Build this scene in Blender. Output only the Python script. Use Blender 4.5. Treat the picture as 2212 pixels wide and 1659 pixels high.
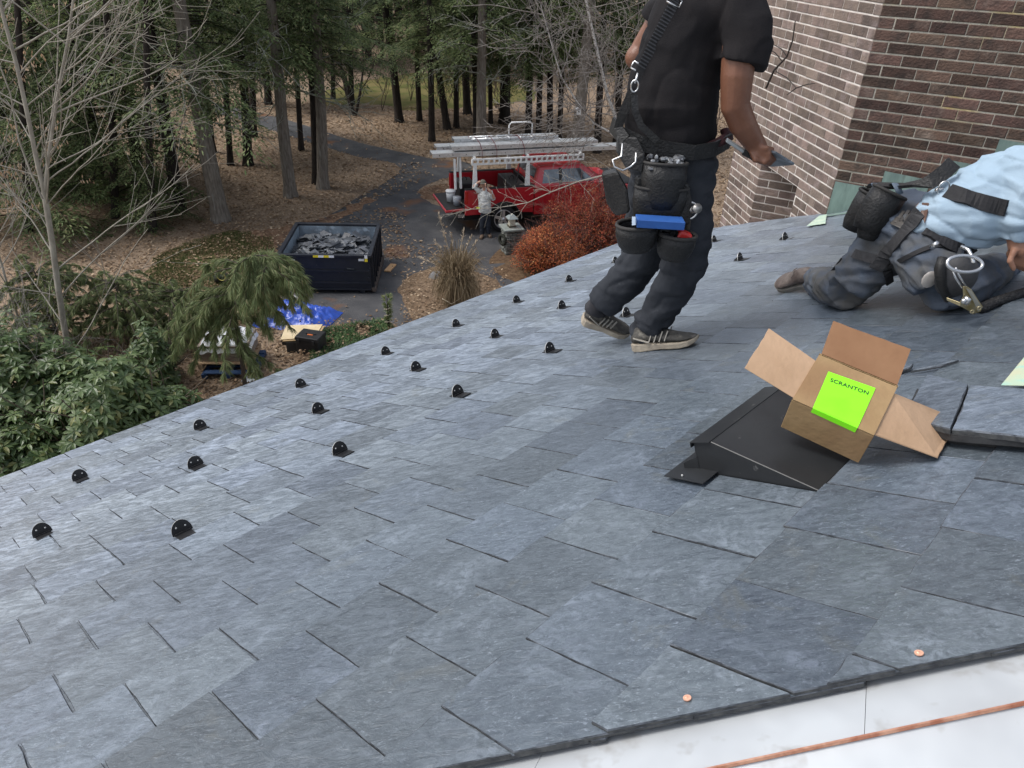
import bpy, bmesh, math, random
from mathutils import Vector, Matrix, noise
V = Vector
RAD = math.radians
for o in list(bpy.data.objects): bpy.data.objects.remove(o)
scene = bpy.context.scene
COL = scene.collection

# ------------------------------------------------------------------ camera
HC = 7.8            # eye height above the driveway, metres
HR = 0.80           # eye distance from the slate plane
FPX, CX, CY = 1790 / 2560 * 2212, 1106.0, 829.5      # focal length and centre in a 2212 px wide picture
_p, _r = RAD(31.85), RAD(2.49)
EYE = V((0, 0, HC))
CF = V((0, math.cos(_p), -math.sin(_p)))
_u0, _r0 = V((0, math.sin(_p), math.cos(_p))), V((1, 0, 0))
CR = _r0 * math.cos(_r) + _u0 * math.sin(_r)
CU = _u0 * math.cos(_r) - _r0 * math.sin(_r)
cam = bpy.data.cameras.new('camera')
cam.sensor_width = 36.0; cam.lens = 36.0 * 1790 / 2560
cam.clip_start = 0.05; cam.clip_end = 600
camo = bpy.data.objects.new('camera', cam); COL.objects.link(camo)
m = Matrix.Identity(4)
for i in range(3):
    m[i][0], m[i][1], m[i][2], m[i][3] = CR[i], CU[i], -CF[i], EYE[i]
camo.matrix_world = m
scene.camera = camo

# ------------------------------------------------------------------ sky, sun, exposure
SUN_EL, SUN_AZ = 56, -90       # azimuth measured from +y towards +x
w = bpy.data.worlds.new('World'); scene.world = w; w.use_nodes = True
nt = w.node_tree; nt.nodes.clear()
sky = nt.nodes.new('ShaderNodeTexSky'); sky.sky_type = 'NISHITA'; sky.sun_disc = False
sky.sun_elevation = RAD(SUN_EL); sky.sun_rotation = RAD(SUN_AZ)
sky.air_density = 1.0; sky.dust_density = 3.0; sky.ozone_density = 1.0; sky.altitude = 100
bg = nt.nodes.new('ShaderNodeBackground'); bg.inputs[1].default_value = 0.15
wo = nt.nodes.new('ShaderNodeOutputWorld')
hsw = nt.nodes.new('ShaderNodeHueSaturation'); hsw.inputs['Saturation'].default_value = 0.45      # a cloud-covered sky
nt.links.new(sky.outputs[0], hsw.inputs['Color']); nt.links.new(hsw.outputs[0], bg.inputs[0]); nt.links.new(bg.outputs[0], wo.inputs[0])
sl = bpy.data.lights.new('sun', 'SUN'); sl.energy = 1.2; sl.angle = RAD(25); sl.color = (1.0, 0.97, 0.93)
so = bpy.data.objects.new('sun', sl); COL.objects.link(so)
sd = V((math.sin(RAD(SUN_AZ)) * math.cos(RAD(SUN_EL)), math.cos(RAD(SUN_AZ)) * math.cos(RAD(SUN_EL)), math.sin(RAD(SUN_EL))))
so.rotation_euler = sd.to_track_quat('Z', 'Y').to_euler(); so.location = (0, 0, 40)
vs = scene.view_settings
vs.view_transform = 'Standard'; vs.look = 'None'; vs.gamma = 1; vs.exposure = 0.72; vs.use_curve_mapping = False
scene.cycles.max_bounces = 5; scene.cycles.diffuse_bounces = 3; scene.cycles.glossy_bounces = 3
scene.cycles.transparent_max_bounces = 6

# ------------------------------------------------------------------ helpers: places
def ray(x, y): return CF + CR * ((x - CX) / FPX) - CU * ((y - CY) / FPX)
def gp(x, y, z=0.0):                     # the point at height z seen at x, y
    d = ray(x, y); return EYE + d * ((z - HC) / d.z)
_ph, _al = RAD(22.4), RAD(-46.65)
EV = V((math.cos(_al), -math.sin(_al), 0))                   # along the eave
DN = V((math.sin(_al) * math.cos(_ph), math.cos(_al) * math.cos(_ph), -math.sin(_ph)))   # down the slope
NR = V((-math.sin(_ph) * 0, 0, 0)); NR = EV.cross(DN); NR = NR if NR.z > 0 else -NR
RO = EYE - NR * HR                                            # roof origin, foot of the perpendicular
def RW(u, v, h=0.0): return RO + EV * u + DN * v + NR * h     # roof coordinates to the world
def rp(x, y, h=0.0):
    d = ray(x, y); return EYE + d * ((-(HR - h)) / d.dot(NR))
def ruv(x, y):
    P = rp(x, y) - RO; return P.dot(EV), P.dot(DN)
def vpl(x, y, P0, off=0.0, N=None):       # vertical plane through P0 facing the eye, shifted by off towards it
    if N is None: N = V((CF.x, CF.y, 0)).normalized()
    d = ray(x, y); return EYE + d * (((P0 - EYE).dot(N) - off) / d.dot(N))
def proj(P):
    q = P - EYE; z = q.dot(CF); return CX + FPX * q.dot(CR) / z, CY - FPX * q.dot(CU) / z, z

# ------------------------------------------------------------------ helpers: materials
MATS = {}
def P(name, col, rough=.65, metal=0.0, spec=.4, c2=None, ns=6.0, lo=.35, hi=.65, st=(1, 1, 1), bump=0.0, bs=60.0,
      rv=0.0, island=False, c3=None, ns3=2.0, lo3=.55, hi3=.7, off=True, detail=3.0, rot=(0, 0, 0), trans=0.0, coat=0.0, bst=None):
    if name in MATS: return MATS[name]
    mt = bpy.data.materials.new(name); mt.use_nodes = True
    n, l = mt.node_tree.nodes, mt.node_tree.links
    b = n['Principled BSDF']
    b.inputs['Roughness'].default_value = rough; b.inputs['Metallic'].default_value = metal
    b.inputs['Specular IOR Level'].default_value = spec
    if coat: b.inputs['Coat Weight'].default_value = coat
    b.inputs['Base Color'].default_value = (*col, 1)
    tc = n.new('ShaderNodeTexCoord'); oi = n.new('ShaderNodeObjectInfo'); gi = n.new('ShaderNodeNewGeometry')
    rnd = oi.outputs['Random']
    if island:
        a = n.new('ShaderNodeMath'); a.operation = 'ADD'; l.new(oi.outputs['Random'], a.inputs[0]); l.new(gi.outputs['Random Per Island'], a.inputs[1])
        fr = n.new('ShaderNodeMath'); fr.operation = 'FRACT'; l.new(a.outputs[0], fr.inputs[0]); rnd = fr.outputs[0]
    vec = tc.outputs['Object']
    if off:
        mu = n.new('ShaderNodeMath'); mu.operation = 'MULTIPLY'; mu.inputs[1].default_value = 53.7; l.new(rnd, mu.inputs[0])
        va = n.new('ShaderNodeVectorMath'); va.operation = 'ADD'; l.new(vec, va.inputs[0]); l.new(mu.outputs[0], va.inputs[1]); vec = va.outputs[0]
    mp = n.new('ShaderNodeMapping'); mp.inputs['Scale'].default_value = st; mp.inputs['Rotation'].default_value = rot; l.new(vec, mp.inputs[0])
    colout = None
    def nz(sc, src, det=detail):
        t = n.new('ShaderNodeTexNoise'); t.inputs['Scale'].default_value = sc; t.inputs['Detail'].default_value = det
        t.inputs['Roughness'].default_value = .6; l.new(src, t.inputs['Vector']); return t.outputs['Fac']
    def layer(prev, colr, sc, a0, a1):
        r = n.new('ShaderNodeMapRange'); r.inputs[1].default_value = a0; r.inputs[2].default_value = a1; l.new(nz(sc, mp.outputs[0]), r.inputs[0])
        mx = n.new('ShaderNodeMix'); mx.data_type = 'RGBA'; l.new(r.outputs[0], mx.inputs[0])
        if prev is None: mx.inputs[6].default_value = (*col, 1)
        else: l.new(prev, mx.inputs[6])
        mx.inputs[7].default_value = (*colr, 1); return mx.outputs[2]
    if c2: colout = layer(None, c2, ns, lo, hi)
    if c3: colout = layer(colout, c3, ns3, lo3, hi3)
    if rv:
        hs = n.new('ShaderNodeHueSaturation')
        mr = n.new('ShaderNodeMapRange'); mr.inputs[3].default_value = 1 - rv; mr.inputs[4].default_value = 1 + rv; l.new(rnd, mr.inputs[0]); l.new(mr.outputs[0], hs.inputs['Value'])
        m2 = n.new('ShaderNodeMath'); m2.operation = 'MULTIPLY'; m2.inputs[1].default_value = 7.31; l.new(rnd, m2.inputs[0])
        m3 = n.new('ShaderNodeMath'); m3.operation = 'FRACT'; l.new(m2.outputs[0], m3.inputs[0])
        mh = n.new('ShaderNodeMapRange'); mh.inputs[3].default_value = .5 - rv * .035; mh.inputs[4].default_value = .5 + rv * .035; l.new(m3.outputs[0], mh.inputs[0]); l.new(mh.outputs[0], hs.inputs['Hue'])
        if colout is None: hs.inputs['Color'].default_value = (*col, 1)
        else: l.new(colout, hs.inputs['Color'])
        colout = hs.outputs[0]
    if colout is not None: l.new(colout, b.inputs['Base Color'])
    if bump:
        bp = n.new('ShaderNodeBump'); bp.inputs['Strength'].default_value = min(1, bump); bp.inputs['Distance'].default_value = .01 * max(1, bump)
        src = mp.outputs[0]
        if bst:
            mp2 = n.new('ShaderNodeMapping'); mp2.inputs['Scale'].default_value = bst; mp2.inputs['Rotation'].default_value = rot; l.new(vec, mp2.inputs[0]); src = mp2.outputs[0]
        l.new(nz(bs, src, 2.0), bp.inputs['Height']); l.new(bp.outputs[0], b.inputs['Normal'])
    if trans:
        tr = n.new('ShaderNodeBsdfTranslucent'); ms = n.new('ShaderNodeMixShader'); ms.inputs[0].default_value = trans
        if colout is not None: l.new(colout, tr.inputs[0])
        else: tr.inputs[0].default_value = (*col, 1)
        out = n['Material Output']; l.new(b.outputs[0], ms.inputs[1]); l.new(tr.outputs[0], ms.inputs[2]); l.new(ms.outputs[0], out.inputs[0])
    MATS[name] = mt; return mt
def ramp_leaf(name, stops, rough=.6, spec=.25, trans=.25, vary=.0):
    """leaf stuff coloured by random per island"""
    if name in MATS: return MATS[name]
    mt = bpy.data.materials.new(name); mt.use_nodes = True
    n, l = mt.node_tree.nodes, mt.node_tree.links; b = n['Principled BSDF']
    b.inputs['Roughness'].default_value = rough; b.inputs['Specular IOR Level'].default_value = spec
    gi = n.new('ShaderNodeNewGeometry'); cr = n.new('ShaderNodeValToRGB')
    e = cr.color_ramp.elements
    for i, (p_, c_) in enumerate(stops):
        if i < 2: e[i].position = p_; e[i].color = (*c_, 1)
        else: q = e.new(p_); q.color = (*c_, 1)
    l.new(gi.outputs['Random Per Island'], cr.inputs[0]); co = cr.outputs[0]
    if vary:
        tc = n.new('ShaderNodeTexCoord'); nz = n.new('ShaderNodeTexNoise'); nz.inputs['Scale'].default_value = vary; l.new(tc.outputs['Object'], nz.inputs['Vector'])
        mr = n.new('ShaderNodeMapRange'); mr.inputs[1].default_value = .3; mr.inputs[2].default_value = .7; mr.inputs[3].default_value = .55; mr.inputs[4].default_value = 1.5; l.new(nz.outputs['Fac'], mr.inputs[0])
        hs = n.new('ShaderNodeHueSaturation'); l.new(mr.outputs[0], hs.inputs['Value']); l.new(co, hs.inputs['Color']); co = hs.outputs[0]
    l.new(co, b.inputs['Base Color'])
    if trans:
        tr = n.new('ShaderNodeBsdfTranslucent'); ms = n.new('ShaderNodeMixShader'); ms.inputs[0].default_value = trans
        l.new(co, tr.inputs[0]); out = n['Material Output']; l.new(b.outputs[0], ms.inputs[1]); l.new(tr.outputs[0], ms.inputs[2]); l.new(ms.outputs[0], out.inputs[0])
    MATS[name] = mt; return mt

# ------------------------------------------------------------------ helpers: meshes and objects
WL = {}
def link(o):
    COL.objects.link(o); return o
def tag(o, label=None, cat=None, group=None, kind=None):
    if label: o['label'] = label
    if cat: o['category'] = cat
    if group: o['group'] = group
    if kind: o['kind'] = kind
    return o
def thing(name, label, cat, loc, group=None):
    o = bpy.data.objects.new(name, None); o.empty_display_size = .1; link(o); o.location = loc
    WL[o.name] = V(loc); return tag(o, label, cat, group)
def basis(d):
    d = d.normalized(); a = V((0, 0, 1)) if abs(d.z) < .9 else V((1, 0, 0))
    x = a.cross(d).normalized(); return x, d.cross(x).normalized()
class MB:
    def __init__(s): s.v, s.f = [], []
    def add(s, vs, fs):
        n = len(s.v); s.v += [V(a) for a in vs]; s.f += [tuple(i + n for i in f) for f in fs]; return s
    def box(s, c, size, M=None, taper=1.0):
        x, y, z = [a / 2 for a in size]; q = []
        for k in (-1, 1):
            t = taper if k > 0 else 1
            for a, b in ((-1, -1), (1, -1), (1, 1), (-1, 1)):
                p = V((a * x * t, b * y * t, k * z)); q.append((M @ p if M is not None else p) + V(c))
        return s.add(q, [(3, 2, 1, 0), (4, 5, 6, 7), (0, 1, 5, 4), (1, 2, 6, 5), (2, 3, 7, 6), (3, 0, 4, 7)])
    def beam(s, a, b, w, h, up=V((0, 0, 1))):
        a, b = V(a), V(b); d = (b - a); L = d.length; d = d / L; x = up.cross(d)
        if x.length < 1e-4: x = V((1, 0, 0)).cross(d)
        x.normalize(); y = d.cross(x); M = Matrix((x, y, d)).transposed(); return s.box((a + b) / 2, (w, h, L), M)
    def tube(s, path, rad, seg=8, cap=True, flat=1.0, up=None):
        """rad: number or list of numbers; flat squashes the section along its second axis"""
        path = [V(p) for p in path]; n = len(path)
        rad = rad if isinstance(rad, (list, tuple)) else [rad] * n
        vs, fs = [], []; px = None
        for i, p in enumerate(path):
            d = (path[min(i + 1, n - 1)] - path[max(i - 1, 0)])
            if d.length < 1e-9: d = V((0, 0, 1))
            d.normalize()
            if up is not None: x = (up - d * up.dot(d))
            elif px is not None: x = px - d * px.dot(d)
            else: x = basis(d)[0]
            if x.length < 1e-6: x = basis(d)[0]
            x.normalize(); px = x; y = d.cross(x)
            r = rad[i]; rx, ry = (r if isinstance(r, (tuple, list)) else (r, r * flat))
            for k in range(seg):
                a = 2 * math.pi * k / seg; vs.append(p + x * (rx * math.cos(a)) + y * (ry * math.sin(a)))
        for i in range(n - 1):
            for k in range(seg):
                a, b = i * seg + k, i * seg + (k + 1) % seg; fs.append((a, b, b + seg, a + seg))
        if cap: fs += [tuple(range(seg - 1, -1, -1)), tuple(range((n - 1) * seg, n * seg))]
        return s.add(vs, fs)
    def poly(s, pts, ext):
        """polygon pts (3-D) extruded by the vector ext"""
        n = len(pts); pts = [V(p) for p in pts]; e = V(ext)
        nn = sum(((pts[i] - pts[0]).cross(pts[(i + 1) % n] - pts[0]) for i in range(1, n - 1)), V((0, 0, 0)))
        if nn.dot(e) < 0: pts = pts[::-1]
        return s.add(pts + [p + e for p in pts], [tuple(range(n - 1, -1, -1)), tuple(range(n, 2 * n))] + [(i, (i + 1) % n, n + (i + 1) % n, n + i) for i in range(n)])
    def quad(s, a, b, c, d): return s.add([a, b, c, d], [(0, 1, 2, 3)])
    def ball(s, c, r, seg=10, rings=6, sc=(1, 1, 1), M=None):
        vs, fs = [], []
        for i in range(rings + 1):
            t = math.pi * i / rings
            for k in range(seg):
                a = 2 * math.pi * k / seg
                p = V((r * sc[0] * math.sin(t) * math.cos(a), r * sc[1] * math.sin(t) * math.sin(a), r * sc[2] * math.cos(t)))
                vs.append(V(c) + (M @ p if M is not None else p))
        for i in range(rings):
            for k in range(seg):
                a, b = i * seg + k, i * seg + (k + 1) % seg; fs.append((a + seg, b + seg, b, a))
        return s.add(vs, fs)
    def ring(s, c, ax, r, tr, seg=20, ts=6, sx=1.0, xdir=None):
        """torus-like ring"""
        x, y = basis(V(ax))
        if xdir is not None: x = (V(xdir) - V(ax).normalized() * V(xdir).dot(V(ax).normalized())).normalized(); y = V(ax).normalized().cross(x)
        pts = [V(c) + x * (r * sx * math.cos(2 * math.pi * k / seg)) + y * (r * math.sin(2 * math.pi * k / seg)) for k in range(seg + 1)]
        return s.tube(pts, tr, ts, cap=False)
    def mesh(s, name, mat, off=V((0, 0, 0)), smooth=False):
        me = bpy.data.meshes.new(name); me.from_pydata([tuple(p - off) for p in s.v], [], s.f); me.update()
        if mat: me.materials.append(mat)
        if smooth: me.polygons.foreach_set('use_smooth', [True] * len(me.polygons))
        return me
    def build(s, name, mat, parent=None, smooth=False, kind=None, label=None):
        off = WL[parent.name] if parent is not None else V((0, 0, 0))
        o = bpy.data.objects.new(name, s.mesh(name, mat, off, smooth)); link(o)
        if parent is not None: o.parent = parent
        WL[o.name] = off
        if kind: o['kind'] = kind
        if label: o['label'] = label
        return o
def bevel(o, w=.005, seg=1, ang=40):
    b = o.modifiers.new('bevel', 'BEVEL'); b.width = w; b.segments = seg; b.limit_method = 'ANGLE'; b.angle_limit = RAD(ang); return o
def blob(name, mb, mat, parent, voxel=.012, it=6, wr=None, sub=False):
    """union of closed shapes fused into one continuous surface, with optional cloth folds wr(co, no) -> offset"""
    me = mb.mesh('tmp', None); t = bpy.data.objects.new('tmp', me); link(t)
    r = t.modifiers.new('r', 'REMESH'); r.mode = 'VOXEL'; r.voxel_size = voxel; r.adaptivity = 0
    if it: s = t.modifiers.new('s', 'SMOOTH'); s.iterations = it; s.factor = .5
    dg = bpy.context.evaluated_depsgraph_get(); ev = t.evaluated_get(dg); nm = bpy.data.meshes.new_from_object(ev)
    bpy.data.objects.remove(t); bpy.data.meshes.remove(me)
    off = WL[parent.name] if parent is not None else V((0, 0, 0))
    if wr:
        nm.update(); ns = [v.normal.copy() for v in nm.vertices]
        for v, n_ in zip(nm.vertices, ns): v.co = v.co + n_ * wr(v.co, n_)
    for v in nm.vertices: v.co -= off
    nm.name = name; nm.materials.clear(); nm.materials.append(mat)
    nm.polygons.foreach_set('use_smooth', [True] * len(nm.polygons)); nm.update()
    o = bpy.data.objects.new(name, nm); link(o)
    if parent is not None: o.parent = parent
    WL[o.name] = off; return o
def struct(o, kind='structure'): o['kind'] = kind; return o
def wob(p, s, amp): return noise.noise(V(p) * s) * amp
def strap(name, pts, wd, th, nrm, mat, parent):
    """flat strap along pts, wd across, facing nrm"""
    q = MB(); n_ = len(pts); vs, fs = [], []
    for i, p in enumerate(pts):
        d_ = (pts[min(i + 1, n_ - 1)] - pts[max(i - 1, 0)]).normalized(); nn = nrm[i] if isinstance(nrm, list) else nrm
        y = d_.cross(nn).normalized(); z = y.cross(d_).normalized()
        vs += [p + y * wd / 2 - z * th / 2, p - y * wd / 2 - z * th / 2, p - y * wd / 2 + z * th / 2, p + y * wd / 2 + z * th / 2]
    for i in range(n_ - 1):
        for k in range(4): a, b_ = i * 4 + k, i * 4 + (k + 1) % 4; fs.append((a, b_, b_ + 4, a + 4))
    fs += [(3, 2, 1, 0), tuple(range((n_ - 1) * 4, n_ * 4))]
    q.add(vs, fs); return q.build(name, mat, parent)
# ================================================================== GROUND
rng = random.Random(7)
def sheet(name, pts, z, mat, kind='structure'):
    m_ = MB(); m_.add([V((p[0], p[1], z)) for p in pts], [tuple(range(len(pts)))])
    o = m_.build(name, mat); o['kind'] = kind; return o
def smooth_closed(pts, n=6, jit=0.0, r=rng):
    out = []; L = len(pts)
    for i in range(L):
        p0, p1, p2, p3 = [V(pts[(i + k - 1) % L]) for k in range(4)]
        for j in range(n):
            t = j / n
            q = .5 * ((2 * p1) + (p2 - p0) * t + (2 * p0 - 5 * p1 + 4 * p2 - p3) * t * t + (3 * p1 - p0 - 3 * p2 + p3) * t ** 3)
            out.append(q + V((r.uniform(-jit, jit), r.uniform(-jit, jit), 0)))
    return out
litter = P('leaf_litter_soil', (.185, .132, .09), .95, spec=.1, c2=(.31, .235, .168), ns=16, lo=.36, hi=.64, c3=(.14, .105, .08), ns3=.35, lo3=.5, hi3=.72, bump=1.5, bs=30, off=False)
g = MB(); N = 60
for i in range(N + 1):
    for j in range(N + 1):
        x = -170 + 340 * i / N; y = -60 + 360 * j / N
        g.v.append(V((x, y, 0)))
for i in range(N):
    for j in range(N):
        a = i * (N + 1) + j; g.f.append((a, a + N + 1, a + N + 2, a + 1))
struct(g.build('ground', litter))
asphalt = P('asphalt', (.055, .056, .060), .85, spec=.25, c2=(.092, .091, .092), ns=1.3, lo=.4, hi=.7, c3=(.14, .072, .04), ns3=.42, lo3=.60, hi3=.68, bump=.7, bs=120, off=False)
lane_px = [(470, 226), (560, 243), (650, 268), (760, 303), (860, 327), (935, 343), (1010, 352), (1010, 372), (935, 395), (905, 415), (935, 440), (1000, 452), (1150, 470), (1330, 470), (1420, 520),
           (1380, 585), (1250, 600), (1130, 612), (1080, 640), (1095, 690), (960, 790), (800, 780), (690, 742), (620, 690), (600, 600), (590, 540), (620, 492), (700, 470), (775, 425), (830, 395), (862, 372), (850, 353), (780, 340), (700, 318), (620, 292), (540, 266), (468, 244)]
drive = [gp(*q) for q in lane_px]
struct(sheet('driveway', smooth_closed(drive, 5, .05), .004, asphalt))
lawn_m = P('thin_lawn', (.05, .052, .02), .95, spec=.1, c2=(.15, .1, .062), ns=7, lo=.42, hi=.6, c3=(.045, .06, .018), ns3=.8, lo3=.45, hi3=.7, bump=1.2, bs=40, off=False)
struct(sheet('lawn', smooth_closed([gp(*q) for q in [(330, 560), (420, 520), (510, 500), (590, 512), (596, 560), (600, 640), (560, 700), (420, 690), (320, 640)]], 6, .25), .004, lawn_m))
meadow_m = P('far_meadow', (.10, .105, .035), .95, spec=.1, c2=(.17, .14, .06), ns=.9, lo=.4, hi=.65, off=False)
struct(sheet('meadow', smooth_closed([gp(*q) for q in [(690, 222), (800, 226), (905, 238), (1040, 228), (1120, 226), (1140, 186), (1060, 165), (940, 158), (800, 172), (700, 196)]], 6, .6), .006, meadow_m))
drift_m = P('needle_drift', (.15, .085, .052), .95, spec=.1, c2=(.23, .15, .10), ns=10, c3=(.09, .06, .045), ns3=1.2, bump=1, bs=40, off=False)
for i_, pl_ in enumerate(([(540, 505), (600, 492), (660, 478), (720, 463), (785, 430), (806, 436), (760, 462), (700, 486), (650, 492), (600, 528), (560, 540)], [(905, 412), (940, 400), (985, 398), (960, 425), (925, 432)])):
    tag(struct(sheet('needle_drift', smooth_closed([gp(*q) for q in pl_], 6, .16), .008 + .002 * i_, drift_m), 'stuff'), ['brown needle litter drifted over the drive left of the dumpster', 'small patch of brown needle litter on the drive behind the tailgate'][i_], 'litter')
bed_m = P('mulch_bed', (.12, .082, .055), .95, spec=.1, c2=(.20, .145, .098), ns=14, lo=.4, hi=.6, bump=1.5, bs=40, off=False)
def mound(name, pts, h, mat):
    pts = smooth_closed(pts, 4, .05); c = sum(pts, V((0, 0, 0))) / len(pts); m_ = MB(); n = len(pts); R_ = 5
    for k in range(R_):
        t = k / R_
        for p in pts: q = p.lerp(c, t); m_.v.append(V((q.x, q.y, .004 + h * (1 - (1 - t) ** 2) + (wob(q, 2.5, .05) if k else 0))))
    m_.v.append(V((c.x, c.y, .004 + h)))
    for k in range(R_ - 1):
        for i in range(n): a, b = k * n + i, k * n + (i + 1) % n; m_.f.append((a, b, b + n, a + n))
    for i in range(n): m_.f.append(((R_ - 1) * n + i, (R_ - 1) * n + (i + 1) % n, R_ * n))
    return struct(m_.build(name, mat, smooth=True))
mound('planting_bed', [gp(*q) for q in [(868, 608), (930, 578), (1000, 578), (1060, 600), (1095, 635), (1080, 700), (960, 760), (890, 690), (866, 640)]], .16, bed_m)
mound('planting_strip', [gp(*q) for q in [(640, 735), (700, 706), (770, 698), (850, 700), (900, 730), (860, 790), (720, 840), (640, 800)]], .10, bed_m)
mound('shrub_bed', [gp(*q) for q in [(1060, 560), (1120, 520), (1230, 500), (1400, 500), (1420, 600), (1300, 640), (1160, 620), (1090, 600)]], .08, P('shrub_bed_soil', (.08, .05, .032), .95, spec=.1, c2=(.15, .10, .06), ns=10, bump=1.5, bs=40, off=False))

# ================================================================== SLATE ROOF
house = thing('slate_roofed_house', 'grey slate roof of the house filling the lower half of the picture', 'house', RW(2.5, 4.3, 0) * 1.0)
HIPA, HIPB = (.43, .779), (1.005, .249)
_hd = V((HIPB[0] - HIPA[0], HIPB[1] - HIPA[1])).normalized(); _hn = V((-_hd.y, _hd.x))   # hn points to the far side
if _hn.x + _hn.y < 0: _hn = -_hn
def hipd(u, v): return (V((u, v)) - V(HIPA)).dot(_hn)
EAVE = 4.33; REND = 5.43
def rlim(v): return REND if v > 2.45 else 5.321 + .232 * (2.412 - v)
def clip(poly, fn):
    out = []; n = len(poly)
    for i in range(n):
        a, b = poly[i], poly[(i + 1) % n]; da, db = fn(a), fn(b)
        if da >= 0: out.append(a)
        if (da >= 0) != (db >= 0):
            t = da / (da - db); out.append((a[0] + (b[0] - a[0]) * t, a[1] + (b[1] - a[1]) * t))
    return out
def slate_material():
    mt = bpy.data.materials.new('slate'); mt.use_nodes = True
    n, l = mt.node_tree.nodes, mt.node_tree.links; b = n['Principled BSDF']
    tc = n.new('ShaderNodeTexCoord'); oi = n.new('ShaderNodeObjectInfo'); gi = n.new('ShaderNodeNewGeometry')
    ad = n.new('ShaderNodeMath'); ad.operation = 'ADD'; l.new(oi.outputs['Random'], ad.inputs[0]); l.new(gi.outputs['Random Per Island'], ad.inputs[1])
    fr = n.new('ShaderNodeMath'); fr.operation = 'FRACT'; l.new(ad.outputs[0], fr.inputs[0])
    mu = n.new('ShaderNodeMath'); mu.operation = 'MULTIPLY'; mu.inputs[1].default_value = 91.3; l.new(fr.outputs[0], mu.inputs[0])
    va = n.new('ShaderNodeVectorMath'); va.operation = 'ADD'; l.new(tc.outputs['Object'], va.inputs[0]); l.new(mu.outputs[0], va.inputs[1])
    def mapped(sc, rot):
        q = n.new('ShaderNodeMapping'); q.inputs['Scale'].default_value = sc; q.inputs['Rotation'].default_value = rot; l.new(va.outputs[0], q.inputs[0]); return q.outputs[0]
    def nz(vec, sc, det=6, rg=.62, dist=0.0):
        t = n.new('ShaderNodeTexNoise'); t.inputs['Scale'].default_value = sc; t.inputs['Detail'].default_value = det; t.inputs['Roughness'].default_value = rg; t.inputs['Distortion'].default_value = dist
        l.new(vec, t.inputs['Vector']); return t.outputs['Fac']
    def mr(src, a, b_, c=0., d=1.):
        q = n.new('ShaderNodeMapRange'); q.inputs[1].default_value = a; q.inputs[2].default_value = b_; q.inputs[3].default_value = c; q.inputs[4].default_value = d; l.new(src, q.inputs[0]); return q.outputs[0]
    def mix(f, a, c):
        q = n.new('ShaderNodeMix'); q.data_type = 'RGBA'; l.new(f, q.inputs[0])
        for i, x in ((6, a), (7, c)):
            if isinstance(x, tuple): q.inputs[i].default_value = (*x, 1)
            else: l.new(x, q.inputs[i])
        return q.outputs[2]
    def mulf(a, b_):
        q = n.new('ShaderNodeMath'); q.operation = 'MULTIPLY'; l.new(a, q.inputs[0])
        if isinstance(b_, float): q.inputs[1].default_value = b_
        else: l.new(b_, q.inputs[1])
        return q.outputs[0]
    diag = mapped((1, 3.0, 3.0), (0, 0, RAD(47)))      # cleavage grain runs across the slates
    nA = nz(diag, 22, 6, .72, .6); nB = nz(va.outputs[0], 60, 4, .75, .6); nC = nz(diag, 70, 3, .75, 1.0); nD = nz(va.outputs[0], 5.5, 5, .66, 1.0)
    c = mix(mr(nA, .34, .66), (.055, .070, .086), (.102, .127, .150))
    c = mix(mr(nB, .50, .70, 0, .55), c, (.038, .047, .062))
    c = mix(mulf(mr(nC, .55, .74, 0, .62), mr(nD, .36, .58, .12, 1.0)), c, (.34, .39, .46))       # chalky split marks
    c = mix(mr(nD, .60, .72, 0, .42), c, (.13, .132, .11))    # olive tinge
    dt = n.new('ShaderNodeVectorMath'); dt.operation = 'DOT_PRODUCT'; l.new(tc.outputs['Object'], dt.inputs[0]); dt.inputs[1].default_value = tuple(DN)      # slate colour turns paler towards the lower courses
    downslope = mr(dt.outputs['Value'], -3.0, -1.2)
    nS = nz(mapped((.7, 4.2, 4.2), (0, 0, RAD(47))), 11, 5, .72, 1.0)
    c = mix(mulf(mulf(mr(nS, .45, .64), downslope), .8), c, (.38, .44, .515))     # pale streaks, stronger down the slope
    c = mix(mulf(downslope, .22), c, (.24, .275, .33))  # even lightening that grows down the slope
    ml = n.new('ShaderNodeMath'); ml.operation = 'MULTIPLY'; l.new(mr(nD, .50, .34), ml.inputs[0]); l.new(mr(nB, .42, .58), ml.inputs[1])
    sc_ = n.new('ShaderNodeMath'); sc_.operation = 'MULTIPLY'; sc_.inputs[1].default_value = .34; l.new(ml.outputs[0], sc_.inputs[0])
    c = mix(sc_.outputs[0], c, (.33, .385, .46))                 # pale scuffs
    hs = n.new('ShaderNodeHueSaturation'); l.new(c, hs.inputs['Color']); l.new(mr(fr.outputs[0], 0, 1, .74, 1.2), hs.inputs['Value']); f7 = n.new('ShaderNodeMath'); f7.operation = 'PINGPONG'; f7.inputs[1].default_value = .13; l.new(fr.outputs[0], f7.inputs[0]); l.new(mr(f7.outputs[0], 0, .13, .492, .509), hs.inputs['Hue']); l.new(mr(f7.outputs[0], 0, .13, .88, 1.12), hs.inputs['Saturation'])
    l.new(hs.outputs[0], b.inputs['Base Color'])
    l.new(mr(nA, .3, .7, .30, .46), b.inputs['Roughness']); b.inputs['Specular IOR Level'].default_value = .85
    bp = n.new('ShaderNodeBump'); bp.inputs['Strength'].default_value = .7; bp.inputs['Distance'].default_value = .004
    l.new(nz(mapped((1, 2.2, 2.2), (0, 0, RAD(47))), 20, 4, .7, .8), bp.inputs['Height']); l.new(bp.outputs[0], b.inputs['Normal'])
    MATS['slate'] = mt; return mt
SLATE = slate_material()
deck_m = P('roof_felt', (.02, .02, .022), .9)
d = MB()
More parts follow.
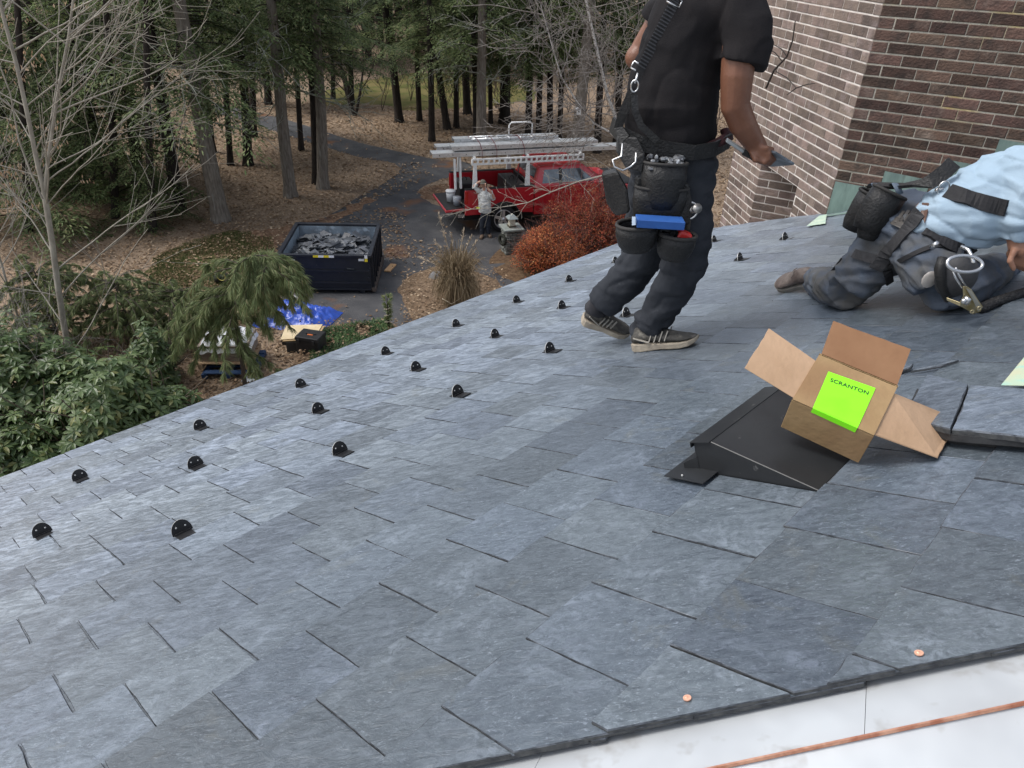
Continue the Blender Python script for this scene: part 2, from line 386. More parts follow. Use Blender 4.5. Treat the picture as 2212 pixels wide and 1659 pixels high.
outl = [(-3.6, EAVE - .01), (REND - .02, EAVE - .01), (REND - .02, 2.45), (6.0, -.5), (6.0, -1.2), (2.2, -1.2), (HIPB[0] + .03, HIPB[1]), (HIPA[0] + .03, HIPA[1])]
outl = clip(outl, lambda q: hipd(*q) - .01)
d.poly([RW(u, v, -.14) for u, v in outl], NR * .125)
d.build('roof_deck', deck_m, house)
hw = MB(); hw.poly([RW(-3.4, 4.15, -.16), RW(REND - .15, 4.15, -.16), RW(REND - .15, 4.15, -.16) * 1 + V((0, 0, -6)), RW(-3.4, 4.15, -.16) + V((0, 0, -6))], -V((DN.x, DN.y, 0)).normalized() * .25)
hw.build('wall', P('house_wall', (.35, .33, .3), .8), house)
fb = MB(); fb.beam(RW(-3.6, EAVE - .02, -.1), RW(REND - .02, EAVE - .02, -.1), .03, .16, NR); fb.build('fascia', P('fascia_paint', (.30, .31, .32), .6), house)

COURSES = [4.33, 4.12, 3.915, 3.71, 3.51, 3.31, 3.11, 2.93, 2.733, 2.50, 2.278, 2.058, 1.832, 1.608, 1.385, 1.155, .928, .686, .436, .2, -.03, -.26, -.49, -.72]
PH = {2.733: .115, 2.278: .111 - .08, 2.058: .129, 1.832: .037, 1.608: .135, 1.385: .031, 1.155: .133, .928: .05, .686: .165, .436: .07}
PH[2.93] = .015; PH[2.5] = .111
def slate_mesh(mb, poly, vb, ve, r, base=0.0):
    """one slate: outline poly in roof coordinates, butt at vb (down-slope), head hidden at ve"""
    lift = r.uniform(.0, .0015); tilt = r.uniform(-.005, .005); c = (sum(q[0] for q in poly) / len(poly), sum(q[1] for q in poly) / len(poly))
    def top(u, v): return base + .009 + lift + .0115 * (v - ve) / (vb - ve) + tilt * (u - c[0])
    th = r.uniform(.006, .0085)
    ring0, ring1, ring2 = [], [], []
    for (u, v) in poly:
        e = r.uniform(.0012, .004) if v > vb - .012 else r.uniform(.0005, .0014)
        dl = math.hypot(c[0] - u, c[1] - v); iu, iv = u + (c[0] - u) * e / dl, v + (c[1] - v) * e / dl
        ring0.append(RW(iu, iv, top(iu, iv) + r.uniform(-.0004, .0004))); ring1.append(RW(u, v, top(u, v) - r.uniform(.001, .004))); ring2.append(RW(u, v, top(u, v) - th))
    n = len(poly); fs = [tuple(range(n))]; mi = [0]
    for i in range(n):
        j = (i + 1) % n; fs += [(i, n + i, n + j, j), (n + i, 2 * n + i, 2 * n + j, n + j)]
        butt = poly[i][1] > vb - .012 and poly[j][1] > vb - .012
        mi += [1, 2]
    A = sum((ring0[i] - RO).cross(ring0[(i + 1) % n] - RO).dot(NR) for i in range(n))
    if A < 0: fs = [f[::-1] for f in fs]
    mb.add(ring0 + ring1 + ring2, fs); return mi
CHIP = P('chipped_slate_edge', (.105, .117, .135), .8, spec=.2, c2=(.045, .05, .058), ns=45, lo=.4, hi=.6, off=False)
SEDGE = P('split_slate_side', (.042, .045, .049), .9, spec=.1, c2=(.085, .088, .088), ns=50, off=False)
def slate_obj(mb, mis, name, kind=None):
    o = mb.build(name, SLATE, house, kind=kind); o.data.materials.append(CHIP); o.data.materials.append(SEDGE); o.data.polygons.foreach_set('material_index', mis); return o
slates = []
rs = random.Random(11)
VENT = (1.335, 1.71)          # the roof vent stands between these
for k in range(len(COURSES) - 1):
    vb, vt = COURSES[k], COURSES[k + 1]; ve = vb - 2 * (vb - vt) - .04
    ph = PH.get(vb, (.03 if k % 2 else .13)) + rs.uniform(-.02, .02) * (vb not in PH)
    u0 = HIPA[0] - (vb - HIPA[1]) * 1.2 - .6; u0 = max(u0, -2.6)
    joints = []; m0 = int((u0 - ph) / .2) - 1
    for m_ in range(m0, m0 + 60):
        joints.append(ph + m_ * .2005 + rs.uniform(-.009, .009))
    for a, b_ in zip(joints, joints[1:]):
        gapl, gapr = rs.uniform(.0008, .0021), rs.uniform(.0008, .0021); skew = rs.uniform(-.001, .001)
        db = rs.uniform(-.004, .004); b0, b1 = vb + db + rs.uniform(-.002, .002), vb + db + rs.uniform(-.002, .002)
        poly = []
        nS = 12
        for i in range(nS + 1): t = i / nS; poly.append((a + gapl + skew * t + rs.uniform(-.0013, .0013), ve + (b0 - ve) * t))
        for i in range(1, 5): t = i / 5; poly.append((a + (b_ - a) * t, b0 + (b1 - b0) * t + rs.uniform(-.0018, .0018)))
        for i in range(nS + 1): t = 1 - i / nS; poly.append((b_ - gapr + skew * t + rs.uniform(-.0013, .0013), ve + (b1 - ve) * t))
        poly = clip(poly, lambda p: hipd(*p)); 
        if len(poly) < 3: continue
        poly = clip(poly, lambda p: rlim(p[1]) - p[0])
        if len(poly) < 3: continue
        cu, cv = sum(p[0] for p in poly) / len(poly), sum(p[1] for p in poly) / len(poly)
        if vb == .928 and max(p[0] for p in poly) > VENT[0] and min(p[0] for p in poly) < VENT[1]:
            poly = clip(poly, (lambda p: VENT[0] - p[0]) if cu < 1.5 else (lambda p: p[0] - VENT[1]))
            if len(poly) < 3: continue
            cu, cv = sum(p[0] for p in poly) / len(poly), sum(p[1] for p in poly) / len(poly)
        ar = abs(sum(poly[i][0] * poly[(i + 1) % len(poly)][1] - poly[(i + 1) % len(poly)][0] * poly[i][1] for i in range(len(poly)))) / 2
        if ar < .0006: continue
        cv = (min(max(p[1] for p in poly), vb) + vt) / 2 if vb > .3 else cv; x, y, z = proj(RW(cu, cv)); vis = z > .2 and -60 < x < 2270 and 300 < y < 1720
        slates.append(((ar / z ** 3 if vis else 0), poly, vb, ve))
slates.sort(key=lambda t: -t[0])
far = MB(); farm = []
for i, (a, poly, vb, ve) in enumerate(slates):
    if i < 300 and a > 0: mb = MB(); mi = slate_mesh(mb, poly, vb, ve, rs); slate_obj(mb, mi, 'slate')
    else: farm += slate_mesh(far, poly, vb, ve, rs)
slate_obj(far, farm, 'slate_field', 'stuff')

# hip strip, folded copper seam and the sheet metal beyond it
tin = P('pale_sheet_metal', (.42, .44, .455), .42, metal=.15, spec=.5, c2=(.50, .525, .54), ns=5, lo=.35, hi=.6, c3=(.31, .30, .285), ns3=16, lo3=.56, hi3=.74, bump=.25, bs=9, off=False)
def hip(t, o, h=0.0):    # t along the hip from HIPA, o distance towards the near side
    q = V(HIPA) + _hd * t - _hn * o; return RW(q.x, q.y, h)
D2 = (-EV * math.cos(RAD(22.4)) - V((0, 0, 1)) * math.sin(RAD(22.4)))
RG = .083
ranges = [(-4.8, -.6208), (-.62, .0632), (.064, .5464), (.5472, 1.0512), (1.052, 2.2)]
sk = .035
for a, b_ in ranges:
    q = MB(); q.poly([hip(a + sk, -.05, -.006), hip(b_ + sk, -.05, -.006), hip(b_ - sk, RG, -.004), hip(a - sk, RG, -.004)], -NR * .0012); q.build('hip_sheet', tin, house)
seam = P("copper_seam", (.74, .42, .29), .4, metal=.7, c2=(.50, .2, .12), ns=40)
q = MB(); q.beam(hip(-4.8, RG + .002, .001), hip(2.2, RG + .002, .001), .003, .005, NR); q.build('copper_seam', seam, house)
q = MB(); a0, b0 = hip(-4.8, RG + .001, -.0045), hip(2.2, RG + .001, -.0045)
q.poly([a0, b0, b0 + D2 * 3.5, a0 + D2 * 3.5], -V((0, 0, 1)) * .1); q.build('lower_sheet', tin, house)
cu = P('copper_nail', (.86, .47, .32), .35, metal=.5)
for (x, y) in ((1490, 1534), (1988, 1438)):
    u, v = ruv(x, y); c = RW(u, v, .0215); q = MB(); xx, yy = EV, DN
    pts = [c + xx * .0062 * math.cos(a * math.pi / 7) + yy * .0062 * math.sin(a * math.pi / 7) for a in range(14)]
    q.poly(pts, NR * .0016); q.ball(c + NR * .0016, .003, 8, 4, (1, 1, .4)); q.build('copper_nail', cu, house)

# ================================================================== BRICK BUILDING
BC = rp(2062 / 1.15733, 543 / 1.15733)
be, ga = RAD(-60.8), RAD(-6.56)
W1R = V((-math.sin(be), -math.cos(be), 0)); W2F = V((math.sin(ga), math.cos(ga), 0))
N1 = V((W1R.y, -W1R.x, 0)); N1 = N1 if N1.dot(EYE - BC) > 0 else -N1
N2 = V((W2F.y, -W2F.x, 0)); N2 = N2 if N2.dot(EYE - BC) > 0 else -N2
bldg = thing('brick_building', 'brown brick building rising beside the slate roof', 'building', V((BC.x, BC.y, 0)))
mortar = P('mortar', (.43, .40, .335), .95, spec=.1, c2=(.33, .305, .25), ns=9, lo=.4, hi=.65, c3=(.52, .39, .15), ns3=2.2, lo3=.55, hi3=.68, bump=.8, bs=90, off=False)
mortar2 = P('pale_mortar', (.68, .64, .59), .95, spec=.1, c2=(.54, .50, .46), ns=9, bump=.6, bs=90, off=False)
brick_m = P('brick', (.108, .068, .053), .85, spec=.2, c2=(.060, .045, .038), ns=11, lo=.42, hi=.68, c3=(.16, .118, .096), ns3=7, lo3=.56, hi3=.74, bump=1.0, bs=70, rv=.38, island=True, st=(1, 1, 1))
brick2_m = P('pale_brick', (.19, .145, .122), .85, spec=.2, c2=(.13, .103, .09), ns=11, lo=.42, hi=.68, c3=(.25, .20, .185), ns3=8, lo3=.54, hi3=.72, bump=.8, bs=70, rv=.30, island=True)
CH, PL, JT = .0696, .205, .0098
wall1 = MB(); z0, z1 = -1.0, 4.2
wall1.poly([BC + V((0, 0, z0)) - N1 * .002, BC + W1R * 3.2 + V((0, 0, z0)) - N1 * .002, BC + W1R * 3.2 + V((0, 0, z1)) - N1 * .002, BC + V((0, 0, z1)) - N1 * .002], -N1 * .18)
W1o = wall1.build('wall', mortar, bldg)
HEAD = .0696; S0, S1, S2 = .52, 1.245, 1.905
wall2 = MB(); bz = -BC.z
def w2(s, z, o=-.002): return BC + W2F * s + V((0, 0, z)) + N2 * o
wall2.poly([w2(0.012, HEAD), w2(S2, HEAD), w2(S2, z1), w2(.012, z1)], -N2 * .18)
wall2.poly([w2(0.012, bz), w2(S0, bz), w2(S0, HEAD), w2(.012, HEAD)], -N2 * .18)
wall2.poly([w2(S1, bz), w2(S2, bz), w2(S2, HEAD), w2(S1, HEAD)], -N2 * .12)
W2o = wall2.build('receding_wall', mortar2, bldg)
rev = MB(); RB = w2(S1, 0, 0)
rev.poly([RB + V((0, 0, bz)) - N1 * .002, RB + W1R * 1.3 + V((0, 0, bz)) - N1 * .002, RB + W1R * 1.3 + V((0, 0, HEAD + .3)) - N1 * .002, RB + V((0, 0, HEAD + .3)) - N1 * .002], -N1 * .1)
RVo = rev.build('recess_wall', mortar2, bldg)
rb = random.Random(5); bricks = []
def brick_mesh(L, name):
    m_ = MB(); l, h, e = L / 2, (CH - JT) / 2, .004
    m_.v = [V(q) for q in [(-l, 0, -h), (l, 0, -h), (l, 0, h), (-l, 0, h), (-l, -.008, -h), (l, -.008, -h), (l, -.008, h), (-l, -.008, h), (-l + e, -.011, -h + e), (l - e, -.011, -h + e), (l - e, -.011, h - e), (-l + e, -.011, h - e)]]
    m_.v = [V((a.x, a.y + .009, a.z)) for a in m_.v]
    m_.f = [(0, 1, 5, 4), (1, 2, 6, 5), (2, 3, 7, 6), (3, 0, 4, 7), (4, 5, 9, 8), (5, 6, 10, 9), (6, 7, 11, 10), (7, 4, 8, 11), (8, 9, 10, 11)]
    return m_
def lay(origin, xd, nd, s0, s1, zlo, zhi, skip, par, mat, shift=0):
    k0 = math.floor(zlo / CH)
    for k in range(k0, math.ceil(zhi / CH)):
        z = (k + .5) * CH; s = s0; first = True
        while s < s1 - .02:
            L = PL - JT
            if first: L = (PL if (k + shift) % 2 else PL / 2) - JT
            first = False
            L = min(L, s1 - s)
            c = s + L / 2
            if not skip(s, s + L, z): bricks.append((origin + xd * c + V((0, 0, z)) + nd * rb.uniform(-.0012, .0012), L, xd, nd, mat, par))
            s += L + JT
lay(BC, W1R, N1, 0, 3.15, -.45, 3.6, lambda a, b_, z: z < -.02 + .405 * (a) - .12, W1o, brick_m)
ZH = math.floor(HEAD / CH) * CH
lay(BC, W2F, N2, 0, S2, ZH, 3.6, lambda a, b_, z: False, W2o, brick2_m, 1)
lay(BC, W2F, N2, 0, S0, -1.4, ZH, lambda a, b_, z: False, W2o, brick2_m, 1)
lay(BC, W2F, N2, S1, S2, -1.4, ZH, lambda a, b_, z: False, W2o, brick2_m, 0)
lay(RB, W1R, N1, 0, 1.2, -1.4, HEAD + .2, lambda a, b_, z: False, RVo, brick2_m, 0)
def barea(t):
    x, y, z = proj(t[0])
    if z < .2 or not (-40 < x < 2260 and -40 < y < 620): return 0
    return t[1] * abs((EYE - t[0]).normalized().dot(t[3])) / z ** 2
bricks.sort(key=lambda t: -barea(t))
rest = {}; meshes = {}
for i, t in enumerate(bricks):
    c, L, xd, nd, mat, par = t
    M = Matrix((xd, -nd, V((0, 0, 1)))).transposed()
    if M.determinant() < 0: M = Matrix((-xd, -nd, V((0, 0, 1)))).transposed()
    if i < 300 and barea(t) > 0:
        key = (round(L, 2), mat.name)
        if key not in meshes: meshes[key] = brick_mesh(round(L, 2), 'brick').mesh('brick', mat)
        o = bpy.data.objects.new('brick', meshes[key]); link(o); o.parent = par; o.location = c - WL[par.name]
        M4 = M.to_4x4(); o.rotation_euler = (M @ Matrix.Rotation(RAD(rb.uniform(-.35, .35)), 3, 'Y')).to_euler()
    else:
        mb = rest.setdefault((par.name, mat.name), (MB(), par, mat))[0]; b_ = brick_mesh(L, '')
        mb.add([M @ p + c for p in b_.v], b_.f)
for (mb, par, mat) in rest.values(): mb.build('brickwork', mat, par, kind='stuff')
# green copper step flashing against the wall
patina = P('green_patina_copper', (.14, .20, .18), .6, metal=.2, c2=(.21, .29, .255), ns=6, st=(3, 3, .7), lo=.35, hi=.65, c3=(.055, .06, .058), ns3=3.5, lo3=.58, hi3=.75, bump=.3, bs=20)
def w1p(x, y, o=0.0):
    d_ = ray(x, y); return EYE + d_ * (((BC - EYE).dot(N1) + o) / d_.dot(N1))
def w1s(x, y): q = w1p(x, y) - BC; return q.dot(W1R), q.z
for (xa, ya), (xb, yb), ext in (((1805, 391), (1862, 399), .27), ((1912, 369), (2012, 386), .27), ((2042, 344), (2120, 355), .30), ((2160, 300), (2212, 308), .35)):
    sa, za = w1s(xa, ya); sb, zb = w1s(xb, yb); sb = max(sb, sa + ext)
    def lowz(s): return .415 * s - .1
    q = MB(); q.poly([BC + W1R * s + V((0, 0, z)) + N1 * .006 for s, z in ((sa, za), (sb, zb - .01), (sb, lowz(sb)), (sa, lowz(sa)))], N1 * .0015)
    q.build('step_flashing', patina, bldg)
q = MB(); a = BC + V((0, 0, .0)) - W1R * .005
q.add([RW(5.29, 2.43, .02), RW(5.335, 2.10, .022), RW(5.21, 2.1, .024), RW(5.17, 2.42, .024), w2(-.012, .18, .012), BC + W1R * .02 + V((0, 0, .2)) + N1 * .012], [(0, 1, 2, 3)]); q.build('flashing_apron', patina, bldg)
pale_cu = P('pale_green_copper', (.40, .55, .45), .5, metal=.1, c2=(.58, .66, .52), ns=8, c3=(.3, .42, .36), ns3=20)
q = MB(); pp = [rp(x, y, .03) for x, y in ((1742, 489), (1770, 466), (1786, 463), (1783, 483))]; q.poly(pp, NR * .0015); q.build('flashing_corner', pale_cu, bldg)

tw_ = MB(); rtw = random.Random(2)
def w2p(x, y, o):
    d_ = ray(x, y); return EYE + d_ * (((BC - EYE).dot(N2) + o) / d_.dot(N2))
tpts = [w2p(x, y, .10) for x, y in ((1655, 190), (1672, 152), (1700, 122), (1712, 88), (1718, 45))]; tw_.tube(tpts, [.010, .009, .007, .006, .004], 6, cap=False)
for a_, b__ in (((1700, 122), (1668, 95)), ((1668, 95), (1655, 60)), ((1690, 133), (1650, 100)), ((1672, 152), (1720, 190)), ((1720, 190), (1760, 180)), ((1720, 190), (1700, 205))): tw_.tube([w2p(*a_, .10), w2p((a_[0] + b__[0]) / 2 + 4, (a_[1] + b__[1]) / 2 - 3, .12), w2p(*b__, .11)], [.005, .0045, .003], 5, cap=False)
tag(tw_.build('creeper_twig', P('dark_twig', (.03, .025, .022), .9), smooth=True), 'thin dark bare twig against the brick wall beside the black sleeve', 'twig')
# ================================================================== THINGS ON THE ROOF
black = P('black_powder_coat', (.012, .012, .013), .38, spec=.5, c2=(.02, .02, .021), ns=30)
alu = P('bare_aluminium_edge', (.62, .62, .6), .4, metal=.6)
ord_ = ['first', 'second', 'third', 'fourth', 'fifth', 'sixth', 'seventh', 'eighth', 'ninth', 'tenth']
ROWS = [('eave', 'in the row nearest the eave', [(.467, 3.602), (1.03, 3.65), (1.607, 3.678), (2.154, 3.638), (2.695, 3.622), (3.233, 3.609), (3.767, 3.597), (4.31, 3.593)]),
        ('mid', 'in the middle row on the slates', [(.212, 2.974), (.776, 2.994), (1.361, 3.021), (1.925, 3.01), (2.458, 2.983), (3.011, 2.979), (4.733, 2.981)]),
        ('near', 'in the row farthest up the slates', [(.492, 2.31), (1.085, 2.341), (1.667, 2.352), (2.225, 2.339), (2.783, 2.318), (3.94, 2.326), (4.483, 2.304)])]
guard_parts = None
GM = Matrix((-EV, -DN, NR)).transposed().to_4x4()          # local x along the eave, y up the slope, z off the roof
def guard_meshes():
    R_, th = .031, .0022
    arc = [V((R_ * math.cos(a * math.pi / 14), 0, .006 + .039 * math.sin(a * math.pi / 14))) for a in range(15)]
    pts = [V((R_, 0, .001))] + arc + [V((-R_, 0, .001))]
    a = MB(); a.poly([p + V((0, .0008, 0)) for p in pts], V((0, -th + .0006, 0)))
    e = MB(); n_ = len(pts)                               # the sheared edge all round, bare metal
    out = [V((p.x * 1.012, 0, p.z * 1.012)) for p in pts]
    for i in range(n_ - 1): e.quad(out[i] + V((0, .0004, 0)), out[i + 1] + V((0, .0004, 0)), out[i + 1] - V((0, th, 0)), out[i] - V((0, th, 0)))
    s_ = MB(); s_.box((0, .028, .0012), (.05, .056, .0022)); s_.box((0, .004, .004), (.052, .008, .006))
    w_ = MB(); w_.poly([V((-.001, -.001, .001)), V((-.001, -.045, .001)), V((-.001, -.001, .03))], V((.002, 0, 0)))
    t = MB(); t.box((0, -.017, .001), (.044, .034, .0018))
    rv = []
    for x in (-.0135, .0135):
        r_ = MB(); r_.ball((x, .0012, .024 if x > 0 else .021), .0032, 8, 4, (1, .5, 1)); rv.append(r_.mesh('rivet', alu, smooth=True))
    return [('plate', a.mesh('plate', black)), ('cut_edge', e.mesh('cut_edge', alu)), ('strap', s_.mesh('strap', black)), ('gusset', w_.mesh('gusset', black)), ('foot', t.mesh('foot', black)), ('rivet', rv[0]), ('rivet', rv[1])]
GP = guard_meshes()
rgd = random.Random(3)
for key, where, pts in ROWS:
    for i, (u, v) in enumerate(pts):
        side = 'from the left'
        if key == 'mid' and i == 6: lab = 'black snow guard just right of the standing worker’s trouser leg'.replace('’', "'")
        elif key == 'near' and i == 5: lab = 'black snow guard on the slates between the two workers, nearer one'
        elif key == 'near' and i == 6: lab = 'black snow guard left of the kneeling worker, by the brick wall flashing'
        elif key == 'near' and i == 4: lab = 'black snow guard between the standing worker\'s two shoes'
        else: lab = 'black half-round snow guard, %s from the left %s' % (ord_[i], where)
        o = thing('snow_guard', lab, 'snow guard', RW(u, v, .0195), 'snow guards on the slate roof')
        o.rotation_euler = (GM @ Matrix.Rotation(RAD(rgd.uniform(-4, 4)), 4, 'Z')).to_euler()
        for nm, me in GP:
            c = bpy.data.objects.new(nm, me); link(c); c.parent = o

# ---- roof vent
VU0, VU1, VV0, VV1, VH = 1.338, 1.70, .689, .99, .10
vent = thing('roof_vent', 'black metal wedge-shaped roof vent under the cardboard box', 'roof vent', RW(1.5, .85, .01))
vm = P('dark_painted_steel', (.013, .014, .016), .4, spec=.5, c2=(.021, .023, .025), ns=5, lo=.3, hi=.7, c3=(.12, .12, .12), ns3=30, lo3=.68, hi3=.76, bump=.15, bs=14)
q = MB(); bh = .012
side = [(VV1, bh), (VV1, VH), (.94, VH + .006), (VV0, bh + .006), (VV0, bh)]
q.poly([RW(VU0, v, h) for v, h in side], EV * (VU1 - VU0)); bevel(q.build('hood', vm, vent), .0015)
q = MB(); q.poly([RW(VU0 - .008, v, h) for v, h in ((VV1 + .004, VH - .012), (VV1 + .004, VH + .002), (.94, VH + .008), (.94, VH + .006), (VV1 + .002, VH), (VV1 + .002, VH - .012))], EV * (VU1 - VU0 + .016)); q.build('drip_edge', vm, vent)
q = MB(); q.poly([RW(1.272, .935, .026), RW(1.272, 1.045, .030), RW(1.75, 1.045, .030), RW(1.75, .935, .026)], NR * .002); q.build('flange', vm, vent)
q = MB(); q.poly([RW(1.325, 1.02, .03), RW(1.337, .985, .03), RW(1.337, .985, .062), RW(1.325, 1.02, .046)], EV * .0018); q.build('upstand', vm, vent)
q = MB(); q.ball(RW(1.285, 1.0, .033), .003, 8, 4); q.build('screw', alu, vent)
q = MB(); q.poly([RW(VU0 + .02, VV1 + .0012, .03), RW(VU1 - .02, VV1 + .0012, .03), RW(VU1 - .02, VV1 + .0012, .085), RW(VU0 + .02, VV1 + .0012, .085)], DN * .001); q.build('louvre', deck_m, vent)

# ---- cardboard box
BO = EYE + V((.62529772, 1.35331435, -.85106271)); BX, BY, BZ = V((.82900379, -.54680471, -.11729163)), V((.55617464, .78417844, .275198)), V((-.058502, -.29337482, .95420581))
BL, BD, BH = .1806, .1742, .0978
def bxp(x, y, z): return BO + BX * x + BY * y + BZ * z
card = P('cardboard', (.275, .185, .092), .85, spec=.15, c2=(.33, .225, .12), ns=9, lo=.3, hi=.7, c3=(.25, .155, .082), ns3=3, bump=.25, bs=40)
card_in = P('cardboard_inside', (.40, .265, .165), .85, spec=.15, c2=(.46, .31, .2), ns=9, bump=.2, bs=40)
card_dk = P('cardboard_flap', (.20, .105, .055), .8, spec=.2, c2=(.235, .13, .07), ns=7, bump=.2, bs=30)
kraft_edge = P('torn_kraft_edge', (.45, .31, .19), .9)
box = thing('cardboard_box', 'small open cardboard box with neon green label on roof vent', 'box', bxp(BL / 2, BD / 2, -BH))
T = .003
def panel(name, a, b, c, d, n_, mat, tear=0, parent=None):
    """a thin board abcd thickened along n_, long edge c-d optionally worn"""
    a, b, c, d = map(V, (a, b, c, d)); pts = [a, b]
    K = 9; rr = random.Random(name + str(tear))
    for i in range(K + 1):
        t = i / K; e = (rr.uniform(-1, .4) * .0016 * tear); pts.append(c.lerp(d, t) + (c - b).normalized() * e)
    o = MB().poly(pts, V(n_) * T).build(name, mat, parent or box); return o
bevel(panel('front_panel', bxp(0, 0, -BH), bxp(BL, 0, -BH), bxp(BL, 0, 0), bxp(0, 0, 0), BY, card), .0012, 2)
panel('back_panel', bxp(0, BD, -BH), bxp(BL, BD, -BH), bxp(BL, BD, 0), bxp(0, BD, 0), -BY, card)
panel('side_panel', bxp(.0035, T, -BH), bxp(.0035, BD - T, -BH), bxp(.0035, BD - T, 0), bxp(.0035, T, 0), BX, card)
panel('side_panel', bxp(BL - .0035, T, -BH), bxp(BL - .0035, BD - T, -BH), bxp(BL - .0035, BD - T, 0), bxp(BL - .0035, T, 0), -BX, card)
panel('bottom_panel', bxp(.004, T, -BH + .002), bxp(BL - .004, T, -BH + .002), bxp(BL - .004, BD - T, -BH + .002), bxp(.004, BD - T, -BH + .002), BZ, card)
panel('top_flap', bxp(.001, 0, .0015), bxp(BL - .001, 0, .0015), bxp(BL - .001, BD - .010, .0015), bxp(.001, BD - .010, .0015), BZ, card, 1)
def cpx(x, y, h): return rp((1600 + x / 2.304) / 1.15733, (750 + y / 2.304) / 1.15733, h)
def atd(x, y, ref, dz=0.0):        # point seen at crop x, y at the distance of ref
    X, Y = (1600 + x / 2.304) / 1.15733, (750 + y / 2.304) / 1.15733; d_ = ray(X, Y); return EYE + d_ * ((V(ref) - EYE).dot(CF) + dz)
lf0, lf1 = bxp(.001, .008, .0), bxp(.001, BD - .03, .0)
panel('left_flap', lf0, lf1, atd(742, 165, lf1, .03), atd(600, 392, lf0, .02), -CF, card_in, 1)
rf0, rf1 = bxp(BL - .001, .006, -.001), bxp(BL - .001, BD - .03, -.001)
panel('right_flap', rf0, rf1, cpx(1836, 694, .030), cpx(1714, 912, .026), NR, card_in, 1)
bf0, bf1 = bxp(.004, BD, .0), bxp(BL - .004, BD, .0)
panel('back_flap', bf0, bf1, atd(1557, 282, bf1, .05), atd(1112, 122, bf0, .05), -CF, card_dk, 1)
neon = P('neon_green_label', (.25, .88, .02), .5, spec=.3, c2=(.22, .82, .015), ns=14, lo=.5, hi=.75)
LZ = .0055
def toppt(x, y):
    X, Y = (1600 + x / 2.304) / 1.15733, (750 + y / 2.304) / 1.15733; d_ = ray(X, Y); o_ = bxp(0, 0, LZ); return EYE + d_ * ((o_ - EYE).dot(BZ) / d_.dot(BZ))
la, lb, lc, ld = toppt(1085, 412), toppt(1357, 508), toppt(1262, 718), toppt(995, 622)
q = MB(); q.poly([la, lb, lc, ld], BZ * .0004)
lab = q.build('label', neon, box)
def frontpt(p): return p   # the label folds over the front edge
f0, f1 = ld + (ld - la).normalized() * .0, lc
e0, e1 = BO + BX * ((ld - BO).dot(BX)) + BZ * .0055 - BY * .0012, BO + BX * ((lc - BO).dot(BX)) + BZ * .0055 - BY * .0012
q = MB(); q.poly([ld, lc, e1, e0], BZ * .0004); q.poly([e0, e1, e1 - BZ * .016, e0 - BZ * .014], -BY * .0004); q.build('label_fold', neon, box)
cu_ = bpy.data.curves.new('t', 'FONT'); cu_.body = 'SCRANTON'; cu_.size = 1.0; cu_.extrude = 0; cu_.align_x = 'CENTER'; cu_.space_character = 1.06; cu_.offset = .014
to = bpy.data.objects.new('t', cu_); link(to); bpy.context.view_layer.update()
tm = bpy.data.meshes.new_from_object(to.evaluated_get(bpy.context.evaluated_depsgraph_get())); bpy.data.objects.remove(to)
xs = [v.co.x for v in tm.vertices]; wdt = max(xs) - min(xs); mid_ = (max(xs) + min(xs)) / 2
tx = (lb - la).normalized(); ty = BZ.cross(tx); ll = (lb - la).length; sc_ = ll * .80 / wdt
cen = la.lerp(lb, .50) - ty * ((ld - la).length * .19)
for v in tm.vertices: v.co = cen + tx * ((v.co.x - mid_) * sc_) + ty * ((v.co.y - .35) * sc_ * 1.05) + BZ * .0014 - WL[box.name]
tm.materials.clear(); tm.materials.append(P('label_ink', (.02, .03, .02), .6)); to = bpy.data.objects.new('lettering', tm); link(to); to.parent = lab; WL['lettering'] = WL[box.name]

# ---- loose slates on a rolled rubber strip, offcuts
def loose(name, pts, h, label, th=.008):
    pts = [V(p) for p in pts]; c = sum(pts, V((0, 0, 0))) / len(pts); rr = random.Random(name + label)
    out = []
    for i in range(len(pts)):
        a, b_ = pts[i], pts[(i + 1) % len(pts)]; K = 7
        for k in range(K): t = k / K; out.append(a.lerp(b_, t) + (c - a.lerp(b_, t)).normalized() * (rr.uniform(-.0012, .0018)))
    n_ = len(out); top = [p + (c - p).normalized() * rr.uniform(.001, .004) + NR * rr.uniform(-.0002, .0002) for p in out]
    q = MB(); A = sum((out[i] - c).cross(out[(i + 1) % n_] - c).dot(NR) for i in range(n_))
    fs = [tuple(range(n_))] + [(i, n_ + i, n_ + (i + 1) % n_, (i + 1) % n_) for i in range(n_)] + [(n_ + i, 2 * n_ + i, 2 * n_ + (i + 1) % n_, n_ + (i + 1) % n_) for i in range(n_)] + [tuple(range(3 * n_ - 1, 2 * n_ - 1, -1))]
    if A < 0: fs = [f[::-1] for f in fs]
    q.add(top + [p - NR * .003 for p in out] + [p - NR * th for p in out], fs)
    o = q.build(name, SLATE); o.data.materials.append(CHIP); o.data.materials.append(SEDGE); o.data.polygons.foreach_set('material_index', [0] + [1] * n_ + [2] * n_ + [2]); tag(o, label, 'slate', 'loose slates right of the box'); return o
loose('loose_slate', [cpx(1512, 672, .066), cpx(1655, 425, .062), cpx(1891, 482, .066), cpx(1786, 742, .07)], .05, 'loose square slate lying right of the cardboard box on black strip', .014)
loose('loose_slate', [cpx(1798, 742, .066), cpx(1902, 488, .062), cpx(2330, 520, .062), cpx(2360, 800, .066)], .05, 'wide loose slate at the right edge of the picture, on black strip', .014)
rub = P('black_rubber', (.022, .023, .025), .5, spec=.4, c2=(.04, .041, .043), ns=40)
strip = thing('rubber_strip', 'bent black rubber strip under the loose slates right of box', 'rubber strip', cpx(1800, 790, .02))
ctrl = [(1506, 700), (1600, 728), (1720, 765), (1800, 785), (1900, 795), (2050, 806), (2212, 818), (2380, 835)]
fine = []
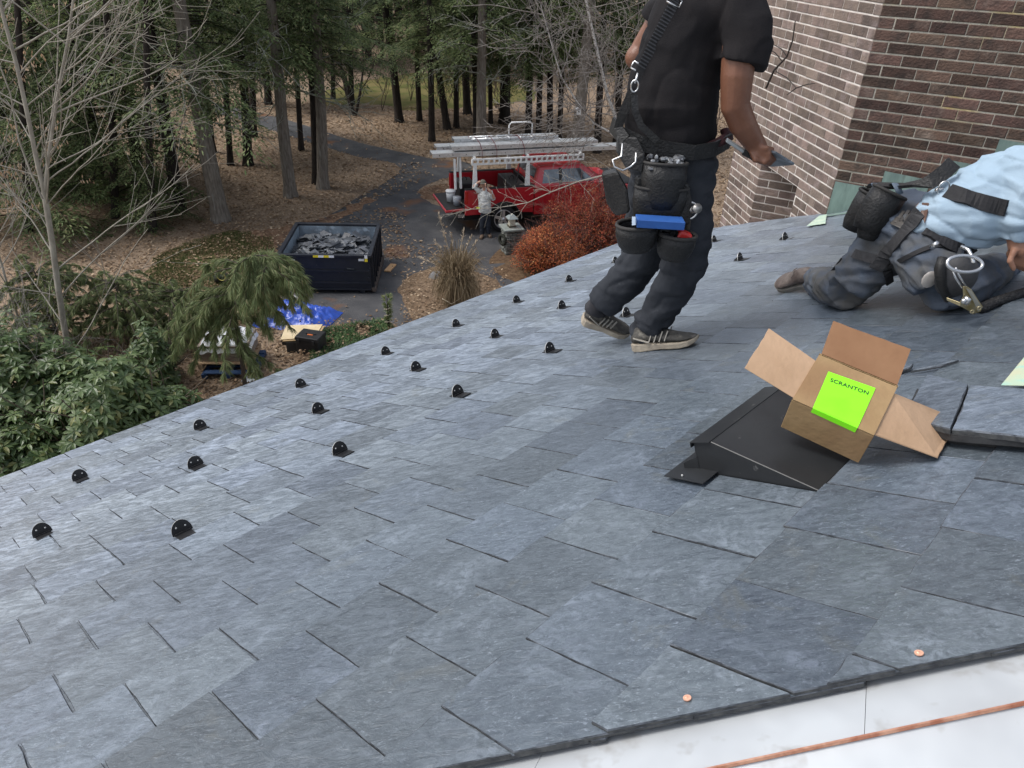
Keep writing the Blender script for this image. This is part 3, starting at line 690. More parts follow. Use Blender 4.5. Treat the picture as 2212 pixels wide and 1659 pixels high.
for (a, b_) in zip(ctrl, ctrl[1:]): fine += [(a[0] + (b_[0] - a[0]) * k / 3, a[1] + (b_[1] - a[1]) * k / 3) for k in range(3)]
fine.append(ctrl[-1])
def band(name, dy, h0, wd_, hg):
    pts = [cpx(x, y + dy, h0) for x, y in fine]; strap(name, pts, wd_, hg, NR, rub, strip)
band('upper_bead', -2, .046, .020, .016); band('lower_bead', 10, .024, .030, .018); band('foot', 16, .010, .036, .008)
q = MB(); 
for (a, b_) in zip(ctrl, ctrl[1:]): q.quad(cpx(a[0], a[1], .04), cpx(b_[0], b_[1], .04), cpx(b_[0] + 40, b_[1] - 190, .036), cpx(a[0] + 90, a[1] - 190, .036))
q.build('web', rub, strip)
pg = P('verdigris_sheet', (.42, .56, .42), .6, metal=.1, c2=(.50, .52, .36), ns=9, lo=.4, hi=.6, c3=(.33, .55, .47), ns3=25)
q = MB(); q.poly([cpx(2080, 492, .058), cpx(2214, 330, .058), cpx(2420, 300, .058), cpx(2420, 500, .058)], NR * .0012)
tag(q.build('copper_offcut', pg), 'pale green copper offcut at the right edge above the loose slates', 'sheet metal')
loose('slate_shard', [cpx(1568, 402, .032), cpx(1700, 372, .034), cpx(1838, 340, .03), cpx(1832, 346, .03), cpx(1700, 386, .03), cpx(1560, 408, .03)], .03, 'long thin slate shard lying behind the open box flap', .006)
loose('slate_shard', [cpx(1480, 398, .03), cpx(1572, 362, .036), cpx(1566, 380, .034), cpx(1500, 410, .03)], .03, 'short dark slate splinter tucked against the back flap of the box', .008)
# ================================================================== WORKERS
def folds(amp, sx=(14, 14, 26), seed=0, amp2=0.0, s2=60):
    o_ = V((seed * 3.1, seed * 1.7, seed * 2.3))
    def f(c, n_):
        q = V((c.x * sx[0], c.y * sx[1], c.z * sx[2])) + o_
        t = noise.noise(q); r_ = (1 - abs(t)) ** 3 - .45
        cr = (1 - abs(noise.noise(q * .8 + V((5, 9, 2))))) ** 9
        return amp * r_ + amp * .5 * noise.noise(q * 2.1) - amp * .9 * cr + (amp2 * noise.noise(c * s2) if amp2 else 0)
    return f
NH = V((CF.x, CF.y, 0)).normalized(); XH = NH.cross(V((0, 0, 1)))         # picture-right, horizontal
skin_d = P('brown_skin', (.155, .066, .038), .45, spec=.45, c2=(.19, .085, .05), ns=14, bump=.15, bs=160)
skin_l = P('tan_skin', (.30, .15, .095), .45, spec=.45, c2=(.36, .19, .125), ns=14, bump=.15, bs=160)
shirt_k = P('black_polo_cotton', (.011, .0105, .012), .88, spec=.2, c2=(.017, .015, .016), ns=4, bump=.2, bs=300)
trous_k = P('charcoal_sweat_cloth', (.024, .027, .033), .9, spec=.2, c2=(.038, .042, .05), ns=5, c3=(.06, .065, .073), ns3=16, lo3=.66, hi3=.8, bump=.25, bs=260)
leather = P('black_leather', (.009, .009, .0095), .5, spec=.4, c2=(.018, .018, .018), ns=18, bump=.4, bs=120)
webbing = P('black_webbing', (.014, .014, .016), .75, spec=.3, c2=(.022, .022, .024), ns=60, st=(1, 1, 4))
steel = P('bright_steel', (.62, .62, .62), .25, metal=.95)
gold = P('yellow_zinc_steel', (.55, .44, .20), .3, metal=.9, c2=(.62, .55, .38), ns=30)
def cup(name, c, dwn, xr, rx, ry, depth, mat, parent, taper=.85, rim=.006, bot=1.0):
    """open-topped pocket: rim ellipse at c, rx along xr, ry along the third axis"""
    dwn = dwn.normalized(); xr = (xr - dwn * xr.dot(dwn)).normalized(); yr = dwn.cross(xr); S_ = 20; q = MB(); prof = [(1, 0), (1.03, .35), (taper * 1.02, .8), (taper * .8, 1.0)]
    def ringp(k, t): return [c + dwn * depth * t + xr * (rx * k * math.cos(2 * math.pi * i / S_)) + yr * (ry * k * math.sin(2 * math.pi * i / S_)) for i in range(S_)]
    vs = []
    for k, t in prof: vs += ringp(k, t)
    for k, t in [(taper * .7, .93), (.93, .35), (.93, 0.0)]: vs += ringp(k, t)
    fs = []; n_ = len(prof) + 3
    for r_ in range(n_ - 1):
        if r_ == len(prof) - 1: continue
        for i in range(S_): j = (i + 1) % S_; fs.append((r_ * S_ + i, r_ * S_ + j, (r_ + 1) * S_ + j, (r_ + 1) * S_ + i))
    e = (len(prof) - 1) * S_; fs.append(tuple(range(e, e + S_))); fs.append(tuple(range(e + 2 * S_ - 1, e + S_ - 1, -1)))
    for i in range(S_): j = (i + 1) % S_; fs.append(((n_ - 1) * S_ + i, (n_ - 1) * S_ + j, j, i))
    q.add(vs, fs); o = q.build(name, mat, parent, True)
    r_ = MB(); pts = [c + xr * (rx * .97 * math.cos(2 * math.pi * i / S_)) + yr * (ry * .97 * math.sin(2 * math.pi * i / S_)) for i in range(S_ + 1)]
    r_.tube(pts, rim, 6, cap=False); r_.build('binding', P('pocket_binding', (.022, .021, .02), .7, c2=(.035, .033, .031), ns=40), o, True)
    return o
from mathutils.bvhtree import BVHTree
def surf(objs):
    vs, fs = [], []
    for o in objs:
        n0 = len(vs); vs += [v.co + WL[o.name] for v in o.data.vertices]; fs += [tuple(n0 + i for i in p.vertices) for p in o.data.polygons]
    return BVHTree.FromPolygons(vs, fs)
def drape(T_, x, y, lift, fallback=None):
    """the point of a garment seen at x, y, lifted off it, and the surface normal there"""
    d_ = ray(x, y).normalized(); h, n_, i, q = T_.ray_cast(EYE, d_)
    if h is None: return (fallback, -NH)
    if n_.dot(d_) > 0: n_ = -n_
    return (h + n_ * lift, n_)
def dstrap(name, T_, pts, wd, th, mat, parent, lift=.004, sub=4, fb=None):
    dense = []
    for (a, b_) in zip(pts, pts[1:]): dense += [(a[0] + (b_[0] - a[0]) * k / sub, a[1] + (b_[1] - a[1]) * k / sub) for k in range(sub)]
    dense.append(pts[-1]); P_, N_ = [], []; last = None
    for x, y in dense:
        p, n_ = drape(T_, x, y, lift)
        if p is None: continue
        if P_ and (p - P_[-1]).length > .14: continue
        P_.append(p); N_.append(n_)
    if len(P_) > 3:
        for _ in range(2):
            P_ = [P_[0]] + [P_[i] * .5 + (P_[i - 1] + P_[i + 1]) * .25 for i in range(1, len(P_) - 1)] + [P_[-1]]
            N_ = [N_[0]] + [(N_[i] * .5 + (N_[i - 1] + N_[i + 1]) * .25).normalized() for i in range(1, len(N_) - 1)] + [N_[-1]]
    P_ = [p + n_ * .002 for p, n_ in zip(P_, N_)]
    return strap(name, P_, wd, th, N_, mat, parent)
def shoe(parent, heel, toe, up, cols, wd=.098, stripes=True, name='shoe'):
    """heel and toe: ends of the sole on the ground side"""
    f_ = (toe - heel); L = f_.length; f_.normalize(); s_ = f_.cross(up).normalized(); up = s_.cross(f_).normalized()
    def q3(x, y, z): return heel + f_ * (x * L) + s_ * y + up * z
    xs = [0, .06, .16, .3, .45, .6, .75, .88, .96, 1.0]; hw = [.022, .034, .038, .036, .036, .043, .047, .042, .028, .012]
    hw = [a * wd / .094 for a in hw]
    zb = [.004, .0, 0, 0, .002, 0, 0, .004, .012, .02]; zs = [.035, .034, .033, .031, .027, .025, .024, .026, .03, .034]
    m_ = MB(); n_ = len(xs); vs = []
    for x, h, a, b_ in zip(xs, hw, zb, zs): vs += [q3(x, -h, a), q3(x, h, a), q3(x, h * 1.04, b_), q3(x, -h * 1.04, b_)]
    fs = [(0, 1, 2, 3), tuple(range(4 * n_ - 1, 4 * n_ - 5, -1))]
    for i in range(n_ - 1):
        for k in range(4): a, b_ = i * 4 + k, i * 4 + (k + 1) % 4; fs.append((b_, a, a + 4, b_ + 4))
    m_.add(vs, fs); sh = m_.build('sole', cols[1], parent); bevel(sh, .004, 2)
    u = MB(); hts = [.075, .092, .10, .098, .085, .070, .056, .047, .040, .034]; tw = [.014, .022, .026, .028, .026, .028, .030, .028, .018, .008]
    vs = []; K = 12
    for x, h, z0_, z1_, t_ in zip(xs, hw, zs, hts, tw):
        x_ = .02 + x * .965
        for k in range(K):
            a = math.pi * 2 * k / K; ca, sa = math.cos(a), math.sin(a)
            wdt_ = h * (1 if sa < 0 else 1 - .35 * sa); vs.append(q3(x_, wdt_ * ca * (1 - .15 * max(0, sa)), z0_ - .004 + (z1_ - z0_ + .004) * (.5 + .5 * sa)))
    fs = [tuple(range(K)), tuple(range(n_ * K - 1, n_ * K - K - 1, -1))]
    for i in range(n_ - 1):
        for k in range(K): a, b_ = i * K + k, i * K + (k + 1) % K; fs.append((b_, a, a + K, b_ + K))
    u.add(vs, fs); up_o = u.build('shoe_upper', cols[0], parent, True)
    if stripes:
        t = MB()
        for sgn in (-1, 1):
            for x in (.30, .38, .46, .54):
                t.beam(q3(x, sgn * .0395 * wd / .094, .036), q3(x + .07, sgn * .031 * wd / .094, .074), .004, .009, s_)
            t.beam(q3(.08, sgn * .037 * wd / .094, .062), q3(.30, sgn * .0405 * wd / .094, .038), .004, .010, s_)
        t.build('side_stripe', cols[2], up_o)
    l_ = MB()
    for x in (.40, .46, .52, .58):
        zz = .098 - (x - .36) * .17; l_.tube([q3(x, -.022, zz - .006), q3(x + .01, 0, zz + .004), q3(x, .022, zz - .006)], .0022, 5)
    l_.build('lace', cols[3] if len(cols) > 3 else cols[2], up_o)
    return up_o
def finger(m_, pts, r0, r1):
    n_ = len(pts); m_.tube(pts, [r0 + (r1 - r0) * i / (n_ - 1) for i in range(n_)], 8); m_.ball(pts[-1], r1, 8, 6)
    for p in pts[1:-1]: m_.ball(p, r0 * .98, 8, 6)

# ---------------------------------------------------------------- the standing worker
P0 = rp(1440, 748)
def S(x, y, o=0.0): return vpl(x, y, P0, o)
wk = thing('person', 'standing worker in black polo and dark trousers with a loaded tool belt', 'person', rp(1420, 745))
UPX = XH
b = MB()
b.tube([S(1450, 330), S(1458, 240), S(1475, 150), S(1515, 50), S(1545, -10)], [(.11, .09), (.115, .085), (.12, .09), (.13, .09), (.07, .07)], 14, up=XH)
b.tube([S(1545, -10), S(1568, -55, .01)], .055, 12)
hc = S(1592, -110, .02); b.ball(hc, .1, 16, 12, (.82, .95, 1.15)); b.tube([S(1600, -95, .02), S(1622, -85, .03)], [.06, .035], 10)       # head, jaw
b.ball(S(1640, -108, .03), .016, 8, 6); b.ball(S(1588, -108, .105), .022, 8, 6, (1, .4, 1.4))
ra = [S(1592, 28, .09), S(1600, 90, .14), S(1592, 165, .165), S(1588, 228, .17), S(1604, 268, .165), S(1626, 303, .15), S(1640, 322, .14)]
b.tube(ra, [.058, .056, .052, .047, .044, .036, .030], 14); b.ball(ra[3], .047, 12, 8)
la_ = [S(1460, 10, -.10), S(1420, 60, -.14), S(1388, 108, -.16), S(1376, 124, -.15), S(1400, 150, -.2), S(1440, 175, -.28)]
b.tube(la_, [.055, .05, .044, .042, .036, .028], 12); b.ball(la_[3], .043, 12, 8)
pc = S(1643, 333, .14)
b.ball(pc, .042, 12, 8, (1.0, .55, .72)); b.tube([ra[-1], pc], [.03, .032], 10)
for i, (fx, fy, o_) in enumerate(((1664, 322, .17), (1668, 334, .165), (1668, 345, .16), (1660, 353, .155))):
    k0 = S(1640 + i * 2, 318 + i * 10, .175); k1 = S(fx - 8, fy - 2, .19); k2 = S(fx + 3, fy, .165); k3 = S(fx - 4, fy + 5, .14)
    finger(b, [k0, k1, k2, k3], .0105, .008)
finger(b, [S(1622, 322, .16), S(1632, 345, .185), S(1652, 352, .175)], .012, .009)
blob('body', b, skin_d, wk, .0055, 3)
b = MB(); b.ball(hc + V((0, 0, .02)), .108, 16, 10, (.84, .97, 1.05)); b.build('hair', P('black_hair', (.01, .009, .009), .7), wk, True)
sh_ = MB()
sh_.tube([S(1452, 322, .0), S(1448, 285, .01), S(1448, 240, .01), S(1456, 190, .01), S(1470, 130, .0), S(1490, 75), S(1518, 25), S(1540, -15), S(1552, -32)],
         [(.150, .128), (.160, .14), (.163, .143), (.157, .138), (.150, .130), (.150, .125), (.155, .115), (.13, .10), (.07, .075)], 22, up=XH)
sh_.tube([S(1548, 12, .02), S(1596, 18, .08), S(1614, 60, .12), S(1612, 105, .14), S(1600, 142, .15)], [.095, .092, .084, .080, .080], 16)
sh_.tube([S(1500, 5, -.03), S(1440, 30, -.12), S(1418, 58, -.13)], [.09, .08, .076], 14)
blob('polo_shirt', sh_, shirt_k, wk, .0075, 6, folds(.008, (6, 6, 9), 3, .0006))
tr = MB()
tr.tube([S(1446, 296), S(1448, 330), S(1455, 395)], [(.150, .125), (.158, .132), (.15, .12)], 18, up=XH)
tr.tube([S(1487, 345, .03), S(1483, 400, .05), S(1484, 460, .07), S(1483, 520, .09), S(1478, 566, .10), S(1462, 605, .09), S(1440, 645, .06), S(1418, 680, .03), S(1404, 702, .01)],
        [.105, .1, .095, .091, .088, .080, .074, .070, .068], 16)
tr.tube([S(1425, 345, -.08), S(1408, 420, -.10), S(1398, 500, -.11), S(1385, 556, -.11), S(1358, 598, -.12), S(1326, 632, -.13), S(1302, 655, -.135)],
        [.10, .098, .092, .088, .080, .074, .070], 16)
tr.tube([S(1410, 690, .02), S(1403, 703, .01)], [.076, .074], 16); tr.tube([S(1399, 709, .01), S(1394, 722, .0)], [.068, .070], 16)
tr.tube([S(1316, 642, -.13), S(1298, 660, -.135)], [.076, .072], 16)
blob('trousers', tr, trous_k, wk, .0075, 5, folds(.009, (8, 8, 15), 1, .0006))
shoe_c = (P('grey_shoe_mesh', (.085, .08, .07), .8, c2=(.045, .043, .04), ns=16, c3=(.15, .14, .12), ns3=30, bump=.4, bs=90), P('worn_tan_sole', (.40, .35, .27), .8, c2=(.28, .24, .19), ns=14, bump=.3, bs=60), P('shoe_stripe', (.33, .31, .27), .6))
hr, tr_ = rp(1369, 757, .022), rp(1511, 741, .022)
tag(shoe(wk, hr, tr_, NR, shoe_c, .1), label='worn grey running shoe planted on the slates')
tl = rp(1358, 726, .028); oN = (P0 - tl).dot(NH); hl = S(1254, 694, oN + .0)
tag(shoe(wk, hl, tl, (V((0, 0, 1)) - NH * .15), shoe_c, .1), label='worn grey running shoe with its heel lifted')
sock_m = P('dark_sock', (.03, .03, .035), .9)
b = MB(); b.tube([S(1398, 715, .01), hr.lerp(tr_, .17) + NR * .08], [.05, .036], 10); b.build('sock', sock_m, wk, True)
b = MB(); b.tube([S(1296, 662, -.135), hl.lerp(tl, .2) + V((0, 0, .08))], [.05, .036], 10); b.build('sock', sock_m, wk, True)
# belt, pouches, straps
FC = -NH
pts = [S(1322, 268, .03), S(1340, 290, .12), S(1385, 310, .16), S(1440, 322, .17), S(1500, 330, .165), S(1545, 322, .13), S(1575, 305, .05), S(1580, 298, -.03)]
strap('tool_belt', pts, .05, .008, [(-NH - XH * .8).normalized(), (-NH - XH * .5).normalized()] + [FC] * 3 + [(-NH + XH * .4).normalized(), (-NH + XH).normalized(), XH], leather, wk)
b = MB(); b.tube([S(1565, 280, .02), S(1572, 296, .04), S(1556, 306, .1), S(1530, 316, .12)], [.02, .022, .02, .016], 8, flat=.6); b.build('red_waist_cloth', P('dark_red_cloth', (.075, .02, .022), .85, c2=(.03, .012, .014), ns=20), wk, True)
b = MB(); b.poly([S(1332, 292, .13), S(1375, 296, .17), S(1392, 330, .19), S(1386, 372, .2), S(1350, 360, .19), S(1330, 325, .16)], -NH * .012); bevel(b.build('hammer_holster', leather, wk), .004, 2)
b = MB(); b.tube([S(1345, 310, .19), S(1342, 338, .2), S(1323, 346, .22), S(1327, 360, .23), S(1345, 368, .23), S(1362, 360, .225), S(1373, 350, .215), S(1374, 330, .21)], .0032, 8); b.build('hammer_loop', steel, wk, True)
dn_ = V((0, 0, -1)); 
cup('nail_pouch', S(1438, 352, .20), (dn_ + FC * .12), XH, .075, .052, .15, leather, wk)
cl = MB(); rr = random.Random(4)
for i in range(26): cl.ball(S(1438 + rr.uniform(-38, 38), 350 + rr.uniform(-12, 14), .2 + rr.uniform(-.02, .03)), rr.uniform(.010, .022), 6, 4, (rr.uniform(.6, 1.4), rr.uniform(.6, 1.2), rr.uniform(.4, .9)))
cl.build('nail_bag', P('clear_plastic_and_nails', (.25, .26, .27), .22, metal=.35, spec=.8, c2=(.06, .06, .065), ns=50, lo=.4, hi=.6, c3=(.7, .72, .74), ns3=34, lo3=.6, hi3=.68), wk)
b = MB(); b.poly([S(1372, 378, .17), S(1405, 372, .185), S(1484, 392, .19), S(1492, 430, .2), S(1488, 478, .2), S(1440, 500, .2), S(1376, 480, .19), S(1366, 430, .18)], -NH * .03); bevel(b.build('back_panel', leather, wk), .008, 2)
cup('tool_pocket', S(1430, 405, .21), dn_, XH, .092, .038, .13, leather, wk, .9)
cup('tool_pocket', S(1376, 484, .24), (dn_ + XH * .10), XH + V((0, 0, -.35)), .072, .06, .095, leather, wk, .85, .007)
cup('tool_pocket', S(1464, 506, .25), (dn_ + XH * -.05), XH + V((0, 0, -.1)), .066, .055, .09, leather, wk, .85, .007)
b = MB(); b.poly([S(1298, 368, .05), S(1330, 360, .1), S(1352, 400, .12), S(1358, 450, .12), S(1326, 458, .08), S(1308, 430, .04)], -NH * .06); bevel(b.build('side_pouch', leather, wk), .012, 2)
b = MB(); b.ring(S(1488, 455, .22), FC, .03, .004, 18, 6); b.build('hammer_ring', steel, wk, True)
# things carried in the belt
bb = MB(); bl_ = P('blue_cardboard', (.022, .085, .30), .5, c2=(.03, .11, .36), ns=12)
a_, c_ = S(1374, 477, .285), S(1476, 483, .285); up_ = V((0, 0, 1)); bb.beam(a_, c_, .06, .028, up_); bevel(bb.build('carton', bl_), .002); tag(bpy.data.objects['carton'], 'flat blue carton lying across the standing worker\'s tool pouch', 'carton')
bb = MB(); bb.poly([S(1367, 468, .29), S(1374, 468, .316), S(1374, 486, .316), S(1367, 487, .29)], -XH * .003); bb.build('end_flap', P('white_carton_end', (.45, .55, .68), .6), bpy.data.objects['carton'])
tp = thing('tape_measure', 'red tape measure in the standing worker\'s lower belt pocket', 'tape measure', S(1474, 515, .27))
bb = MB(); Mx = Matrix.Rotation(RAD(20), 3, V((0, 1, 0))); bb.box(S(1476, 512, .27), (.048, .04, .042), Mx); bevel(bb.build('case', P('red_plastic', (.42, .02, .018), .35, spec=.5), tp), .008, 3)
bb = MB(); bb.box(S(1462, 514, .265), (.016, .034, .04), Mx); bb.build('grip', black, tp)
hm = thing('hammer', 'steel hammer head sticking out beside the standing worker\'s belt pocket', 'hammer', S(1500, 455, .2))
bb = MB(); d1 = (S(1507, 450, .25) - S(1486, 456, .2)).normalized(); bb.tube([S(1486, 456, .2), S(1500, 452, .23)], .012, 10); bb.tube([S(1500, 452, .23), S(1507, 450, .25)], [.012, .017], 12); bb.build('head', P('worn_steel', (.36, .35, .33), .4, metal=.8), hm, True)
bb = MB(); bb.tube([S(1487, 456, .2), S(1478, 540, .16)], .012, 8); bb.build('handle', P('hammer_handle', (.05, .04, .03), .6), hm, True)
# suspenders: two over the back
pts = [S(1352, 252, .13), S(1362, 215, .145), S(1372, 190, .148), S(1388, 145, .142), S(1408, 100, .140), S(1430, 58, .134), S(1452, 15, .128), S(1466, -15, .115)]
TW = surf([bpy.data.objects['polo_shirt'], bpy.data.objects['trousers']])
pts = [drape(TW, *q, .004, f_)[0] for q, f_ in zip([(1358, 246), (1364, 215), (1374, 190), (1390, 145), (1410, 100), (1432, 58), (1454, 15), (1466, -15)], pts)]
strap('suspender', pts, .034, .006, [(-NH - XH * .25).normalized()] * len(pts), webbing, wk)
b = MB()
for i in range(26):
    t = i / 25; k = t * 4; j = min(int(k), 3); p = pts[3 + j].lerp(pts[4 + j], k - j) if j < 4 else pts[-1]
    b.box(p - NH * .0045, (.033, .004, .004), Matrix.Rotation(RAD(25), 3, NH))
b.build('webbing_rib', P('grey_webbing_rib', (.05, .052, .058), .7), wk)
for (x, y) in ((1461, 4), (1385, 147)):
    b = MB(); c = drape(TW, x, y, .012, S(x, y, .155))[0]
    u_ = (S(1452, 15, .13) - S(1408, 100, .13)).normalized(); s2 = u_.cross(NH).normalized()
    for k in (-1, 1): b.tube([c + u_ * .011 * k - s2 * .022, c + u_ * .011 * k + s2 * .022], .003, 6)
    for k in (-1, 1): b.tube([c + s2 * .022 * k - u_ * .011, c + s2 * .022 * k + u_ * .011], .003, 6)
    b.build('buckle', steel, wk, True)
b = MB(); b.ring(S(1371, 186, .165), FC, .012, .003, 14, 6, 1.5, V((0, 0, 1))); b.tube([S(1378, 158, .16), S(1374, 172, .165), S(1371, 180, .165)], .004, 6); b.build('snap_clip', steel, wk, True)
strap('belt_strap', [S(1366, 200, .15), S(1345, 245, .14), S(1336, 275, .13), S(1352, 300, .16)], .03, .006, (-NH - XH * .35).normalized(), leather, wk)
strap('belt_strap', [S(1370, 205, .155), S(1372, 240, .17), S(1385, 272, .178), S(1420, 305, .182)], .022, .006, FC, leather, wk)
# slate and cutter in his hand
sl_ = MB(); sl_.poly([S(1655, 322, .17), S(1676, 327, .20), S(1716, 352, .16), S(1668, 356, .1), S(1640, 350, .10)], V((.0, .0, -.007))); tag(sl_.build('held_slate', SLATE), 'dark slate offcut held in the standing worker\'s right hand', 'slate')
cu2 = thing('slate_cutter', 'grey steel cutter bar behind the standing worker\'s hand', 'hand tool', S(1590, 318, .12))
b = MB(); b.beam(S(1569, 302, .12), S(1612, 330, .13), .022, .012); bevel(b.build('blade', P('grey_steel', (.42, .46, .48), .4, metal=.5), cu2), .002)
b = MB(); b.beam(S(1606, 327, .13), S(1632, 340, .14), .026, .02); b.build('handle', leather, cu2)

# ---------------------------------------------------------------- the kneeling worker
K0 = rp(1835, 650)
def K(x, y, o=0.0): return vpl(x, y, K0, o + max(0, min(.30, (x - 1835) / 165 * .22)))
kw = thing('person', 'kneeling worker in light blue long-sleeved shirt, jeans and harness', 'person', rp(1930, 650))
shirt_b = P('light_blue_jersey', (.30, .40, .49), .85, spec=.2, c2=(.36, .46, .55), ns=3, c3=(.16, .26, .37), ns3=34, lo3=.73, hi3=.78, bump=.2, bs=250)
jeans = P('worn_denim', (.075, .092, .122), .9, spec=.2, c2=(.095, .095, .093), ns=6, lo=.4, hi=.62, c3=(.13, .165, .215), ns3=7, lo3=.6, hi3=.95, bump=.3, bs=260)
dirty = P('dirty_denim', (.075, .078, .08), .92, spec=.15, c2=(.055, .07, .10), ns=5, c3=(.13, .12, .11), ns3=14, bump=.3, bs=200)
b = MB()
b.tube([K(1965, 490), K(2050, 470), K(2140, 430), K(2240, 385)], [(.07, .08), (.09, .09), (.11, .1), (.11, .09)], 14, up=V((0, 0, 1)))
b.tube([K(2240, 385), K(2275, 370)], .055, 10); hk = K(2315, 350); b.ball(hk, .1, 16, 10, (.95, .85, 1.1)); b.tube([hk + XH * .05 - V((0, 0, .03)), hk + XH * .1 - V((0, 0, .02))], [.06, .03], 8)
ka = [K(2225, 372, .1), K(2210, 430, .16), K(2196, 480, .18), K(2196, 515, .18)]
b.tube(ka, [.055, .047, .038, .03], 12); pk = K(2203, 535, .19); b.tube([ka[-1], pk], [.03, .034], 10); b.ball(pk, .04, 10, 8, (.6, .9, .8))
for i in range(4): finger(b, [pk + V((.012 * (i - 1.5), -.012 * (i - 1.5), -.02)), pk + V((.02 + .012 * (i - 1.5), -.012 * (i - 1.5), -.055)), pk + V((.045 + .008 * i, -.012 * (i - 1.5), -.078))], .0105, .008)
finger(b, [pk + V((-.03, -.02, 0)), pk + V((-.035, -.03, -.035)), pk + V((-.015, -.035, -.06))], .0115, .009)
blob('body', b, skin_l, kw, .006, 3)
b = MB(); b.ball(hk + V((0, 0, .025)), .108, 14, 10, (1, .88, 1)); b.build('cap', P('dark_cap', (.02, .02, .03), .8), kw, True)
s_ = MB()
s_.tube([K(1996, 462, .03), K(2018, 470, .03), K(2050, 470, .03), K(2090, 456, .03), K(2130, 440, .03), K(2175, 420, .03), K(2215, 398, .02), K(2255, 376)],
        [(.088, .115), (.112, .14), (.128, .15), (.137, .15), (.146, .145), (.155, .14), (.145, .125), (.08, .08)], 22, up=V((0, 0, 1)))
s_.tube([K(2205, 362, .06), K(2218, 385, .11), K(2212, 430, .16), K(2200, 478, .18), K(2196, 512, .18)], [.095, .082, .068, .056, .044], 16)
def sf(c, n_):
    q = V((c.x * 6, c.y * 6, c.z * 21)); r_ = (1 - abs(noise.noise(q + V((4, 2, 7))))) ** 4 - .3; cr = (1 - abs(noise.noise(q * .75 + V((1, 6, 3))))) ** 10
    return .009 * r_ + .003 * noise.noise(q * 2.2) - .009 * cr
blob('shirt', s_, shirt_b, kw, .0065, 5, sf)
j = MB()
j.tube([K(1985, 452, .02), K(1968, 485, .02), K(1958, 530, .04)], [(.12, .12), (.145, .145), (.13, .13)], 18, up=XH)
j.tube([K(1955, 500, .02), K(1905, 545, .08), K(1862, 590, .13), K(1832, 622, .17)], [.115, .105, .094, .084], 16)
fA = rp(1752, 618, .07)
j.tube([K(1832, 622, .17), K(1812, 622, .08), K(1790, 614, -.08), K(1768, 606, -.22)], [.082, .084, .076, .066], 16)
j.tube([K(1985, 510, .06), K(2005, 560, .16), K(2022, 600, .20), K(2030, 618, .21)], [.12, .11, .098, .086], 16)
j.tube([K(2030, 618, .21), K(2075, 615, .12), K(2120, 600, -.04), K(2160, 580, -.2)], [.086, .084, .076, .068], 14)
blob('jeans', j, jeans, kw, .007, 5, folds(.011, (9, 9, 19), 5, .0006))
kp = MB(); kp.ball(K(2066, 597, .27), .07, 14, 10, (.95, .5, 1.05)); kp.build('knee_pad', P('grey_knee_pad', (.035, .036, .04), .7, c2=(.06, .06, .062), ns=12, bump=.3, bs=40), kw, True)
kp = MB(); kp.tube([K(2036, 556, .30), K(2030, 580, .325), K(2034, 615, .32), K(2048, 648, .30)], [.014, .017, .017, .012], 8); kp.build('pad_binding', leather, kw, True)
pt = MB(); c = K(2008, 604, .305); pt.ball(c, .026, 10, 6, (1, .25, 1.15)); pt.build('patch', P('torn_patch', (.40, .38, .36), .9, c2=(.3, .28, .26), ns=30), kw, True)
boot_c = (P('brown_boot_leather', (.07, .052, .046), .65, c2=(.15, .125, .112), ns=12, bump=.4, bs=60), P('boot_sole', (.15, .14, .125), .8, c2=(.22, .21, .19), ns=20), P('boot_lace', (.16, .14, .13), .8))
bh, bt = rp(1775, 612, .05), rp(1682, 618, .04); 
tag(shoe(kw, bh, bt, (NR * .75 - NH * .6), boot_c, .1, False), label='scuffed brown work boot lying on the slates')
# tool pouches on his hip
cup('tool_pouch', K(1882, 417, .04), (dn_ - XH * .25), XH, .042, .05, .145, leather, kw, .95)
cup('tool_pouch', K(1922, 415, .09), (dn_ - XH * .38 + FC * .1), XH, .064, .05, .15, leather, kw, .88)
cup('tool_pouch', K(1890, 470, .14), (dn_ - XH * .18 + FC * .12), XH, .045, .035, .08, leather, kw, .85)
strap('tool_belt', [K(1885, 400, .0), K(1940, 402, .06), K(1985, 395, .10), K(2012, 392, .10), K(2040, 372, .05), K(2060, 352, 0)], .05, .010, [V((0, 0, 1)).lerp(FC, .5)] * 6, leather, kw)
for x0, y0, x1, y1 in ((1880, 400, 1898, 415), (1925, 400, 1945, 420)):
    b = MB(); b.tube([K(x0, y0, .07), K(x0 + 8, y0 - 4, .09), K((x0 + x1) / 2 + 4, y0 + 6, .1), K(x1, y1, .1)], [(.012, .002)] * 4, 8, up=XH); b.build('grey_strap_loop', P('grey_blue_strap', (.10, .13, .17), .6), kw, True)
TK = surf([bpy.data.objects['shirt'], bpy.data.objects['jeans']])
dstrap('back_belt', TK, [(2048, 414), (2080, 425), (2120, 438), (2160, 447), (2176, 450)], .050, .008, webbing, kw, .003)
b = MB(); c = drape(TK, 2040, 412, .01)[0]; b.ring(c, FC, .018, .003, 14, 6, 1.3, V((0, 0, 1))); b.tube([c, drape(TK, 2024, 418, .012)[0]], .004, 6); b.ball(drape(TK, 2028, 416, .012)[0], .008, 8, 5); b.build('belt_clip', steel, kw, True)
grey_web = P('grey_black_webbing', (.028, .028, .03), .8, c2=(.042, .042, .045), ns=70, bump=.2, bs=200)
dstrap('harness_strap', TK, [(1988, 458), (1976, 478), (1950, 510), (1915, 550), (1890, 580)], .048, .006, grey_web, kw, .006)
dstrap('harness_strap', TK, [(1846, 548), (1866, 553), (1890, 560), (1904, 568)], .034, .006, grey_web, kw)
strap('harness_strap', [K(1840, 548, .12), K(1820, 560, .10), K(1800, 585, .06), K(1778, 612, .0)], .016, .004, (FC - XH * .3).normalized(), grey_web, kw)
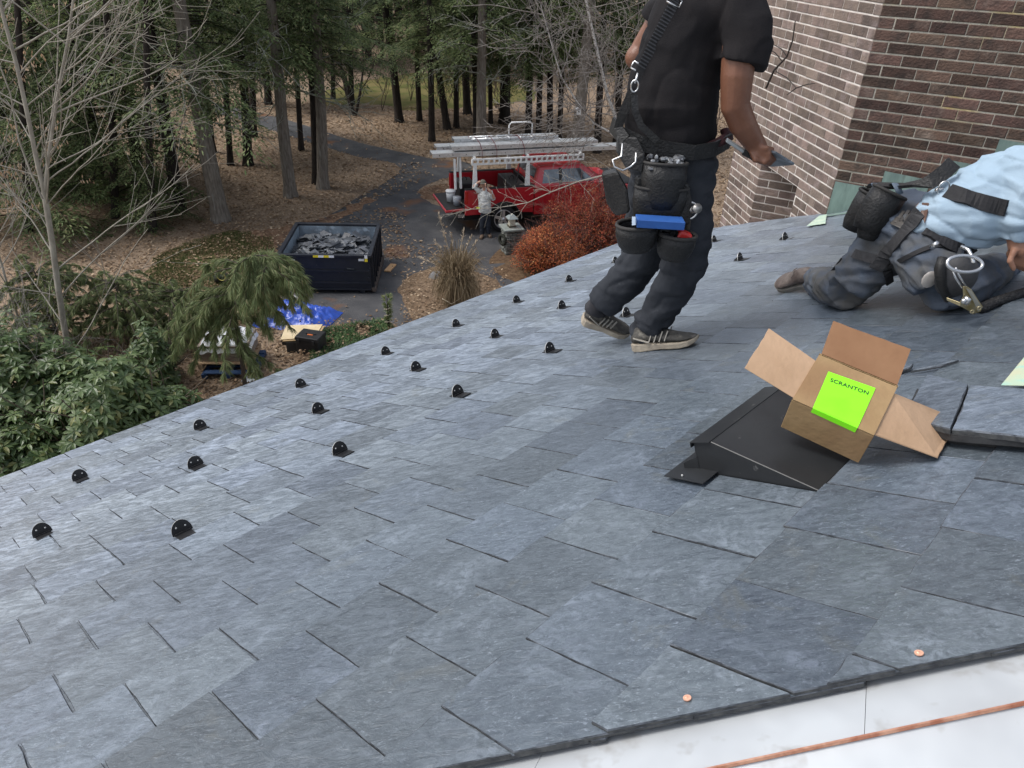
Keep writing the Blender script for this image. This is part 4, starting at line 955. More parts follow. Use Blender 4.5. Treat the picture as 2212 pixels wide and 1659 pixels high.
dstrap('harness_strap', TK, [(1916, 582), (1920, 610), (1923, 636)], .03, .006, webbing, kw)
dstrap('harness_strap', TK, [(1922, 576), (1965, 553), (2010, 535), (2036, 528)], .016, .006, webbing, kw)
dstrap('harness_strap', TK, [(2000, 500), (2030, 522), (2060, 534), (2110, 545), (2150, 540), (2190, 522)], .034, .008, webbing, kw, .006)
b = MB()
for i in range(4): b.beam(drape(TK, 1938 + i * 11, 482 - i * 1.5, .008)[0], drape(TK, 1950 + i * 11, 460 - i * 1.5, .008)[0], .010, .006)
b.build('harness_buckle', P('dull_buckle_steel', (.16, .15, .14), .4, metal=.7), kw)
b = MB(); b.poly([drape(TK, x, y, .006)[0] for x, y in ((1925, 480), (1937, 470), (1960, 490), (1955, 498))], -NH * .006); b.build('buckle_plate', P('dull_buckle_steel', (.16, .15, .14), .4), kw)
b = MB(); b.poly([drape(TK, x, y, .004)[0] for x, y in ((1992, 440), (2006, 440), (2003, 462), (1998, 480), (1990, 458))], -NH * .006); b.build('leather_tab', P('brown_leather', (.10, .055, .04), .5), kw)
b = MB(); c = K(2084, 570, .34); b.ring(c, (FC + V((0, 0, .75))).normalized(), .026, .0055, 26, 8, 2.1, XH); b.build('carabiner', steel, kw, True)
b = MB(); b.tube([K(2076, 532, .27), K(2092, 540, .29), K(2098, 552, .31), K(2103, 568, .335)], .006, 8); b.build('carabiner_gate', steel, kw, True)
b = MB(); b.tube([K(2012, 534, .25), K(2020, 528, .26), K(2026, 524, .25)], .008, 8); b.build('harness_ring', steel, kw, True)
hk_ = thing('rope_grab', 'gold and silver rope grab hanging from the kneeling worker\'s harness', 'rope grab', K(2100, 650, .34))
b = MB(); b.tube([K(2057, 580, .345), K(2063, 598, .352), K(2078, 622, .36)], .0035, 6); b.tube([K(2064, 578, .345), K(2072, 596, .352), K(2086, 618, .36)], .0035, 6); b.build('link', steel, hk_, True)
b = MB(); b.poly([K(2079, 618, .36), K(2088, 618, .36), K(2098, 625, .355), K(2122, 662, .34), K(2117, 672, .335), K(2100, 678, .335), K(2094, 672, .34), K(2072, 660, .35), K(2044, 648, .345), K(2044, 642, .345), K(2072, 652, .35), K(2080, 640, .36)], -NH * .004); bevel(b.build('side_plate', gold, hk_), .001)
b = MB(); b.poly([K(2086, 622, .375), K(2098, 627, .375), K(2121, 664, .36), K(2112, 672, .36), K(2102, 650, .365)], -NH * .003); b.build('cam_plate', P('nickel_plate', (.6, .57, .48), .3, metal=.9), hk_)
b = MB(); b.tube([K(2084, 642, .37), K(2092, 648, .38), K(2086, 655, .375)], .009, 8); b.ball(K(2082, 650, .38), .009, 8, 6); b.build('cam', steel, hk_, True)
b = MB()
for x, y in ((2115, 666), (2100, 673)): b.ring(K(x, y, .366), FC, .0055, .002, 12, 5)
b.build('eyelet', gold, hk_, True)
tl_ = thing('hammer', 'black rubber-gripped tool lying on the slates at the right edge', 'hammer', rp(2160, 665, .03))
b = MB(); pts = [rp(2112, 668, .032), rp(2124, 664, .034), rp(2150, 652, .034), rp(2185, 640, .034), rp(2225, 628, .034)]; b.tube(pts, [.014, .018, .017, .016, .017], 12)
b.build('grip', P('ribbed_rubber', (.012, .012, .013), .6, c2=(.03, .03, .03), ns=90, lo=.5, hi=.6, bump=1, bs=120), tl_, True)
b = MB(); b.tube([rp(2225, 628, .034), rp(2290, 605, .034)], .011, 10); b.box(rp(2298, 603, .034), (.03, .11, .03)); b.build('head', P('worn_steel', (.3, .3, .3), .4, metal=.8), tl_)
# ================================================================== YARD: DUMPSTER AND MATERIALS
ry = random.Random(21)
NLd, NRd = gp(600, 556, 1.0), gp(799, 550, 1.0)
dA = (V((NRd.x, NRd.y, 0)) - V((NLd.x, NLd.y, 0))); DW = dA.length; dA = V((math.cos(RAD(4.5)), math.sin(RAD(4.5)), 0)); dB = V((-dA.y, dA.x, 0)); DL, DH = 2.25, 1.0
DO = V(((NLd.x + NRd.x) / 2, (NLd.y + NRd.y) / 2, 0)) - dA * DW / 2
def dq(x, y, z): return DO + dA * x + dB * y + V((0, 0, z))
dm = P('navy_black_paint', (.011, .014, .022), .45, spec=.4, c2=(.02, .022, .028), ns=3, c3=(.06, .06, .06), ns3=11, lo3=.66, hi3=.76, bump=.2, bs=8)
din = P('scuffed_grey_steel', (.24, .30, .36), .6, metal=.2, c2=(.12, .14, .16), ns=3, lo=.4, hi=.68, c3=(.36, .43, .5), ns3=6)
dump = thing('dumpster', 'black open-top roll-off dumpster filled with broken slate', 'dumpster', dq(DW / 2, DL / 2, 0))
def dpoly(name, pts, ext, mat, par=None):
    return MB().poly([dq(*p) for p in pts], dA * ext[0] + dB * ext[1] + V((0, 0, ext[2]))).build(name, mat, par or dump)
zb = .10
dpoly('front_wall', [(0, 0, zb), (DW, 0, zb), (DW, 0, DH), (0, 0, DH)], (0, .05, 0), dm)
dpoly('back_wall', [(0, DL, zb), (DW, DL, zb), (DW, DL, DH), (0, DL, DH)], (0, -.05, 0), dm)
dpoly('side_wall', [(0, .05, zb), (0, DL - .05, zb), (0, DL - .05, DH), (0, .05, DH)], (.05, 0, 0), dm)
dpoly('side_wall', [(DW, .05, zb), (DW, DL - .05, zb), (DW, DL - .05, DH), (DW, .05, DH)], (-.05, 0, 0), dm)
dpoly('floor', [(.05, .05, zb), (DW - .05, .05, zb), (DW - .05, DL - .05, zb), (.05, DL - .05, zb)], (0, 0, .04), dm)
for nm, p, e in (('inner_lining', [(.052, DL - .055, .3), (DW - .052, DL - .055, .3), (DW - .052, DL - .055, DH - .02), (.052, DL - .055, DH - .02)], (0, -.006, 0)), ('inner_lining', [(.054, .06, .3), (.054, DL - .07, .3), (.054, DL - .07, DH - .02), (.054, .06, DH - .02)], (.006, 0, 0)), ('inner_lining', [(DW - .054, .06, .3), (DW - .054, DL - .07, .3), (DW - .054, DL - .07, DH - .02), (DW - .054, .06, DH - .02)], (-.006, 0, 0))):
    dpoly(nm, p, e, din)
for a, b_ in (((-.04, 0), (DW + .04, 0)), ((-.04, DL), (DW + .04, DL)), ((0, 0), (0, DL)), ((DW, 0), (DW, DL))):
    o = MB().beam(dq(*a, DH + .012), dq(*b_, DH + .012), .10, .07).build('top_rail', dm, dump); bevel(o, .012, 2)
for z in (.13, .30, .62): MB().beam(dq(.02, -.022, z), dq(DW - .02, -.022, z), .045, .045).build('cross_bar', dm, dump)
for i in range(7):
    y = .12 + i * (DL - .24) / 6; MB().beam(dq(DW + .03, y, zb), dq(DW + .03, y, DH - .03), .05, .06, dA).build('rib', dm, dump)
    MB().beam(dq(-.03, y, zb), dq(-.03, y, DH - .03), .05, .06, dA).build('rib', dm, dump)
MB().beam(dq(DW + .05, 0, .10), dq(DW + .05, DL, .10), .10, .09).build('bottom_rail', P('rusty_rail', (.06, .05, .045), .8, c2=(.1, .075, .06), ns=10), dump)
for z in (.44, .62, .82): MB().box(dq(DW - .06, -.03, z), (.07, .03, .03), Matrix((dA, dB, V((0, 0, 1)))).transposed()).build('hinge', dm, dump)
for x in (.25, DW - .25): MB().beam(dq(x, .02, .05), dq(x, DL - .02, .05), .12, .10).build('skid', dm, dump)
tape_y, tape_w = P('yellow_reflector', (.75, .60, .03), .5), P('white_reflector', (.75, .77, .8), .5)
def tape(x0, x1, z0, z1, n_, vert=False):
    for i in range(n_):
        t0, t1 = i / n_, (i + 1) / n_
        q_ = [(x0, z0 + (z1 - z0) * t0), (x1, z0 + (z1 - z0) * t0), (x1, z0 + (z1 - z0) * t1), (x0, z0 + (z1 - z0) * t1)] if vert else [(x0 + (x1 - x0) * t0, z0), (x0 + (x1 - x0) * t1, z0), (x0 + (x1 - x0) * t1, z1), (x0 + (x1 - x0) * t0, z1)]
        dpoly('reflector', [(x, -.053, z) for x, z in q_], (0, -.003, 0), tape_y if i % 2 == 0 else tape_w)
tape(.02, .09, DH - .13, DH + .04, 2, True); tape(DW - .12, DW - .05, DH - .12, DH + .05, 2, True); tape(DW * .38, DW * .61, DH - .02, DH + .035, 4)
dpoly('plate', [(DW - .28, -.002, DH - .12), (DW - .14, -.002, DH - .12), (DW - .14, -.002, DH - .06), (DW - .28, -.002, DH - .06)], (0, -.004, 0), tape_w)
# rubble
rubm = P('broken_slate', (.05, .055, .062), .55, spec=.5, c2=(.10, .11, .125), ns=6, rv=.45, island=True, bump=.6, bs=30)
rb_ = MB(); n_ = 14
for i in range(n_ + 1):
    for j in range(n_ + 1):
        x, y = .06 + (DW - .12) * i / n_, .06 + (DL - .12) * j / n_; e = min(i, n_ - i, j, n_ - j) / (n_ / 2)
        rb_.v.append(dq(x, y, .58 + .26 * min(1, e * 1.3) + wob((x, y, 3), 2.2, .10)))
for i in range(n_):
    for j in range(n_): a = i * (n_ + 1) + j; rb_.f.append((a, a + n_ + 1, a + n_ + 2, a + 1))
for k in range(260):
    x, y = ry.uniform(.12, DW - .12), ry.uniform(.12, DL - .12); e = min(x, DW - x, y, DL - y) / (DW / 2)
    z = .60 + .26 * min(1, e * 1.3) + wob((x, y, 3), 2.2, .10) + ry.uniform(0, .07)
    s1, s2 = ry.uniform(.08, .26), ry.uniform(.05, .16); M_ = Matrix.Rotation(ry.uniform(0, 6.3), 3, 'Z') @ Matrix.Rotation(ry.gauss(0, .35), 3, 'X') @ Matrix.Rotation(ry.gauss(0, .35), 3, 'Y')
    k_ = ry.choice((4, 5, 6)); pts = [dq(x, y, z) + M_ @ V((s1 * math.cos(6.283 * q / k_ + ry.uniform(-.3, .3)), s2 * math.sin(6.283 * q / k_ + ry.uniform(-.3, .3)), 0)) for q in range(k_)]
    rb_.poly(pts, M_ @ V((0, 0, .012)))
tag(rb_.build('slate_rubble', rubm), 'heap of broken grey slate inside the dumpster', 'rubble', kind='stuff')
# shovel
shv = thing('shovel', 'scoop shovel with wooden shaft leaning on the dumpster front', 'shovel', gp(631, 655))
s0, s1_ = gp(632, 656, .02), dq(.33, -.09, .93)
ax = (s1_ - s0).normalized(); sx = dA
b = MB(); vs = []; K_ = 7
for i in range(K_):
    t = i / (K_ - 1); wd_ = [.13, .145, .15, .15, .145, .12, .05][i]
    for j in range(7): u = -1 + 2 * j / 6; vs.append(s0 + ax * (.36 * t) + sx * (wd_ * u) - dB * (.045 * (1 - u * u)) * (-1) - dB * .02)
fs = []
for i in range(K_ - 1):
    for j in range(6): a = i * 7 + j; fs.append((a, a + 1, a + 8, a + 7))
b.add(vs, fs); o = b.build('blade', P('pale_scoop', (.55, .54, .50), .55, c2=(.42, .41, .39), ns=8), shv, True); so_ = o.modifiers.new('s', 'SOLIDIFY'); so_.thickness = .004
b = MB(); b.tube([s0 + ax * .33 - dB * .0, s1_ - ax * .12], .019, 8); b.build('shaft', P('worn_wood_shaft', (.24, .15, .09), .7, c2=(.4, .36, .32), ns=4, st=(1, 1, .3)), shv, True)
b = MB(); h0 = s1_ - ax * .13; b.tube([h0, h0 + ax * .05 - sx * .055, h0 + ax * .12 - sx * .06], .012, 6); b.tube([h0, h0 + ax * .05 + sx * .055, h0 + ax * .12 + sx * .06], .012, 6); b.tube([h0 + ax * .12 - sx * .065, h0 + ax * .12 + sx * .065], .015, 8); b.build('grip', P('pale_grip', (.34, .34, .36), .5), shv, True)
# plank
c = gp(843, 579, .02); q_ = MB(); q_.beam(gp(836, 586, .03), gp(850, 571, .03), .17, .04); bevel(tag(q_.build('board', P('fresh_board', (.52, .30, .14), .7, c2=(.6, .38, .2), ns=3, st=(1, 1, 8))), 'short fresh wooden board lying beside the dumpster', 'board'), .004)
# blue tarp
TA, TB, TC_ = gp(572, 668), gp(720, 690), gp(640, 712)
tx_ = (TB - TA); TWd = tx_.length; tx_.normalize(); ty_ = V((-tx_.y, tx_.x, 0))
tc_ = gp(646, 690); q_ = MB(); nx, ny = 60, 36
for i in range(nx + 1):
    for j in range(ny + 1):
        u, v = i / nx * 2 - 1, j / ny * 2 - 1; r2 = min(1, (u * u + v * v) ** .5); k_ = 1 if r2 < 1 else 1
        p = tc_ + tx_ * (u * TWd * .47 * (1 + .1 * noise.noise(V((u * 2, v * 2, 5))))) + ty_ * (v * .62 * (1 + .15 * noise.noise(V((u * 2, v * 2, 9)))))
        w_ = V((u * 3.2 + .8 * noise.noise(V((u * 1.5, v * 3, 1))), v * 4.5 + noise.noise(V((u * 2, v * 2, 2))), 0)); rd = (1 - abs(noise.noise(w_))) ** 2.2
        rd2 = (1 - abs(noise.noise(w_ * 2.3 + V((7, 3, 0))))) ** 3
        ev_ = max(0, 1 - max(abs(u), abs(v)) ** 3)
        q_.v.append(p + V((0, 0, .015 + ev_ * (.12 + .17 * rd + .06 * rd2 + .05 * max(0, .6 - abs(u + .25))))))
for i in range(nx):
    for j in range(ny): a = i * (ny + 1) + j; q_.f.append((a, a + ny + 1, a + ny + 2, a + 1))
tag(q_.build('tarp', P('blue_tarpaulin', (.018, .065, .38), .32, spec=.55, c2=(.03, .09, .46), ns=5, bump=.3, bs=24), smooth=True), 'crumpled blue tarpaulin heaped on the driveway before the dumpster', 'tarp')
# plywood on blocks, tool case
ply = P('plywood', (.58, .46, .27), .7, c2=(.66, .55, .36), ns=3, c3=(.4, .29, .16), ns3=14, lo3=.66, hi3=.74)
pw = thing('plywood_stack', 'pale plywood sheets laid flat in front of the blue tarp', 'plywood', gp(652, 722))
zz = .30
pts = [gp(606, 735, zz), gp(680, 730, zz), gp(697, 702, zz), gp(618, 704, zz)]
MB().poly(pts, V((0, 0, .018))).build('sheet', ply, pw); MB().poly([p + V((.05, -.03, -.022)) for p in pts], V((0, 0, .018))).build('sheet', P('plywood_edge', (.42, .3, .16), .75), pw)
for a, b_ in ((0, 1), (3, 2)):
    MB().beam((pts[a] + pts[3 - a if a == 0 else 0]) / 2 * .0 + pts[a].lerp(pts[b_], .15) - V((0, 0, .16)), pts[a].lerp(pts[b_], .85) - V((0, 0, .16)), .12, .24).build('bearer', P('dark_bearer', (.04, .038, .036), .8), pw)
tb = thing('tool_case', 'black plastic tool case with lid standing by the planting strip', 'tool case', gp(668, 769))
c0, c1 = gp(640, 764), gp(684, 771); xa = (c1 - c0).normalized(); ya = V((-xa.y, xa.x, 0)); TL_, TD_, TH_ = .52, .40, .46
def tq(x, y, z): return gp(652, 770) + xa * x + ya * y + V((0, 0, z))
blk = P('black_plastic', (.012, .012, .013), .5, c2=(.02, .02, .021), ns=12)
TM = Matrix((xa, ya, V((0, 0, 1)))).transposed()
bevel(MB().box(tq(.14, .22, .19), (TL_, TD_, .38), TM, 1.0).build('body', blk, tb), .02, 2)
bevel(MB().box(tq(.14, .22, .42), (TL_ + .03, TD_ + .03, .08), TM, .95).build('lid', blk, tb), .015, 2)
MB().box(tq(.16, .22, .468), (.22, .05, .02), TM).build('handle', blk, tb); MB().box(tq(.16, .20, .462), (.12, .08, .012), TM).build('sticker', P('orange_sticker', (.6, .16, .05), .5), tb)
for x in (-.04, .3): MB().box(tq(x, .0, .37), (.05, .025, .09), TM).build('latch', P('case_latch', (.03, .03, .032), .4), tb)
o2 = thing('tool_case', 'second black tool case half hidden under the plywood edge', 'tool case', gp(636, 745))
bevel(MB().box(gp(638, 742) + V((0, 0, .13)), (.5, .3, .26), TM).build('body', blk, o2), .02, 2); MB().box(gp(652, 746, .2), (.05, .03, .05), TM).build('latch', P('orange_latch', (.6, .12, .05), .5), o2)
# pallet of wrapped slates
pal = thing('wrapped_slate_pallet', 'plastic-wrapped pallet of slates behind the drooping pine', 'pallet', gp(490, 812))
p0, p1 = gp(430, 812), gp(545, 812); xa2 = (p1 - p0).normalized(); ya2 = V((-xa2.y, xa2.x, 0)); PM = Matrix((xa2, ya2, V((0, 0, 1)))).transposed(); PW_ = (p1 - p0).length
def pq(x, y, z): return p0 + xa2 * x + ya2 * y + V((0, 0, z))
wood = P('pallet_wood', (.42, .30, .19), .8, c2=(.3, .2, .12), ns=5, st=(1, 1, 1))
for i in range(6): MB().box(pq(PW_ / 2, .08 + i * .16, .27), (PW_, .12, .022), PM).build('slat', wood, pal)
for x in (.06, PW_ / 2, PW_ - .06): MB().box(pq(x, .48, .2), (.09, .95, .11), PM).build('stringer', wood, pal)
for i in range(7): MB().box(pq(PW_ / 2, .5 + ry.uniform(-.01, .01), .31 + i * .05), (PW_ - .1, .8, .042), PM).build('slate_layer', P('brown_slate_layer', (.20, .155, .125), .8, c2=(.3, .25, .2), ns=8), pal)
q_ = MB(); q_.v = []; nx = 22
for i in range(nx + 1):
    for j in range(nx + 1):
        u, v = i / nx, j / nx; e = min(u, 1 - u, v, 1 - v); z = .68 + wob((u * 3, v * 3, 4), 2.2, .05) - (.14 if e < .02 else 0) - (.06 if e < .06 else 0)
        q_.v.append(pq(.02 + u * (PW_ - .04), .07 + v * .86, z))
for i in range(nx):
    for j in range(nx): a = i * (nx + 1) + j; q_.f.append((a, a + nx + 1, a + nx + 2, a + 1))
q_.build('plastic_wrap', P('white_plastic_film', (.62, .65, .68), .25, spec=.6, c2=(.75, .77, .8), ns=6, bump=.7, bs=16), pal, True)
bp = thing('blue_pallet', 'dark blue painted pallet on the ground under the wrapped slates', 'pallet', gp(500, 822))
bl2 = P('dark_blue_paint', (.02, .05, .12), .6)
for i in range(4): MB().box(pq(PW_ / 2 + .12, -.06 + i * .28, .125), (PW_ * .95, .14, .022), PM).build('slat', bl2, bp)
for x in (.15, PW_ / 2 + .1, PW_ + .05): MB().box(pq(x, .36, .06), (.1, 1.0, .1), PM).build('stringer', bl2, bp)
def crumple(name, c, s, mat, label, cat):
    q_ = MB(); n_ = 8
    for i in range(n_ + 1):
        for j in range(n_ + 1): q_.v.append(c + V(((i / n_ - .5) * s, (j / n_ - .5) * s * .7, .02 + abs(wob((i * .7, j * .7, s * 9), 1.1, s * .35)))))
    for i in range(n_):
        for j in range(n_): a = i * (n_ + 1) + j; q_.f.append((a, a + n_ + 1, a + n_ + 2, a + 1))
    return tag(q_.build(name, mat), label, cat)
wp = P('white_wrapping', (.7, .72, .74), .5)
crumple('plastic_scrap', gp(541, 822), .3, wp, 'crumpled white wrapping scrap at the roof edge below the pine', 'scrap')
crumple('plastic_scrap', gp(370, 818), .32, wp, 'crumpled white wrapping scrap beside the rhododendron', 'scrap')
b = MB(); pts = [gp(545 + 14 * k * .45 + 5 * math.sin(k * 2.1), 824 + 5 * math.sin(k * 1.7) - k * .5, .02) for k in range(14)]; b.tube(pts, .012, 6); tag(b.build('extension_cord', P('orange_cord', (.6, .06, .02), .5), smooth=True), 'orange-red extension cord snaking on the ground at the roof edge', 'cord')
tbg = thing('tool_bag', 'small dark tool bag on the lawn behind the pine', 'bag', gp(478, 601)); b = MB(); b.box(gp(478, 600, .12), (.34, .22, .2)); b.ball(gp(470, 601, .14), .12, 8, 6); blob('bag_body', b, blk, tbg, .03, 2); MB().ring(gp(478, 598, .24), V((0, 1, 0)), .1, .012, 14, 6).build('handle', P('yellow_handle', (.5, .4, .1), .6), tbg)

# ================================================================== RED PICKUP WITH LADDER RACK
hd = RAD(19.5); fx, fy = V((math.cos(hd), math.sin(hd), 0)), V((-math.sin(hd), math.cos(hd), 0))
TO = gp(1084, 499) + fy * .86
def tk(x, y, z): return TO + fx * x + fy * y + V((0, 0, z))
trk = thing('pickup_truck', 'red pickup truck with lowered tailgate and loaded white ladder rack', 'pickup truck', tk(1.8, 0, 0))
red = P('red_car_paint', (.36, .012, .02), .28, spec=.5, coat=.6, c2=(.40, .016, .025), ns=1.5)
trim = P('dark_trim', (.012, .012, .013), .5); chrome = P('chrome', (.6, .6, .62), .2, metal=1.0); glass = P('car_glass', (.03, .04, .05), .06, spec=.9, coat=.5, c2=(.10, .13, .16), ns=2.5, lo=.4, hi=.6)
white_p = P('white_rack_paint', (.74, .75, .75), .4, spec=.5, c2=(.62, .63, .62), ns=9); galv = P('aluminium', (.60, .62, .63), .36, metal=.55, c2=(.50, .51, .52), ns=5, c3=(.36, .36, .36), ns3=18)
def tpoly(name, pts, ext, mat, par=None, bv=0):
    o = MB().poly([tk(*p) for p in pts], fx * ext[0] + fy * ext[1] + V((0, 0, ext[2]))).build(name, mat, par or trk)
    if bv: bevel(o, bv, 2)
    return o
def arch(cx, r, a0=180, a1=0, n_=9): return [(cx + r * math.cos(RAD(a0 + (a1 - a0) * i / n_)), .44 + r * math.sin(RAD(a0 + (a1 - a0) * i / n_))) for i in range(n_ + 1)]
for y0, e in ((-1.0, .10), (1.0, -.10)):
    side = [(-1.22, .62)] + [(-.53, .62)] + arch(0, .53, 160, 20)[1:-1] + [(.53, .62), (.96, .58), (.96, 1.40), (-1.22, 1.40)]
    o = tpoly('bed_side', [(x, y0, z) for x, z in side], (0, e, 0), red, bv=.02)
    side = [(.99, .50), (2.95, .48)] + [(3.02, .55)] + arch(3.57, .53, 168, 12)[1:-1] + [(4.14, .60), (4.62, .62), (4.68, 1.0), (4.5, 1.24), (3.35, 1.36), (.99, 1.40)]
    tpoly('cab_side', [(x, y0 * .995, z) for x, z in side], (0, e, 0), red, bv=.02)
    fl = MB(); fl.tube([tk(x, y0 * 1.012, z) for x, z in arch(0, .53, 172, 8)], .028, 6); fl.build('wheel_arch_trim', trim, trk, True)
    fl = MB(); fl.tube([tk(x, y0 * 1.012, z) for x, z in arch(3.57, .53, 172, 8)], .028, 6); fl.build('wheel_arch_trim', trim, trk, True)
tpoly('bed_floor', [(-1.22, -.9, .78), (.96, -.9, .78), (.96, .9, .78), (-1.22, .9, .78)], (0, 0, .04), trim)
tpoly('bulkhead', [(.90, -.9, .8), (.90, .9, .8), (.90, .9, 1.40), (.90, -.9, 1.40)], (.06, 0, 0), trim)
for y in (-.95, .95): tpoly('bed_rail', [(-1.23, y - .065, 1.402), (.97, y - .065, 1.402), (.97, y + .065, 1.402), (-1.23, y + .065, 1.402)], (0, 0, .022), trim)
tpoly('tailgate', [(-1.24, -.88, .80), (-1.80, -.88, .77), (-1.80, .88, .77), (-1.24, .88, .80)], (0, 0, -.07), red, bv=.015)
tpoly('tailgate_liner', [(-1.26, -.84, .803), (-1.77, -.84, .774), (-1.77, .84, .774), (-1.26, .84, .803)], (0, 0, .006), trim)
tpoly('rear_bumper', [(-1.24, -.98, .50), (-1.46, -.94, .50), (-1.46, .94, .50), (-1.24, .98, .50)], (0, 0, .17), trim, bv=.02)
tpoly('bumper_chrome', [(-1.25, -.99, .56), (-1.44, -.955, .56), (-1.44, -.955, .66), (-1.25, -.99, .66)], (0, -.006, 0), chrome)
tpoly('chassis', [(-1.2, -.7, .38), (4.4, -.7, .38), (4.4, .7, .38), (-1.2, .7, .38)], (0, 0, .3), trim)
for y in (-1.003, .93): tpoly('tail_light', [(-1.235, y, .98), (-1.235, y + .07, .98), (-1.235, y + .07, 1.34), (-1.235, y, 1.34)], (.10, 0, 0), P('tail_light_red', (.35, .02, .015), .2, spec=.6))
tpoly('cab_floor', [(1.0, -.9, .5), (4.5, -.9, .5), (4.5, .9, .5), (1.0, .9, .5)], (0, 0, .8), trim)
hd_ = MB(); hd_.add([tk(*p) for p in [(3.25, -.93, 1.365), (4.52, -.88, 1.25), (4.52, .88, 1.25), (3.25, .93, 1.365), (3.25, -.93, 1.2), (4.6, -.88, 1.0), (4.6, .88, 1.0), (3.25, .93, 1.2)]], [(0, 1, 2, 3), (0, 4, 5, 1), (3, 2, 6, 7), (1, 5, 6, 2)]); bevel(hd_.build('hood', red, trk), .02, 2)
lo_ = [(1.0, -.94), (3.42, -.94), (3.42, .94), (1.0, .94)]; hi_ = [(1.16, -.76), (2.62, -.76), (2.62, .76), (1.16, .76)]
gh = MB(); gh.add([tk(x, y, 1.39) for x, y in lo_] + [tk(x, y, 1.93) for x, y in hi_], [(4, 5, 6, 7), (0, 1, 5, 4), (1, 2, 6, 5), (2, 3, 7, 6), (3, 0, 4, 7)]); bevel(gh.build('cab_roof', red, trk), .05, 3)
def onside(x, z, sg=-1, o_=.006):      # point on the sloping cab side
    t = (z - 1.39) / .54; y = .94 + (.76 - .94) * t; return tk(x, sg * (y + o_), z)
for sg in (-1, 1):
    for pts in ([(1.24, 1.45), (1.80, 1.45), (1.80, 1.83), (1.33, 1.83)], [(1.90, 1.45), (3.02, 1.45), (2.50, 1.83), (1.90, 1.83)]):
        MB().poly([onside(x, z, sg) for x, z in pts], fy * sg * .004).build('window', glass, trk)
    MB().poly([onside(x, z, sg, .004) for x, z in [(1.80, 1.41), (1.90, 1.41), (1.90, 1.86), (1.80, 1.86)]], fy * sg * .004).build('door_pillar', trim, trk)
MB().poly([tk(2.68, -.68, 1.88) + fx * .012, tk(2.68, .68, 1.88) + fx * .012, tk(3.36, .84, 1.43) + fx * .012, tk(3.36, -.84, 1.43) + fx * .012], fx * .006 + V((0, 0, .006))).build('windshield', glass, trk)
MB().poly([tk(1.05, -.7, 1.47), tk(1.05, .7, 1.47), tk(1.13, .64, 1.84), tk(1.13, -.64, 1.84)], -fx * .02).build('rear_window', glass, trk)
for x in (1.86,): MB().beam(tk(x, -1.0, .62), tk(x, -1.0, 1.38), .008, .012).build('door_seam', trim, trk)
for x in (1.62, 2.62): MB().beam(tk(x, -1.01, 1.2), tk(x + .2, -1.01, 1.2), .03, .03).build('door_handle', red, trk)
MB().ball(tk(2.95, -1.14, 1.45), .11, 10, 6, (.8, .7, 1)).build('mirror', red, trk, True)
tyre = P('tyre_rubber', (.014, .014, .015), .8)
for x in (0, 3.57):
    for y in (-.86, .86):
        sg = -1 if y < 0 else 1; ws = MB(); prof = [(.30, -.12), (.40, -.13), (.425, -.10), (.425, .10), (.40, .13), (.30, .12)]; S_ = 28; vs = []
        for r_, o_ in prof: vs += [tk(x, y, .425) + fx * (r_ * math.cos(6.2832 * k / S_)) + V((0, 0, r_ * math.sin(6.2832 * k / S_))) + fy * o_ for k in range(S_)]
        fs = [(i * S_ + k, i * S_ + (k + 1) % S_, (i + 1) * S_ + (k + 1) % S_, (i + 1) * S_ + k) for i in range(5) for k in range(S_)]
        ws.add(vs, fs); wo_ = ws.build('wheel', tyre, trk, True)
        c = tk(x, y, .425) + fy * sg * .09; rm = MB(); ring = [c + fx * (.30 * math.cos(6.2832 * k / S_)) + V((0, 0, .30 * math.sin(6.2832 * k / S_))) for k in range(S_)]
        rm.poly(ring, -fy * sg * .02); rm.build('wheel_well', trim, wo_)
        rm = MB(); rm.ring(c + fy * sg * .02, fy, .285, .018, 28, 6)
        for k in range(5):
            a = 6.2832 * k / 5 + .3; d_ = fx * math.cos(a) + V((0, 0, math.sin(a))); rm.beam(c + fy * sg * .025 + d_ * .04, c + fy * sg * .022 + d_ * .28, .085, .03, fy)
        rm.ball(c + fy * sg * .02, .06, 10, 6); rm.build('rim', P('bright_alloy', (.62, .63, .64), .3, metal=.7), wo_)
# rack
for y in (-.93, .93):
    for x in (-.92, .74):
        bevel(MB().poly([tk(x - .07, y - .03, 1.42), tk(x + .09, y - .03, 1.42), tk(x + .05, y - .03, 2.16), tk(x - .09 + .05, y - .03, 2.16)], fy * .06).build('rack_post', white_p, trk), .006)
    for zz_ in (2.13, 2.27): MB().beam(tk(-1.02, y, zz_), tk(2.55, y, zz_), .05, .045).build('rack_rail', white_p, trk)
    for i in range(22):
        MB().beam(tk(-1.0 + i * .168, y, 2.145), tk(-1.0 + i * .168, y, 2.255), .06, .05, fx).build('rail_web', white_p, trk)
for x in (-.92, .74, 2.45): MB().beam(tk(x, -.93, 2.31), tk(x, .93, 2.31), .06, .05).build('cross_bar', white_p, trk)
MB().tube([tk(.4, -.9, 1.5), tk(.5, -.88, 2.1)], .02, 6).build('rack_brace', trim, trk)
